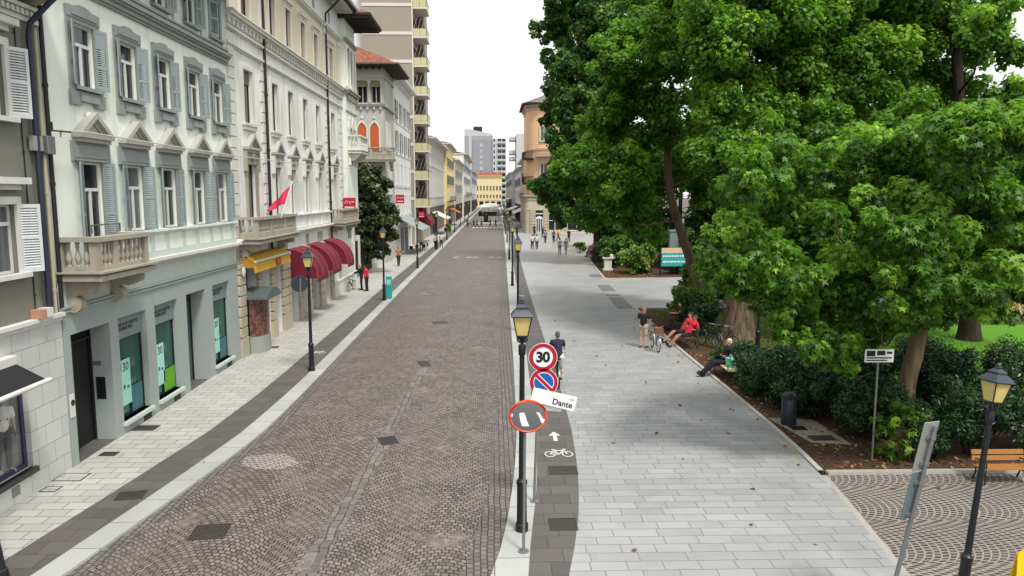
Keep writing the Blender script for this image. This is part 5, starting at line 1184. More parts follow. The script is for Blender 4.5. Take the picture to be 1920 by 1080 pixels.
# ---------------------------------------------------------------- gate pillar, grey awning cafe, far awnings
t = thing('gate_pillar', 'round stone gate pillar at the garden entrance below the leafy tree', 'pillar', (-10.9,66.,.05))
mb = MB(); mb.lathe([(.62,0),(.62,.5),(.5,.55),(.48,3.9),(.58,4.),(.62,4.15),(.62,4.3),(.3,4.5)], 16); mb.build('shaft', m_stoneL, t)
t = thing('garden_gate', 'dark iron garden gate between the palazzo and the stone pillar', 'gate', (-10.6,55.2,.05), LZ)
mb = MB()
for k in range(40): mb.box(.25*k,-.02,.1,.25*k+.04,.02,2.9)
mb.box(0,-.03,.1,10,.03,.2); mb.box(0,-.03,2.5,10,.03,2.6); mb.build('bars', m_iron, t, 0)
mb = MB(); mb.box(-.3,-.2,0,0,.2,3.2); mb.build('post', m_stoneL, t, 0); mb = MB(); mb.box(3.3,-.16,0,3.55,.16,3.3); mb.build('post', m_stoneL, t, 0)
t = thing('garden_wall', 'low pale wall between the gate pillar and the white house', 'wall', (-10.6,67.,.05), LZ); mb = MB(); mb.box(0,-.2,0,4.,.2,1.1); mb.box(-.02,-.26,1.1,4.02,.26,1.2); mb.build('masonry', m_stoneL, t, 0); mb = MB(); mb.box(.6,-.32,0,1.2,-.22,1.5); mb.build('meter_cabinet', m_wtrim, t, 0)
def slant_awning(loc, W, proj, z0, z1, label, m, rz=LZ, val=.18, group=None):
    t = thing('awning', label, 'awning', loc, rz, group); mb = MB()
    mb.add([(0,-.03,z1),(W,-.03,z1),(W,-proj,z0),(0,-proj,z0),(0,-.03,z1-.03),(W,-.03,z1-.03),(W,-proj,z0-.03),(0,-proj,z0-.03)],[(0,3,2,1),(4,5,6,7),(3,2,6,7),(0,4,7,3),(1,2,6,5)]); mb.box(0,-proj-.01,z0-val,W,-proj+.01,z0); mb.build('cloth', m, t, 0)
    f = MB(); f.path([(.1,-.03,z1-.7),(.1,-proj+.05,z0-.06)], .02, 5); f.path([(W-.1,-.03,z1-.7),(W-.1,-proj+.05,z0-.06)], .02, 5); f.build('arm', m_iron, t); return t
m_gaw = paint('grey_green_cloth', (136,150,146), .8, .12, 2.); m_waw = paint('white_cloth', (206,206,202), .8, .1, 2.)
slant_awning((FX,79.2,0), 9.5, 2.6, 2.75, 4.1, 'grey green slanting awning over the cafe tables on the left', m_gaw)
t = thing('dome_awning', 'crimson dome awning far down the left pavement below the tower', 'awning', (FX+.0,99.,0), LZ, 'crimson dome awnings')
n = 6; arc = [(-1.9*math.sin(PI/2*i/n), 2.4+1.7*math.cos(PI/2*i/n)) for i in range(n+1)]
mb = MB(); vs = []
for y, z in arc: vs += [(0,y,z),(6.5,y,z)]
mb.add(vs, [(2*i+2,2*i+3,2*i+1,2*i) for i in range(n)]); mb.add([(0,0,2.4)]+[vs[2*i] for i in range(n+1)], [(0,i+2,i+1) for i in range(n)]); mb.add([(6.5,0,2.4)]+[vs[2*i+1] for i in range(n+1)], [(0,i+1,i+2) for i in range(n)]); mb.build('cloth', m_red, t, 20)
mb = MB(); mb.box(2.4,-.6,4.15,5.4,-.2,4.6); mb.build('sign_board', m_redsign, t, 0)
slant_awning((-9.9,121.,0), 11, 2.4, 2.6, 3.7, 'white awning on the grey classical house', m_waw)
slant_awning((-9.2,158.,0), 8, 2.2, 2.7, 3.6, 'orange awning on the yellow house', paint('orange_cloth', (190,100,50), .8))
slant_awning((6.5,168.,0), 20, 2.4, 2.8, 3.8, 'pale awning along the pink house', m_waw, RZ); slant_awning((6.1,205.,0), 22, 2.4, 2.7, 3.6, 'white awning along the pale row house on the right', m_waw, RZ); slant_awning((5.5,268.,0), 40, 3.4, 4.6, 5.4, 'long pale canopy at the far end of the right row', m_waw, RZ)
def parasol(x, y, w, label):
    t = thing('market_umbrella', label, 'umbrella', (x,y,0), 0, 'white market umbrellas'); mb = MB(); mb.lathe([(w*.5,2.6),(w*.5,2.68),(.05,3.6)], 8, sx=1.35); mb.build('canopy', m_waw, t, 20); mb = MB(); mb.path([(0,0,0),(0,0,3.4)], .04, 6); mb.build('pole', m_iron, t)
parasol(-1.6,236.,6., 'nearest white market umbrella in the middle of the street'); parasol(.2,252.,6.5, 'middle white market umbrella in the street'); parasol(-1.3,272.,6., 'farthest white market umbrella before the yellow house')
t = thing('market_stall', 'dark market stall below the white umbrellas', 'stall', (-1.2,231.,0)); mb = MB(); mb.box(-2.6,-1.,0,2.2,1.,1.15); mb.box(-2.9,-1.2,1.15,2.5,1.2,1.25); mb.build('counter', m_blk, t, 0); mb = MB(); mb.lathe([(1.1,0),(1.25,.9),(.9,1.5)], 10, (-2.2,-1.6,0)); mb.build('drum', m_iron, t)
t = thing('stone_bollard', 'dark squat block standing on the far crossing', 'bollard', (-1.75,178.,0)); mb = MB(); mb.box(-.9,-.5,0,.9,.5,.25); mb.build('base', m_blk, t); mb = MB(); mb.lathe([(.55,.25),(.5,1.7),(.3,2.1)], 10); mb.build('block', m_blk, t)
# cafe tables and chairs below the grey awning
def cafe_chair(x, y, rz, label):
    t = thing('cafe_chair', label, 'chair', (x,y,.05), rz, 'cafe chairs below the grey awning'); s = MB(); s.box(-.21,-.21,.43,.21,.21,.47); s.build('seat', m_blk, t, 0); b = MB(); b.box(-.2,.18,.5,.2,.22,.86); b.build('backrest', m_blk, t, 0)
    for i in (-1,1):
        for j in (-1,1): l = MB(); l.path([(.19*i,.19*j,0),(.18*i,.18*j,.43)], .018, 5); l.build('leg', m_iron, t)
cl = [(-8.5,84.,40),(-8.0,85.2,200),(-8.7,86.4,100),(-7.9,87.4,250),(-8.5,88.6,20),(-9.,82.6,160)]
for i, (x, y, a) in enumerate(cl): cafe_chair(x, y, R(a), ordl[i]+' black cafe chair counted along the tables below the grey green awning')
for i, (x, y) in enumerate(((-8.3,84.7),(-8.3,87.5))):
    t = thing('cafe_table', ('nearer','farther')[i]+' small dark round table below the grey green awning', 'table', (x,y,.05), 0, 'cafe tables'); mb = MB(); mb.lathe([(.36,.7),(.36,.73)], 16); mb.build('tabletop', m_blk, t); mb = MB(); mb.lathe([(.2,0),(.04,.05),(.03,.7)], 10); mb.build('stem', m_iron, t)
# ================================================================ people and bicycles
m_skin = paint('skin', (196,150,126), .6, .08, 6.); m_skin2 = paint('skin_tanned', (164,116,92), .6, .08, 6.)
_cl = {}
def cloth(c): 
    k = tuple(c)
    if k not in _cl: _cl[k] = paint('cloth_%d_%d_%d' % k, c, .85, .14, 6.)
    return _cl[k]
def V3(*a): return Vector(a)
def lerp(a, b, u): return a+(b-a)*u
def person(label, loc, rz, pose='stand', top=(40,40,44), bottom=(40,42,50), hair=(40,30,24), skin=None, shoes=(30,28,28), sleeves='short', legs='long', longhair=False, bald=False, near=False, group=None, dress=False, arms=None, ph=0., tilt=None):
    t = thing('person', label, 'person', loc, rz, group); sk = skin or m_skin
    # joints: facing -y
    hip = V3(0,0,.93); lean = 0.; legsJ = {}
    if pose in ('stand','walk'):
        st = .30 if pose == 'walk' else .02
        for s in (-1,1):
            f = st*s*(1 if ph >= 0 else -1)
            h = hip+V3(.09*s,0,0)
            if pose == 'walk' and f > 0: kn = h+V3(.0,-.16,-.42); an = V3(.1*s,-.30,.09); to = an+V3(0,-.17,-.03)
            elif pose == 'walk': kn = h+V3(.0,.02,-.45); an = V3(.09*s,.30,.15); to = an+V3(0,-.15,-.1)
            else: kn = h+V3(.01*s,-.02,-.44); an = V3(.11*s,.01,.08); to = an+V3(.03*s,-.17,-.045)
            legsJ[s] = (h, kn, an, to)
        lean = -.04
    elif pose == 'sit':
        hip = V3(0,0,.56); lean = .1
        for s in (-1,1):
            h = hip+V3(.09*s,-.02,-.02); kn = h+V3(.04*s,-.42,.02); an = V3(.13*s,-.47+(.0 if s > 0 else -.12),.09); to = an+V3(.02*s,-.16,-.045); legsJ[s] = (h, kn, an, to)
    elif pose == 'recline':
        hip = V3(0,-.08,.55); lean = .26
        for s in (-1,1):
            h = hip+V3(.09*s,-.02,-.02); kn = h+V3(.05*s,-.42,.0+.03*s); an = V3(.09*s,-.92-.06*s,.1); to = an+V3(.02*s,-.13,.08); legsJ[s] = (h, kn, an, to)
    elif pose == 'ride':
        hip = V3(0,.2,.98); lean = -.22
        for s in (-1,1):
            h = hip+V3(.09*s,-.0,-.03); kn = h+(V3(.03*s,-.34,-.22) if s > 0 else V3(.03*s,-.22,-.38)); an = V3(.12*s,-.08 if s > 0 else .0,.42 if s > 0 else .22); to = an+V3(.02*s,-.17,-.03); legsJ[s] = (h, kn, an, to)
    if tilt is not None: lean = tilt
    ch = hip+V3(0,lean*.8,.4); nk = hip+V3(0,lean*1.15,.555); hd = nk+V3(0,-.03+lean*.1,.155)
    armJ = {}
    for s in (-1,1):
        sh = nk+V3(.185*s,.0,-.075); a = (arms or {}).get(s)
        if a: el, wr = sh+V3(*a[0]), sh+V3(*a[1])
        elif pose == 'walk': f = -s*(1 if ph >= 0 else -1); el = sh+V3(.05*s,-.1*f+.02,-.26); wr = el+V3(.0,-.14*f-.05,-.21)
        elif pose == 'sit': el = sh+V3(.07*s,.0,-.27); wr = el+V3(-.06*s,-.22,-.02)
        elif pose == 'recline': el = sh+V3(.08*s,.05,-.26); wr = el+V3(-.1*s,-.2,.0)
        elif pose == 'ride': el = sh+V3(.06*s,-.16,-.2); wr = el+V3(.02*s,-.2,-.1)
        else: el = sh+V3(.06*s,.03,-.28); wr = el+V3(.0,-.05,-.24)
        armJ[s] = (sh, el, wr)
    vox = .013 if near else .022
    b = MB()
    b.cap(hip+V3(0,0,-.02), ch, .125, .14); b.cap(hip+V3(-.07,0,-.03), hip+V3(.07,0,-.03), .11, .11); b.cap(ch+V3(-.1,0,.04), ch+V3(.1,0,.04), .1, .1); b.cap(ch, nk, .11, .055); b.cap(nk, hd+V3(0,.01,-.05), .052, .055)
    b.ell(hd+V3(0,.012,.02), .076, .094, .105, 14, 10); b.ell(hd+V3(0,-.03,-.045), .056, .06, .07, 12, 8); b.cap(hd+V3(0,-.085,.01), hd+V3(0,-.102,-.022), .011, .015, 6)
    for s in (-1,1):
        b.ell(hd+V3(.078*s,.01,-.0), .012, .024, .034, 8, 6)
        sh, el, wr = armJ[s]; b.cap(sh+V3(-.04*s,0,.01), sh, .062, .058); b.cap(sh, el, .05, .04); b.cap(el, wr, .039, .027)
        d = (wr-el).normalized(); sd = d.cross(V3(1,0,0) if abs(d.x) < .8 else V3(0,1,0)).normalized(); nn = d.cross(sd)
        pc = wr+d*.05; b.cap(wr, pc+sd*.018, .024, .018); b.cap(wr, pc-sd*.018, .024, .018)
        for k, (o, L) in enumerate(((.03,.062),(.011,.075),(-.01,.07),(-.03,.052))):
            p0 = wr+d*.075+sd*o; p1 = p0+d*L*.55+nn*.008; b.cap(p0, p1, .0095, .009, 6); b.cap(p1, p1+d*L*.4+nn*.02, .009, .0075, 6)
        b.cap(wr+d*.02+sd*.02, wr+d*.06+sd*.052+nn*.012, .013, .009, 6)
        h, kn, an, to = legsJ[s]; b.cap(h, kn, .078, .052); b.cap(kn, lerp(kn,an,.35), .052, .054); b.cap(lerp(kn,an,.3), an, .054, .036); b.cap(an+V3(0,.03,-.03), to, .038, .03)
    body = remesh(b, 'body', sk, t, vox)
    c = MB(); g = .018
    c.cap(hip+V3(0,0,.06), ch, .128+g, .142+g); c.cap(ch+V3(-.1,0,.04), ch+V3(.1,0,.04), .102+g, .102+g); c.cap(ch, nk+V3(0,0,-.04), .115+g, .075+g)
    for s in (-1,1):
        sh, el, wr = armJ[s]; c.cap(sh+V3(-.05*s,0,.005), sh, .064+g, .06+g)
        if sleeves == 'long': c.cap(sh, el, .054+g, .046+g); c.cap(el, lerp(el,wr,.93), .045+g, .034+g)
        elif sleeves == 'short': c.cap(sh, lerp(sh,el,.55), .056+g, .054+g)
    remesh(c, 'shirt', cloth(top), t, vox)
    c = MB(); c.cap(hip+V3(-.075,0,-.0), hip+V3(.075,0,-.0), .118+g, .118+g)
    for s in (-1,1):
        h, kn, an, to = legsJ[s]
        if legs == 'long': c.cap(h, kn, .082+g, .058+g); c.cap(kn, lerp(kn,an,.93), .058+g, .045+g)
        elif legs == 'short': c.cap(h, lerp(h,kn,.75), .085+g, .072+g)
    if dress:
        k1, k2 = legsJ[-1][1], legsJ[1][1]; a1, a2 = legsJ[-1][2], legsJ[1][2]
        for u in (0.,.33,.67,1.): c.cap(lerp(legsJ[-1][0],legsJ[1][0],u), lerp(k1,k2,u), .1, .09); c.cap(lerp(k1,k2,u), lerp(lerp(k1,k2,u),lerp(a1,a2,u),.8), .09, .1)
    remesh(c, 'skirt' if dress else ('shorts' if legs == 'short' else 'trousers'), cloth(bottom), t, vox)
    for s in (-1,1):
        h, kn, an, to = legsJ[s]; q = MB(); q.cap(an+V3(0,.04,-.035), to, .045, .036, 10); o = q.build('shoe', cloth(shoes), t, 60)
    q = MB()
    if not bald:
        q.ell(hd+V3(0,.03,.045), .086, .1, .096, 14, 10); q.ell(hd+V3(0,.06,-.01), .078, .066, .085, 12, 8)
        if longhair: q.cap(hd+V3(-.05,.07,.0), hd+V3(-.06,.08,-.2), .045, .03); q.cap(hd+V3(.05,.07,.0), hd+V3(.06,.08,-.2), .045, .03); q.cap(hd+V3(0,.085,.0), hd+V3(0,.1,-.22), .05, .035)
        remesh(q, 'hair', cloth(hair), t, .014)
    if near:
        for s in (-1,1): e = MB(); e.ell(hd+V3(.03*s,-.083,.02), .011, .007, .008, 8, 6); e.build('eye', m_blk, body, 60)
        e = MB(); e.ell(hd+V3(0,-.09,-.058), .022, .007, .007, 8, 6); e.build('mouth', paint('lips', (150,80,76), .5), body, 60)
    return t
def bicycle(label, loc, rz, frame=(30,32,36), basket=False, group=None, lean=0.):
    t = thing('bicycle', label, 'bicycle', loc, rz, group); t.rotation_euler = (0,lean,rz); m = cloth(frame)     # travels along -y
    for y, nm in ((-.52,'front'),(.52,'rear')):
        w = MB(); w.torus((0,y,.34),(1,0,0),.315,.021,30,7); o = w.build('wheel', m_iron, t, 60)
        r = MB(); r.torus((0,y,.34),(1,0,0),.292,.011,28,5)
        for k in range(14): a = 2*PI*k/14; r.path([(.012*(-1)**k,y,.34),(0,y+.29*math.cos(a),.34+.29*math.sin(a))], .0028, 4)
        r.path([(-.05,y,.34),(.05,y,.34)], .018, 8); r.build('spokes', m_steel, o, 60)
    f = MB(); bb = (0,.1,.3); sd = (0,.24,.86); hb = (0,-.36,.84)
    for a, b_, r in ((bb,sd,.017),(bb,hb,.02),((0,.22,.74),(0,-.355,.78),.017),(bb,(.0,.52,.34),.013),((0,.22,.76),(0,.52,.34),.011),((0,-.34,.95),(0,-.52,.34),.018)): f.path([a,b_], r, 8)
    f.build('frame', m, t)
    h = MB(); h.path([(-.29,-.2,1.03),(-.2,-.3,1.04),(0,-.35,1.0),(.2,-.3,1.04),(.29,-.2,1.03)], .013, 7); h.path([(0,-.35,1.0),(0,-.345,.9)], .014, 7); h.build('handlebar', m_steel, t)
    s = MB(); s.path([(0,.24,.84),(0,.26,.93)], .013, 6); s.prism([(-.03,.1),(.03,.1),(.09,.36),(.06,.42),(-.06,.42),(-.09,.36)], .93, .99, 'z'); s.build('saddle', m_iron, t)
    p = MB(); p.torus((.03,.1,.3),(1,0,0),.09,.01,18,5); p.path([(.05,.1,.3),(.05,.0,.17)], .01, 5); p.path([(-.05,.1,.3),(-.05,.2,.43)], .01, 5); p.box(.05,-.05,.15,.14,.04,.175); p.box(-.14,.16,.42,-.05,.25,.445); p.build('pedals', m_iron, t, 30)
    md = MB(); n = 10
    for y in (-.52,.52):
        pts = [(y+.355*math.cos(PI*.1+PI*.8*k/n), .34+.355*math.sin(PI*.1+PI*.8*k/n)) for k in range(n+1)]
        for a, b_ in zip(pts, pts[1:]): md.quad((-.026,a[0],a[1]),(.026,a[0],a[1]),(.026,b_[0],b_[1]),(-.026,b_[0],b_[1]))
    md.build('mudguard', m_steel, t, 60)
    if basket: q = MB(); q.box(-.17,-.66,.8,.17,-.4,1.02); q.build('basket', paint('basket_brown', (120,78,46), .8, .3, 20.), t, 0)
    return t
W1 = R(-90)     # facing -x (towards the plaza) is +90 turn of -y -> -x : R(-90)
# left pavement
person('bald person in a black top and dark purple trousers holding a bicycle', (-9.02,50.9,.05), R(-75), 'stand', (24,24,26), (46,30,52), bald=True, sleeves='long', arms={-1:((-.05,-.2,-.18),(-.02,-.42,-.25)),1:((.05,-.2,-.18),(.02,-.42,-.25))})
bicycle('dark bicycle parked at the white wall, held by the bald person', (-9.62,50.35,.05), R(-8), (28,30,34))
person('person in a red jacket and black leggings beside the bald person', (-8.55,50.25,.05), R(-100), 'stand', (206,24,40), (22,22,26), (30,24,22), sleeves='long')
person('person in an ochre brown top and dark trousers walking on the left pavement', (-8.62,67.8,.05), R(180), 'walk', (160,100,66), (40,38,36), (130,96,60))
person('person in a white top, left one of the pair beside a far left lamp', (-6.95,89.4,.05), R(170), 'walk', (206,206,190), (36,36,40), (40,36,30)); person('person in a pale shirt, right one of the pair beside a far left lamp', (-6.4,91.6,.05), R(175), 'walk', (190,196,170), (60,62,66), (30,28,26), ph=-1)
# crossing far away
far = [(-3.95,(70,66,70),(30,30,34),'dark clothed person on the far crossing, first walker from the left',90,1),(-3.3,(88,80,84),(32,32,36),'person in a grey top on the far crossing, second walker from the left',90,-1),(-2.45,(120,110,108),(70,66,66),'person in beige on the far crossing, third walker from the left',90,1),(-.6,(60,58,60),(38,38,40),'dark clothed person on the far crossing, fourth walker from the left',-90,1),(.42,(50,48,50),(30,30,32),'tall striding person in black on the far crossing, rightmost walker',90,-1)]
for x, a, b_, l, rz, ph in far: person(l, (x,150.+x*.2,.01), R(rz), 'walk', a, b_, ph=ph, sleeves='long', group='people on the far crossing')
person('dark clothed cyclist riding onto the far crossing at the left', (-5.2,152.,.01), R(90), 'ride', (46,44,46), (30,30,34)); bicycle('bicycle of the cyclist on the far crossing', (-5.2,152.,.01), R(90), (40,40,40))
# plaza, right
pl = [((4.62,88.8),'person in a white shirt, left one of the pair strolling on the plaza',(206,206,206),(44,46,52),180,1),((5.15,88.6),'person in a pale grey shirt, right one of the pair strolling on the plaza',(196,198,198),(50,52,58),180,-1),
((6.95,100.),'person in a grey top standing left of the group before the corner house',(120,118,116),(50,50,54),170,1),((8.1,100.3),'person in a dark grey shirt in the middle of the group before the corner house',(90,86,84),(28,28,30),180,-1),((9.0,104.),'person in a yellow top among the group before the corner house',(226,172,30),(70,60,50),90,1),((10.3,102.),'person in black at the right of the group before the corner house',(30,28,28),(26,26,28),0,1),
((7.2,80.9),'person in a light grey dress top, left one of the pair near the dark shrubs',(176,180,180),(120,122,124),175,1),((7.85,80.7),'person in a grey striped top, right one of the pair near the dark shrubs',(130,132,134),(170,172,172),185,-1),((3.55,113.),'dark clothed person beside the far right lamps',(34,32,34),(28,28,30),180,1),((6.4,117.),'dark clothed person near the stone corner',(40,38,40),(30,30,30),180,-1),((7.4,112.),'person in black with a grey top walking towards the corner house',(70,70,74),(26,26,28),180,1)]
for (x, y), l, a, b_, rz, ph in pl: person(l, (x,y,.055), R(rz), 'walk', a, b_, ph=ph, sleeves='short', group='people on the plaza')
person('seated person in a red shirt on the far bench, nearer one', (10.35,77.2,.03), R(-90), 'sit', (196,36,44), (60,50,50), legs='short'); person('seated person in a red shirt on the far bench, farther one', (10.35,78.1,.03), R(-90), 'sit', (206,50,56), (80,40,40))
# cyclist riding away behind the signs
person('cyclist in a navy shirt and white shorts riding away behind the speed limit sign', (2.18,25.,.05), R(180), 'ride', (36,36,58), (214,212,214), (90,86,82), legs='short', near=True); bicycle('dark bicycle of the cyclist in the navy shirt', (2.18,25.,.05), R(180), (24,24,28))
# woman pushing a bicycle
person('person in a black top and beige shorts pushing a bicycle across the plaza', (6.33,31.0,.05), R(150), 'stand', (26,24,26), (178,158,134), (150,110,76), legs='short', near=True, longhair=True, shoes=(60,56,54), arms={-1:((-.06,-.16,-.22),(.02,-.36,-.3)),1:((.1,-.14,-.22),(.18,-.32,-.3))})
bicycle('bicycle with white mudguard and brown basket pushed by the person in beige shorts', (6.75,30.55,.05), R(2), (200,200,200), True)
person('person in a sleeveless maroon dress sitting at the bed by the path corner', (8.85,35.2,.03), R(-90), 'sit', (66,38,42), (74,46,48), (26,22,22), m_skin, dress=True, sleeves='none', near=True, arms={-1:((.02,-.16,-.2),(.1,-.4,-.22)),1:((-.02,-.14,-.2),(-.1,-.38,-.2))})
person('person in a red shirt, legs stretched out, farther one on the dark bench', (8.38,32.0,.03), R(-90), 'recline', (196,54,60), (30,32,46), (70,54,44), m_skin, legs='short', near=True); person('person in a bright crimson shirt lounging on the dark bench, nearer one', (8.38,31.2,.03), R(-82), 'recline', (206,30,64), (36,36,44), (60,50,40), m_skin2, legs='short', near=True)
person('blonde person in black clothes sitting on the pale bench', (8.35,25.95,.03), R(-90), 'recline', (22,22,26), (24,22,34), (214,190,140), m_skin, dress=True, sleeves='long', longhair=False, near=True, tilt=.1)
t = thing('shopping_bag', 'mint green bag on the pale bench beside the blonde person', 'bag', (8.3,25.45,.52), R(8)); mb = MB(); mb.add([(-.1,-.16,0),(.1,-.16,0),(.1,.16,0),(-.1,.16,0),(-.13,-.2,.3),(.13,-.2,.3),(.13,.2,.3),(-.13,.2,.3)],[(0,3,2,1),(4,5,6,7),(0,1,5,4),(1,2,6,5),(2,3,7,6),(3,0,4,7)]); mb.build('body', paint('bag_mint', (112,206,172), .6, .2, 3.), t, 0, .02); mb = MB(); mb.path([(0,-.1,.29),(0,-.06,.42),(0,.06,.42),(0,.1,.29)], .01, 5); mb.build('handle', m_wsign, t)
bicycle('dark bicycle leaning on the lawn behind the bench with the two people in red', (9.15,31.1,.05), R(20), (26,30,28), lean=R(8)); bicycle('second dark bicycle parked on the lawn beside the thick trunk', (9.55,30.5,.05), R(35), (30,30,34), lean=R(8))
# dressed figure in the clothes shop window
m = person('shop window mannequin in a white printed shirt and grey trousers behind the glass at the left edge', (-10.38,15.5,.66), R(55), 'stand', (204,204,200), (74,76,80), bald=True, skin=paint('mannequin_beige', (150,140,124), .5, .05), shoes=(190,190,188)); m.name = 'mannequin'; m['category'] = 'mannequin'; m['label'] = 'mannequin in a white printed shirt behind the shop glass at the left edge'; m.scale = (.95,.95,.95)
q = MB(); q.box(-.09,-.163,1.2,.09,-.15,1.25); q.build('print', m_red2, m, 0)
# ================================================================ trees and shrubs
def leafmat(name, stops, trans=.35, rough=.45):
    t = NT(name); a = t.node('ShaderNodeAttribute', attribute_name='tint'); a.attribute_type = 'GEOMETRY'
    col = t.ramp(a.outputs['Fac'], [(p, lin(c)) for p, c in stops])
    t.fin(col, rough, 0, .35)
    tr = t.node('ShaderNodeBsdfTranslucent'); t.link(t.mix(1., col, (1.35,1.5,.6,1), 'MULTIPLY'), tr.inputs[0])
    mx = t.node('ShaderNodeMixShader'); mx.inputs[0].default_value = trans; t.link(t.b.outputs[0], mx.inputs[1]); t.link(tr.outputs[0], mx.inputs[2]); t.link(mx.outputs[0], t.out.inputs[0]); return t.m
def barkmat(name, a, b, sc=1., furrow=True):
    t = NT(name); v = t.scaled(7*sc, 7*sc, 1.3*sc); n = t.noise(1., 6, v, .65); n2 = t.noise(2.2*sc, 4)
    col = t.ramp(n, [(.36,lin(a)),(.62,lin(b))]); col = t.mix(t.math('MULTIPLY', n2, .35), col, lin(b)); t.bump(n, 1., .09 if furrow else .03); return t.fin(col, .9, 0, .2)
m_leafP = leafmat('plane_leaves', [(0,(44,73,28)),(.35,(73,112,38)),(.68,(106,147,48)),(1,(158,188,74))], .45)
m_leafM = leafmat('plane_leaves_mid', [(0,(50,80,31)),(.35,(81,120,43)),(.7,(113,154,53)),(1,(158,186,75))], .5)
m_leafQ = leafmat('plane_leaves_far', [(0,(52,82,31)),(.35,(83,122,43)),(.7,(116,157,54)),(1,(164,192,78))], .5)
m_leafD = leafmat('dark_leaves', [(0,(40,68,34)),(.5,(68,104,46)),(1,(108,144,62))], .35)
m_leafL = leafmat('laurel_leaves', [(0,(20,42,22)),(.5,(36,66,32)),(.85,(56,88,40)),(1,(86,112,56))], .12, .35)
m_leafR = leafmat('reddish_leaves', [(0,(36,48,26)),(.5,(58,74,38)),(.8,(84,98,50)),(1,(100,100,62))], .2)
m_leafB = leafmat('bright_bush_leaves', [(0,(48,80,26)),(.5,(88,122,40)),(1,(150,164,80))], .3)
m_flow = leafmat('pale_blossoms', [(0,(190,150,130)),(.5,(214,196,160)),(1,(226,214,190))], .3)
m_bark = barkmat('plane_bark', (50,42,34), (120,104,84)); m_barkS = barkmat('smooth_bark', (66,56,42), (112,98,74), .7, False); m_barkD = barkmat('dark_bark', (34,30,26), (58,50,42))
STAR = np.array([(0,-.46,.0),(.13,-.34,.03),(.42,-.42,-.03),(.22,-.1,.06),(.56,.12,-.06),(.16,.12,.06),(0,.62,-.12),(-.16,.12,.06),(-.56,.12,-.06),(-.22,-.1,.06),(-.42,-.42,-.03),(-.13,-.34,.03)])
HEX = np.array([(0,-.5,0),(.34,-.2,.05),(.3,.2,.02),(0,.5,-.06),(-.3,.2,.02),(-.34,-.2,.05)])
LANCE = np.array([(0,-.5,0),(.17,-.1,.04),(.0,.5,-.05),(-.17,-.1,.04)])
def leaves(name, clumps, size, m, parent, tmpl, density=2.3, flat=.8, tufts=22, up=.6, seed=1, tr=(.2,.38), droop=.3, inner=.3):
    """clumps: (x, y, z, r); every clump is a cluster of tufts, every tuft a spray of single leaves"""
    rg = np.random.default_rng(seed); P = []; O = []; T = []
    la = size*size*.42
    for (x, y, z, r) in clumps:
        k = max(5, int(tufts*rg.uniform(.8,1.2)))
        d = rg.normal(size=(k,3)); d /= np.linalg.norm(d,axis=1)[:,None]
        c = np.array([x,y,z]) + d*np.array([1,1,flat])*r*(rg.uniform(.25,1.1,(k,1))**.7); rt = r*rg.uniform(tr[0],tr[1],k); tint = np.clip(rg.normal(.45,.17,k)+.12*d[:,2],.02,.95)
        for i in range(k):
            n = int(density*4*PI*rt[i]**2*.55/la)
            e = rg.normal(size=(n,3)); e /= np.linalg.norm(e,axis=1)[:,None]; rad = rt[i]*np.where(rg.random(n) < inner, rg.uniform(.2,.8,n), rg.uniform(.75,1.12,n))
            P.append(c[i]+e*rad[:,None]*np.array([1,1,.85])); O.append(e); T.append(np.clip(tint[i]+rg.normal(0,.13,n),0,1))
    P = np.concatenate(P); O = np.concatenate(O); T = np.concatenate(T); n = len(P); globals()['NL'] = globals().get('NL',0)+n
    N = O*.55+np.array([0,0,up])+rg.normal(0,.42,(n,3)); N /= np.linalg.norm(N,axis=1)[:,None]
    A = O*np.array([1,1,.3])+rg.normal(0,.5,(n,3))+np.array([0,0,-droop]); A -= N*np.sum(A*N,axis=1)[:,None]; A /= np.linalg.norm(A,axis=1)[:,None]+1e-9; B = np.cross(N,A)
    s = size*rg.uniform(.7,1.25,n); K = len(tmpl)
    V = P[:,None,:]+s[:,None,None]*(tmpl[None,:,0:1]*B[:,None,:]+tmpl[None,:,1:2]*A[:,None,:]+tmpl[None,:,2:3]*N[:,None,:])
    me = bpy.data.meshes.new(name); me.vertices.add(n*K); me.vertices.foreach_set('co', V.astype(np.float32).ravel())
    me.loops.add(n*K); me.loops.foreach_set('vertex_index', np.arange(n*K,dtype=np.int32)); me.polygons.add(n); me.polygons.foreach_set('loop_start', np.arange(0,n*K,K,dtype=np.int32))
    at = me.attributes.new('tint','FLOAT','POINT'); at.data.foreach_set('value', np.repeat(T,K).astype(np.float32)); me.materials.append(m); me.update(); me.validate()
    o = bpy.data.objects.new(name, me); COL.objects.link(o); o.parent = parent; return o
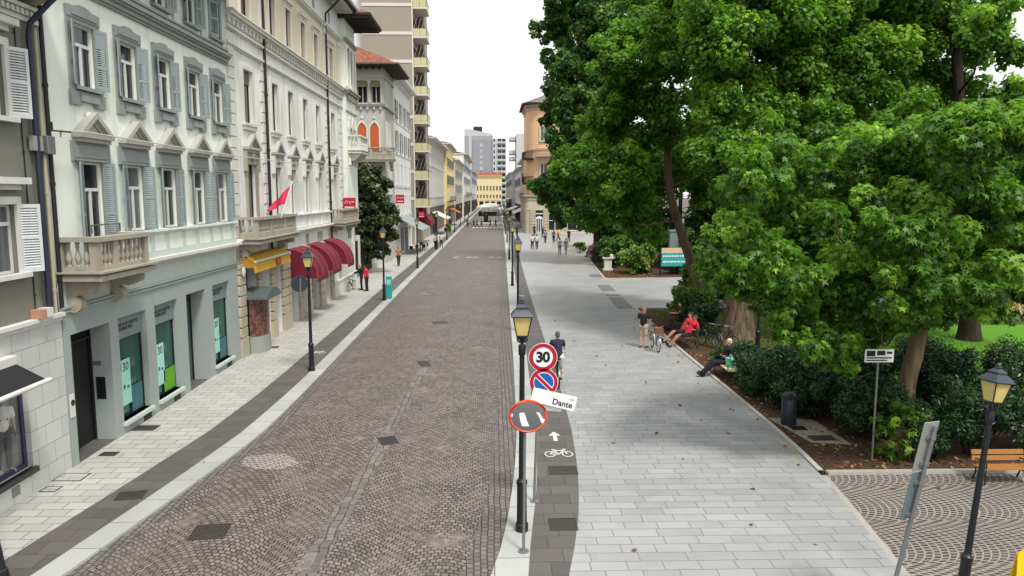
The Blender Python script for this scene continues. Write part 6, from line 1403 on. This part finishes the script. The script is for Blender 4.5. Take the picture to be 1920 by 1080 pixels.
# pixel + distance -> point; only used to lay crowns out at their own depth
_f = 1400.; _t = R(7.125); _p = R(1.42104)
FW = Vector((math.sin(_p)*math.cos(_t), math.cos(_p)*math.cos(_t), -math.sin(_t))); RT = Vector((math.cos(_p),-math.sin(_p),0)); UP = RT.cross(FW)
def at(px, py, Y):
    d = FW*_f+RT*(px-960)+UP*(540-py); s = Y/d.y; return Vector((d.x*s, Y, 6.5+d.z*s))
def cl(lst, Y, spread=0., seed=0):
    rr = random.Random(seed); out = []
    for px, py, r in lst:
        y = Y+rr.uniform(-spread,spread); p = at(px,py,y); out.append((p.x,p.y,p.z,r*y/_f))
    return out
def limb(mb, pts, r0, r1, seed=0, n=9, sub=4, wob=.06):
    rr = random.Random(seed); pts = [Vector(p) for p in pts]; out = []
    for i in range(len(pts)-1):
        a = pts[max(i-1,0)]; b = pts[i]; c = pts[i+1]; d = pts[min(i+2,len(pts)-1)]
        for k in range(sub):
            u = k/sub; out.append(.5*((2*b)+(c-a)*u+(2*a-5*b+4*c-d)*u*u+(3*b-a-3*c+d)*u**3)+Vector((rr.uniform(-1,1),rr.uniform(-1,1),rr.uniform(-1,1)))*wob*(r0 if i+k else 0))
    out.append(pts[-1]); N = len(out)
    mb.path(out, [r0+(r1-r0)*(i/(N-1))**.8 for i in range(N)], n); return out
def tree(name, label, base, spine, r0, r1, clumps, size, lm, bm, tmpl, flare=1.6, seed=1, group=None, **kw):
    t = thing(name, label, 'tree', base, 0, group); B = Vector(base); tk = MB()
    sp = [Vector(p)-B for p in spine]
    ring = limb(tk, sp, r0, r1, seed, 16, 5)
    if flare > 1:                                        # buttressed foot
        n = 16; z = [0,.08,.25,.55,1.,1.5]; d = (sp[1]-sp[0]).normalized(); vs = []; fs = []
        for i, zz in enumerate(z):
            for k in range(n):
                w = 2*PI*k/n; rr = r0*((1.03-.1*zz/1.5)+(flare-1)*math.exp(-zz*2.4)*(1+.28*math.sin(5*w+seed)+.16*math.sin(9*w))); c = d*zz; vs.append((c.x+rr*math.cos(w), c.y+rr*math.sin(w), zz-.06))
        for i in range(len(z)-1):
            for k in range(n): fs.append((i*n+k,i*n+(k+1)%n,(i+1)*n+(k+1)%n,(i+1)*n+k))
        tk.add(vs, fs)
    cand = ring[int(len(ring)*.5):]
    for i, (x, y, z, r) in enumerate(clumps):
        c = Vector((x,y,z))-B; best = min(cand, key=lambda q: (q-c).length+abs((q.z+ .6*r)-c.z*.85)*.5)
        m1 = best.lerp(c,.5)+Vector((0,0,-.12*(c-best).length)); limb(tk, [best, m1, best.lerp(c,.6)], max(.025,r1*.36), .015, seed+i, 6, 3, .25)
    tk.build('trunk', bm, t, 60)
    cr = leaves('crown', [(x-B.x,y-B.y,z-B.z,r) for x,y,z,r in clumps], size, lm, t, tmpl, seed=seed, **kw); return t

# near plane tree, lower right
b = (10.75,18.9,.04); c = cl([(1400,470,66),(1450,400,80),(1530,440,88),(1490,540,80),(1560,600,66),(1610,500,90),(1620,610,58),(1555,650,42),(1700,420,100),(1690,540,66),(1600,330,95),(1500,310,70),(1700,300,95),(1420,340,60),(1375,430,50),(1345,505,42),(1480,620,36)], 18.0, 2.0, 1)
c += cl([(1800,380,110),(1880,450,100),(1845,535,70),(1830,270,95),(1905,310,80),(1760,520,60),(1900,540,55),(1895,230,50)], 17.5, 2.2, 2)
c += cl([(1500,600,48),(1570,640,46),(1520,655,28),(1640,590,46),(1590,690,22),(1700,590,48),(1740,560,58),(1800,560,46),(1865,575,40),(1365,520,40),(1420,545,48),(1470,560,50),(1625,560,60),(1740,480,60),(1450,480,60)], 17.2, .9, 22)
tree('plane_tree', 'nearest plane tree with large bright leaves, its trunk rising from the laurels', b, [b,(10.8,18.9,1.2),(11.1,18.9,3.0),(11.2,18.9,4.9),(11.0,19.2,7.0),(11.4,19.,8.6)], .27, .13, c, .16, m_leafP, m_barkS, STAR, 1.3, 3, density=2.0, tufts=24)
# thick old plane, and the leaning one behind
b = (10.9,32.6,.04); c = cl([(1330,60,90),(1420,90,90),(1480,30,90),(1400,190,85),(1480,160,80),(1430,270,70),(1350,290,70),(1300,20,80),(1390,-20,90),(1500,240,70),(1480,340,70),(1395,360,60),(1440,430,60),(1540,60,85),(1530,-30,90),(1350,200,50),(1340,160,46)], 32., 2.5, 3)
tree('plane_tree', 'thick trunked old plane tree on the lawn in the middle of the park edge', b, [b,(10.9,32.6,1.8),(10.7,32.7,4.),(10.4,32.8,7.),(10.3,33,10.),(10.8,33,14.)], .66, .3, c, .19, m_leafQ, m_bark, HEX, 1.45, 5, density=1.95, tufts=26)
b = (11.05,38.4,.04); c = cl([(1180,130,62),(1240,90,78),(1200,230,66),(1280,190,80),(1165,330,72),(1105,300,52),(1250,310,80),(1120,250,42),(1070,335,44),(1130,395,46),(1200,400,56),(1150,200,50),(1290,60,70),(1150,110,45),(1320,300,46),(1225,20,60),(1175,165,40),(1215,180,40),(1330,350,44)], 39.5, 2.8, 4)
tree('plane_tree', 'plane tree with a smooth trunk leaning to the left over the branch path', b, [b,(10.7,38.5,1.6),(10.1,38.6,3.6),(9.2,38.7,6.3),(9.,38.9,9.),(9.2,39.2,12.)], .34, .16, c, .205, m_leafM, m_barkS, HEX, 1.3, 7, density=2.0, tufts=26)
b = (21.3,32.4,.05); c = cl([(1620,110,85),(1710,50,95),(1800,90,85),(1760,170,78),(1560,170,85),(1640,220,85),(1860,40,55),(1880,180,45),(1600,10,80),(1700,-30,90),(1790,10,70),(1720,240,80),(1540,260,70),(1830,230,55),(1560,330,70),(1650,340,80),(1760,330,80),(1850,330,70),(1900,390,60),(1560,420,60),(1640,450,70),(1740,450,70),(1830,440,60),(1893,105,34),(1905,200,30)], 31., 3., 5)
tree('plane_tree', 'dark trunked plane tree towards the bright lawn, its crown closing the upper right', b, [b,(21.2,32.4,2.),(21.,32.2,5.),(20.,32.,9.),(19.5,32.,13.)], .42, .2, c, .195, m_leafM, m_barkD, HEX, 1.3, 9, density=1.9, tufts=26)
b = (9.9,71.5,.03); c = cl([(1022,55,26),(1070,40,46),(1110,90,56),(1080,140,58),(1082,190,38),(1092,232,32),(1110,240,56),(1085,300,40),(1015,345,22),(1046,370,30),(1100,370,58),(1062,400,34),(1030,110,22),(1120,10,60),(1060,-5,50),(1150,170,56),(1160,60,60),(1130,310,60),(1024,226,13),(1180,300,60),(1170,400,50),(1052,208,20),(1050,322,22),(1046,190,28),(1062,250,34),(1052,215,28),(1052,330,36),(1032,362,26),(1060,290,34),(1044,270,22)], 71., 4., 6)
tree('dark_tree', 'dark dense tree at the left edge of the park, before the orange corner house', b, [b,(9.9,71.5,4),(9.6,71.5,9),(9.4,71.5,15),(9.5,71.5,21)], .4, .15, c, .36, m_leafD, m_barkD, HEX, 1.2, 11, density=2.3, tufts=26)
# background trees closing the park
for i, (x, y, h, r, lb, lm) in enumerate(((17.5,70.,13.,4.4,'broad dark evergreen tree behind the notice board, hidden low among others',m_leafD),(23.,62.,14.,5.,'dark evergreen tree behind the leaning trunk',m_leafD),(31.,60.,15.,5.5,'tall green tree beyond the lawn behind the thick trunk',m_leafM),(38.,54.,13.,5.,'bushy green tree at the far edge of the bright lawn',m_leafM),(46.,62.,15.,5.5,'rearmost green tree at the right edge beyond the lawn',m_leafD),(22.3,73.,14.,4.6,'dark evergreen tree filling the gap right of the leaning trunk',m_leafD),(28.5,70.,13.,4.6,'dark evergreen tree behind the thick old plane trunk',m_leafD),(14.5,86.,15.,4.2,'dark tree standing right of the corner house shop',m_leafD))):
    rr = random.Random(40+i); cc = [(x+rr.uniform(-1,1)*r*.75, y+rr.uniform(-1,1)*r*.6, h*rr.uniform(.12 if i != 3 else .34,.9), r*rr.uniform(.3,.5)) for _ in range(16)]
    tree('evergreen_tree' if lm is m_leafD else 'green_tree', lb, (x,y,.03), [(x,y,.03),(x,y,h*.4),(x+.2,y,h*.8)], .3, .1, cc, .42, lm, m_barkD, HEX, 1.2, 50+i, density=1.9, tufts=18)
# leafy garden tree on the left between palazzo and villa
b = (-11.2,62.,.05); c = cl([(690,330,26),(675,350,26),(705,350,28),(680,390,30),(712,392,30),(690,430,34),(720,425,22),(672,440,26),(705,462,26),(685,475,22),(728,400,18),(668,315,14),(735,440,16),(695,370,36),(700,410,36)], 62., 1.2, 8)
tree('magnolia_tree', 'bushy dark olive garden tree between the cream palazzo and the villa', b, [b,(-11.2,62,2.),(-11.1,62,5.),(-11.1,62,8.)], .2, .08, c, .26, m_leafR, m_barkD, HEX, 1.2, 21, density=2.6, tufts=20)
# ---------------------------------------------------------------- shrubs
def shrub(name, label, x, y, rx, ry, h, size, lm, seed, tmpl=LANCE, k=12, dens=1.9, group=None, cat='shrub'):
    t = thing(name, label, cat, (x,y,.03), 0, group); rr = random.Random(seed)
    cc = [(rr.uniform(-.62,.62)*rx, rr.uniform(-.62,.62)*ry, h*rr.uniform(.28,.78), min(rx,ry,h)*rr.uniform(.34,.5)) for _ in range(k)]
    leaves('foliage', cc, size, lm, t, tmpl, density=dens, tufts=9, up=.45, seed=seed, flat=.95, tr=(.38,.6), droop=.0)
    s = MB()
    for x_, y_, z_, r_ in cc: s.path([(x_*.25,y_*.25,-.02),(x_*.7,y_*.7,z_*.6),(x_,y_,z_)], [.03,.02,.008], 5)
    s.build('stems', m_barkD, t); return t
LS = [(9.15,26.2,1.0,1.3,1.1,'laurel shrub directly behind the pale bench'),(9.0,24.1,1.0,1.2,1.25,'laurel shrub at the plaza edge just below the pale bench'),(9.05,22.5,1.05,1.25,1.35,'laurel shrub at the plaza edge between pale bench and litter bin'),(10.4,23.8,1.3,1.3,1.8,'inner laurel shrub behind those beside the pale bench'),(9.55,20.95,1.05,1.0,1.6,'laurel shrub directly behind the litter bin'),(9.9,19.1,1.05,1.05,1.6,'laurel shrub left of the park notice plate'),
(11.,21.8,1.3,1.2,2.3,'tall inner laurel shrub behind the notice plate'),(10.75,17.5,1.15,.75,1.5,'low laurel shrub at the foot of the nearest plane trunk'),(12.,17.75,1.15,.95,2.2,'laurel shrub just right of the nearest plane trunk'),(12.4,19.9,1.3,1.1,2.75,'tall dark laurel shrub between plane trunk and orange bench'),(13.5,17.95,1.15,.95,2.3,'laurel shrub directly behind the orange bench'),(14.2,20.3,1.4,1.2,2.75,'tall dark laurel shrub farthest right behind the orange bench'),(13.3,22.3,1.5,1.3,2.3,'rear laurel shrub in front of the bright lawn'),(15.2,18.8,1.2,1.,2.4,'laurel shrub cut by the right edge of the picture'),(9.0,28.2,.8,.9,.55,'low shrub on the lawn edge between the two occupied benches')]
for i, (x, y, rx, ry, h, l) in enumerate(LS): shrub('laurel_shrub', l, x, y, rx, ry, h, .115, m_leafL, 100+i, group='dark laurels along the park edge')
shrub('leafy_bush', 'rounded green bush with pale tips at the path corner before the smooth trunk', 9.9, 37.0, 1.15, 1.6, 2.3, .2, m_leafB, 131, HEX, 10); shrub('leafy_bush', 'dark green bush behind the dark bench below the path corner', 9.7, 34.2, 1.0, 1.3, 1.5, .15, m_leafL, 132); shrub('leafy_bush', 'broad bush beside the smooth leaning trunk above the lawn', 10.7, 39.6, 1.3, 1.4, 2.2, .2, m_leafD, 133, HEX)
shrub('bright_bush', 'broad yellowish green bush beside the notice board beyond the branch path', 11.9, 61.3, 1.9, 1.5, 2.1, .26, m_leafB, 134, HEX, 12)
for i, (x, y, rx, ry, h, l) in enumerate(((10.6,67.,1.5,2.,3.,'dark shrub mass behind the stone pedestal'),(12.6,68.,2.,2.,4.,'tall dark evergreen shrub behind the yellowish bush'),(16.5,66.,2.2,2.,3.6,'dark evergreen shrub right of the grey pillar'),(11.6,74.,1.9,2.2,3.6,'dark evergreen shrub behind the red clad bench sitters'),(13.,82.,2.,2.2,4.,'farthest dark evergreen shrub near the corner house'),(15.3,61.3,1.3,1.,1.2,'low shrub below the notice board'),(20.,61.,2.5,2.,3.2,'wide dark shrub behind the leaning trunk'),(14.,70.,2.5,2.,5.,'highest dark shrub in the background hedge'),(13.2,44.,1.4,1.6,2.6,'dark shrub behind the thick trunk at the bend of the branch path'),(15.8,44.6,1.7,1.7,3.,'wide dark shrub right of the thick trunk beyond the lawn'),(19.2,45.,1.9,1.7,3.,'dark shrub farther right behind the thick trunk'),(23.5,44.5,2.2,1.7,2.6,'dark shrub at the back of the lawn below the hanging leaves'),(14.6,50.,1.8,2.2,3.4,'dark shrub where the branch path disappears'))): shrub('evergreen_shrub', l, x, y, rx, ry, h, .3, m_leafD, 150+i, HEX, 10, group='dark evergreens beyond the branch path')
shrub('potted_plant', 'plant in a tub at the plaza edge near the two grey clad people', 9.5, 82.6, .8, .8, 1.3, .2, m_leafB, 171, HEX, 7, cat='plant')
shrub('flowering_shrub', 'pale blossoming shrub at the edge of the bright lawn, right', 27.0, 37.6, 1.6, .8, 1.6, .22, m_flow, 172, LANCE, 9); shrub('flowering_shrub', 'pinkish flowering shrub left of the pale blossoming one', 24.6, 37.9, 1.2, .7, 1.1, .2, m_flow, 173, LANCE, 8)
shrub('potted_plant', 'yellow green plant in a pot on the far left pavement', -7.6, 126., .7, .7, 1.9, .3, m_leafB, 174, HEX, 6, cat='plant')
# bright suckers at the foot of the nearest plane tree
t = thing('sucker_growth', 'bright young shoots growing round the foot of the nearest plane trunk', 'plant', (10.4,17.7,.04))
cc = [(p[0]-10.4,p[1]-17.7,p[2]-.04,p[3]) for p in cl([(1690,760,30),(1665,800,34),(1700,830,34),(1650,850,26),(1720,780,24),(1690,870,24)], 17.35, .3, 9)]
leaves('foliage', cc, .2, m_leafP, t, STAR, density=1.2, tufts=8, seed=77); s = MB()
for x, y, z, r in cc: s.path([(x*.4,y+.3,0),(x*.8,y+.1,z*.6),(x,y,z)], [.02,.014,.006], 5)
s.build('stems', m_barkS, t)
# fallen leaves and clippings on the beds
def litter(name, n, boxes, size, m, seed):
    rg = np.random.default_rng(seed); P = []
    for x0, x1, y0, y1, z in boxes: k = int(n*(x1-x0)*(y1-y0)); P.append(np.stack([rg.uniform(x0,x1,k),rg.uniform(y0,y1,k),np.full(k,z)+rg.uniform(0,.02,k)],1))
    P = np.concatenate(P); n = len(P); N = rg.normal(0,.3,(n,3))+np.array([0,0,1]); N /= np.linalg.norm(N,axis=1)[:,None]; A = rg.normal(size=(n,3)); A -= N*np.sum(A*N,axis=1)[:,None]; A /= np.linalg.norm(A,axis=1)[:,None]; B = np.cross(N,A)
    s = size*rg.uniform(.6,1.3,n); K = len(HEX); V = P[:,None,:]+s[:,None,None]*(HEX[None,:,0:1]*B[:,None,:]+HEX[None,:,1:2]*A[:,None,:]+HEX[None,:,2:3]*N[:,None,:])
    me = bpy.data.meshes.new(name); me.vertices.add(n*K); me.vertices.foreach_set('co', V.astype(np.float32).ravel()); me.loops.add(n*K); me.loops.foreach_set('vertex_index', np.arange(n*K,dtype=np.int32)); me.polygons.add(n); me.polygons.foreach_set('loop_start', np.arange(0,n*K,K,dtype=np.int32))
    at_ = me.attributes.new('tint','FLOAT','POINT'); at_.data.foreach_set('value', np.repeat(rg.random(n),K).astype(np.float32)); me.materials.append(m); me.update()
    o = bpy.data.objects.new(name, me); COL.objects.link(o); return tag(o, kind='stuff')
m_litt = leafmat('fallen_leaves', [(0,(70,48,34)),(.5,(128,92,60)),(.8,(160,128,86)),(1,(110,120,50))], .1, .8)
litter('fallen_leaves', 22, ((8.0,9.6,16.8,30.,.05),(9.6,14,16.75,17.6,.05),(8.4,10.,34.5,41.5,.055),(9.5,16,28.,36.,.06),(8.8,13,57.8,64.,.04)), .12, m_litt, 5)
litter('fallen_leaves', .22, ((2.5,7.6,11.,42.,.056),(-7.5,-6.9,13,50,.056)), .12, m_litt, 6)
litter('fallen_leaves', 1.6, ((7.0,7.6,17,41.,.056),(8.,14.,15.4,16.4,.056)), .12, m_litt, 7)
rg = np.random.default_rng(8)
def blades(name, n, x0, x1, y0, y1, z, h, m, seed):
    rg = np.random.default_rng(seed); P = np.stack([rg.uniform(x0,x1,n),rg.uniform(y0,y1,n),np.full(n,z)],1); w = rg.uniform(0,2*PI,n); D = np.stack([np.cos(w),np.sin(w),np.zeros(n)],1); H = h*rg.uniform(.5,1.3,n); L = rg.normal(0,.4,(n,2))
    tip = P+np.stack([L[:,0]*H,L[:,1]*H,H],1); V = np.stack([P-D*.012,P+D*.012,tip],1)
    me = bpy.data.meshes.new(name); me.vertices.add(n*3); me.vertices.foreach_set('co', V.astype(np.float32).ravel()); me.loops.add(n*3); me.loops.foreach_set('vertex_index', np.arange(n*3,dtype=np.int32)); me.polygons.add(n); me.polygons.foreach_set('loop_start', np.arange(0,n*3,3,dtype=np.int32))
    at_ = me.attributes.new('tint','FLOAT','POINT'); at_.data.foreach_set('value', np.repeat(rg.random(n),3).astype(np.float32)); me.materials.append(m); me.update(); o = bpy.data.objects.new(name, me); COL.objects.link(o); return tag(o, kind='stuff')
m_grass = leafmat('grass_blades', [(0,(50,76,20)),(.5,(84,116,34)),(1,(128,146,60))], .3, .7)
blades('grass', 26000, 8.6, 22, 23.5, 41.5, .05, .09, m_grass, 3)
# ================================================================ camera, light, sky
cam = bpy.data.cameras.new('camera'); co = bpy.data.objects.new('camera', cam); COL.objects.link(co); SC.camera = co
co.location = (0,0,6.5); co.rotation_euler = (R(90)-_t, 0, -_p); cam.sensor_width = 36; cam.lens = 36*_f/1920; cam.clip_start = .1; cam.clip_end = 3000
EL, AZ = R(58), R(150)              # high sun behind thin cloud, from behind the camera on the right
w = bpy.data.worlds.new('World'); SC.world = w; w.use_nodes = True; nt = w.node_tree; nt.nodes.clear()
sk = nt.nodes.new('ShaderNodeTexSky'); sk.sky_type = 'NISHITA'; sk.sun_disc = False; sk.sun_elevation = EL; sk.sun_rotation = AZ; sk.air_density = 1.; sk.dust_density = 4.; sk.ozone_density = 1.
hs = nt.nodes.new('ShaderNodeHueSaturation'); hs.inputs['Saturation'].default_value = .12; nt.links.new(sk.outputs[0], hs.inputs['Color'])
mx = nt.nodes.new('ShaderNodeMix'); mx.data_type = 'RGBA'; mx.inputs[0].default_value = .6; mx.inputs[7].default_value = (11.,11.2,11.4,1); nt.links.new(hs.outputs[0], mx.inputs[6])
bg = nt.nodes.new('ShaderNodeBackground'); bg.inputs[1].default_value = .1; nt.links.new(mx.outputs[2], bg.inputs[0]); ow = nt.nodes.new('ShaderNodeOutputWorld'); nt.links.new(bg.outputs[0], ow.inputs[0])
sun = bpy.data.lights.new('sun', 'SUN'); sun.energy = 2.1; sun.angle = R(11); sun.color = (1.,.96,.9); so = bpy.data.objects.new('sun', sun); COL.objects.link(so)
dv = Vector((math.sin(AZ)*math.cos(EL), math.cos(AZ)*math.cos(EL), math.sin(EL))); so.rotation_euler = dv.to_track_quat('Z','Y').to_euler(); so.location = (10,-20,60)
SC.view_settings.view_transform = 'Standard'; SC.view_settings.look = 'None'; SC.view_settings.exposure = .62; SC.view_settings.gamma = 1.; SC.view_settings.use_curve_mapping = False
SC.render.engine = 'CYCLES'; SC.cycles.max_bounces = 8; SC.cycles.transparent_max_bounces = 4; SC.cycles.use_denoising = True
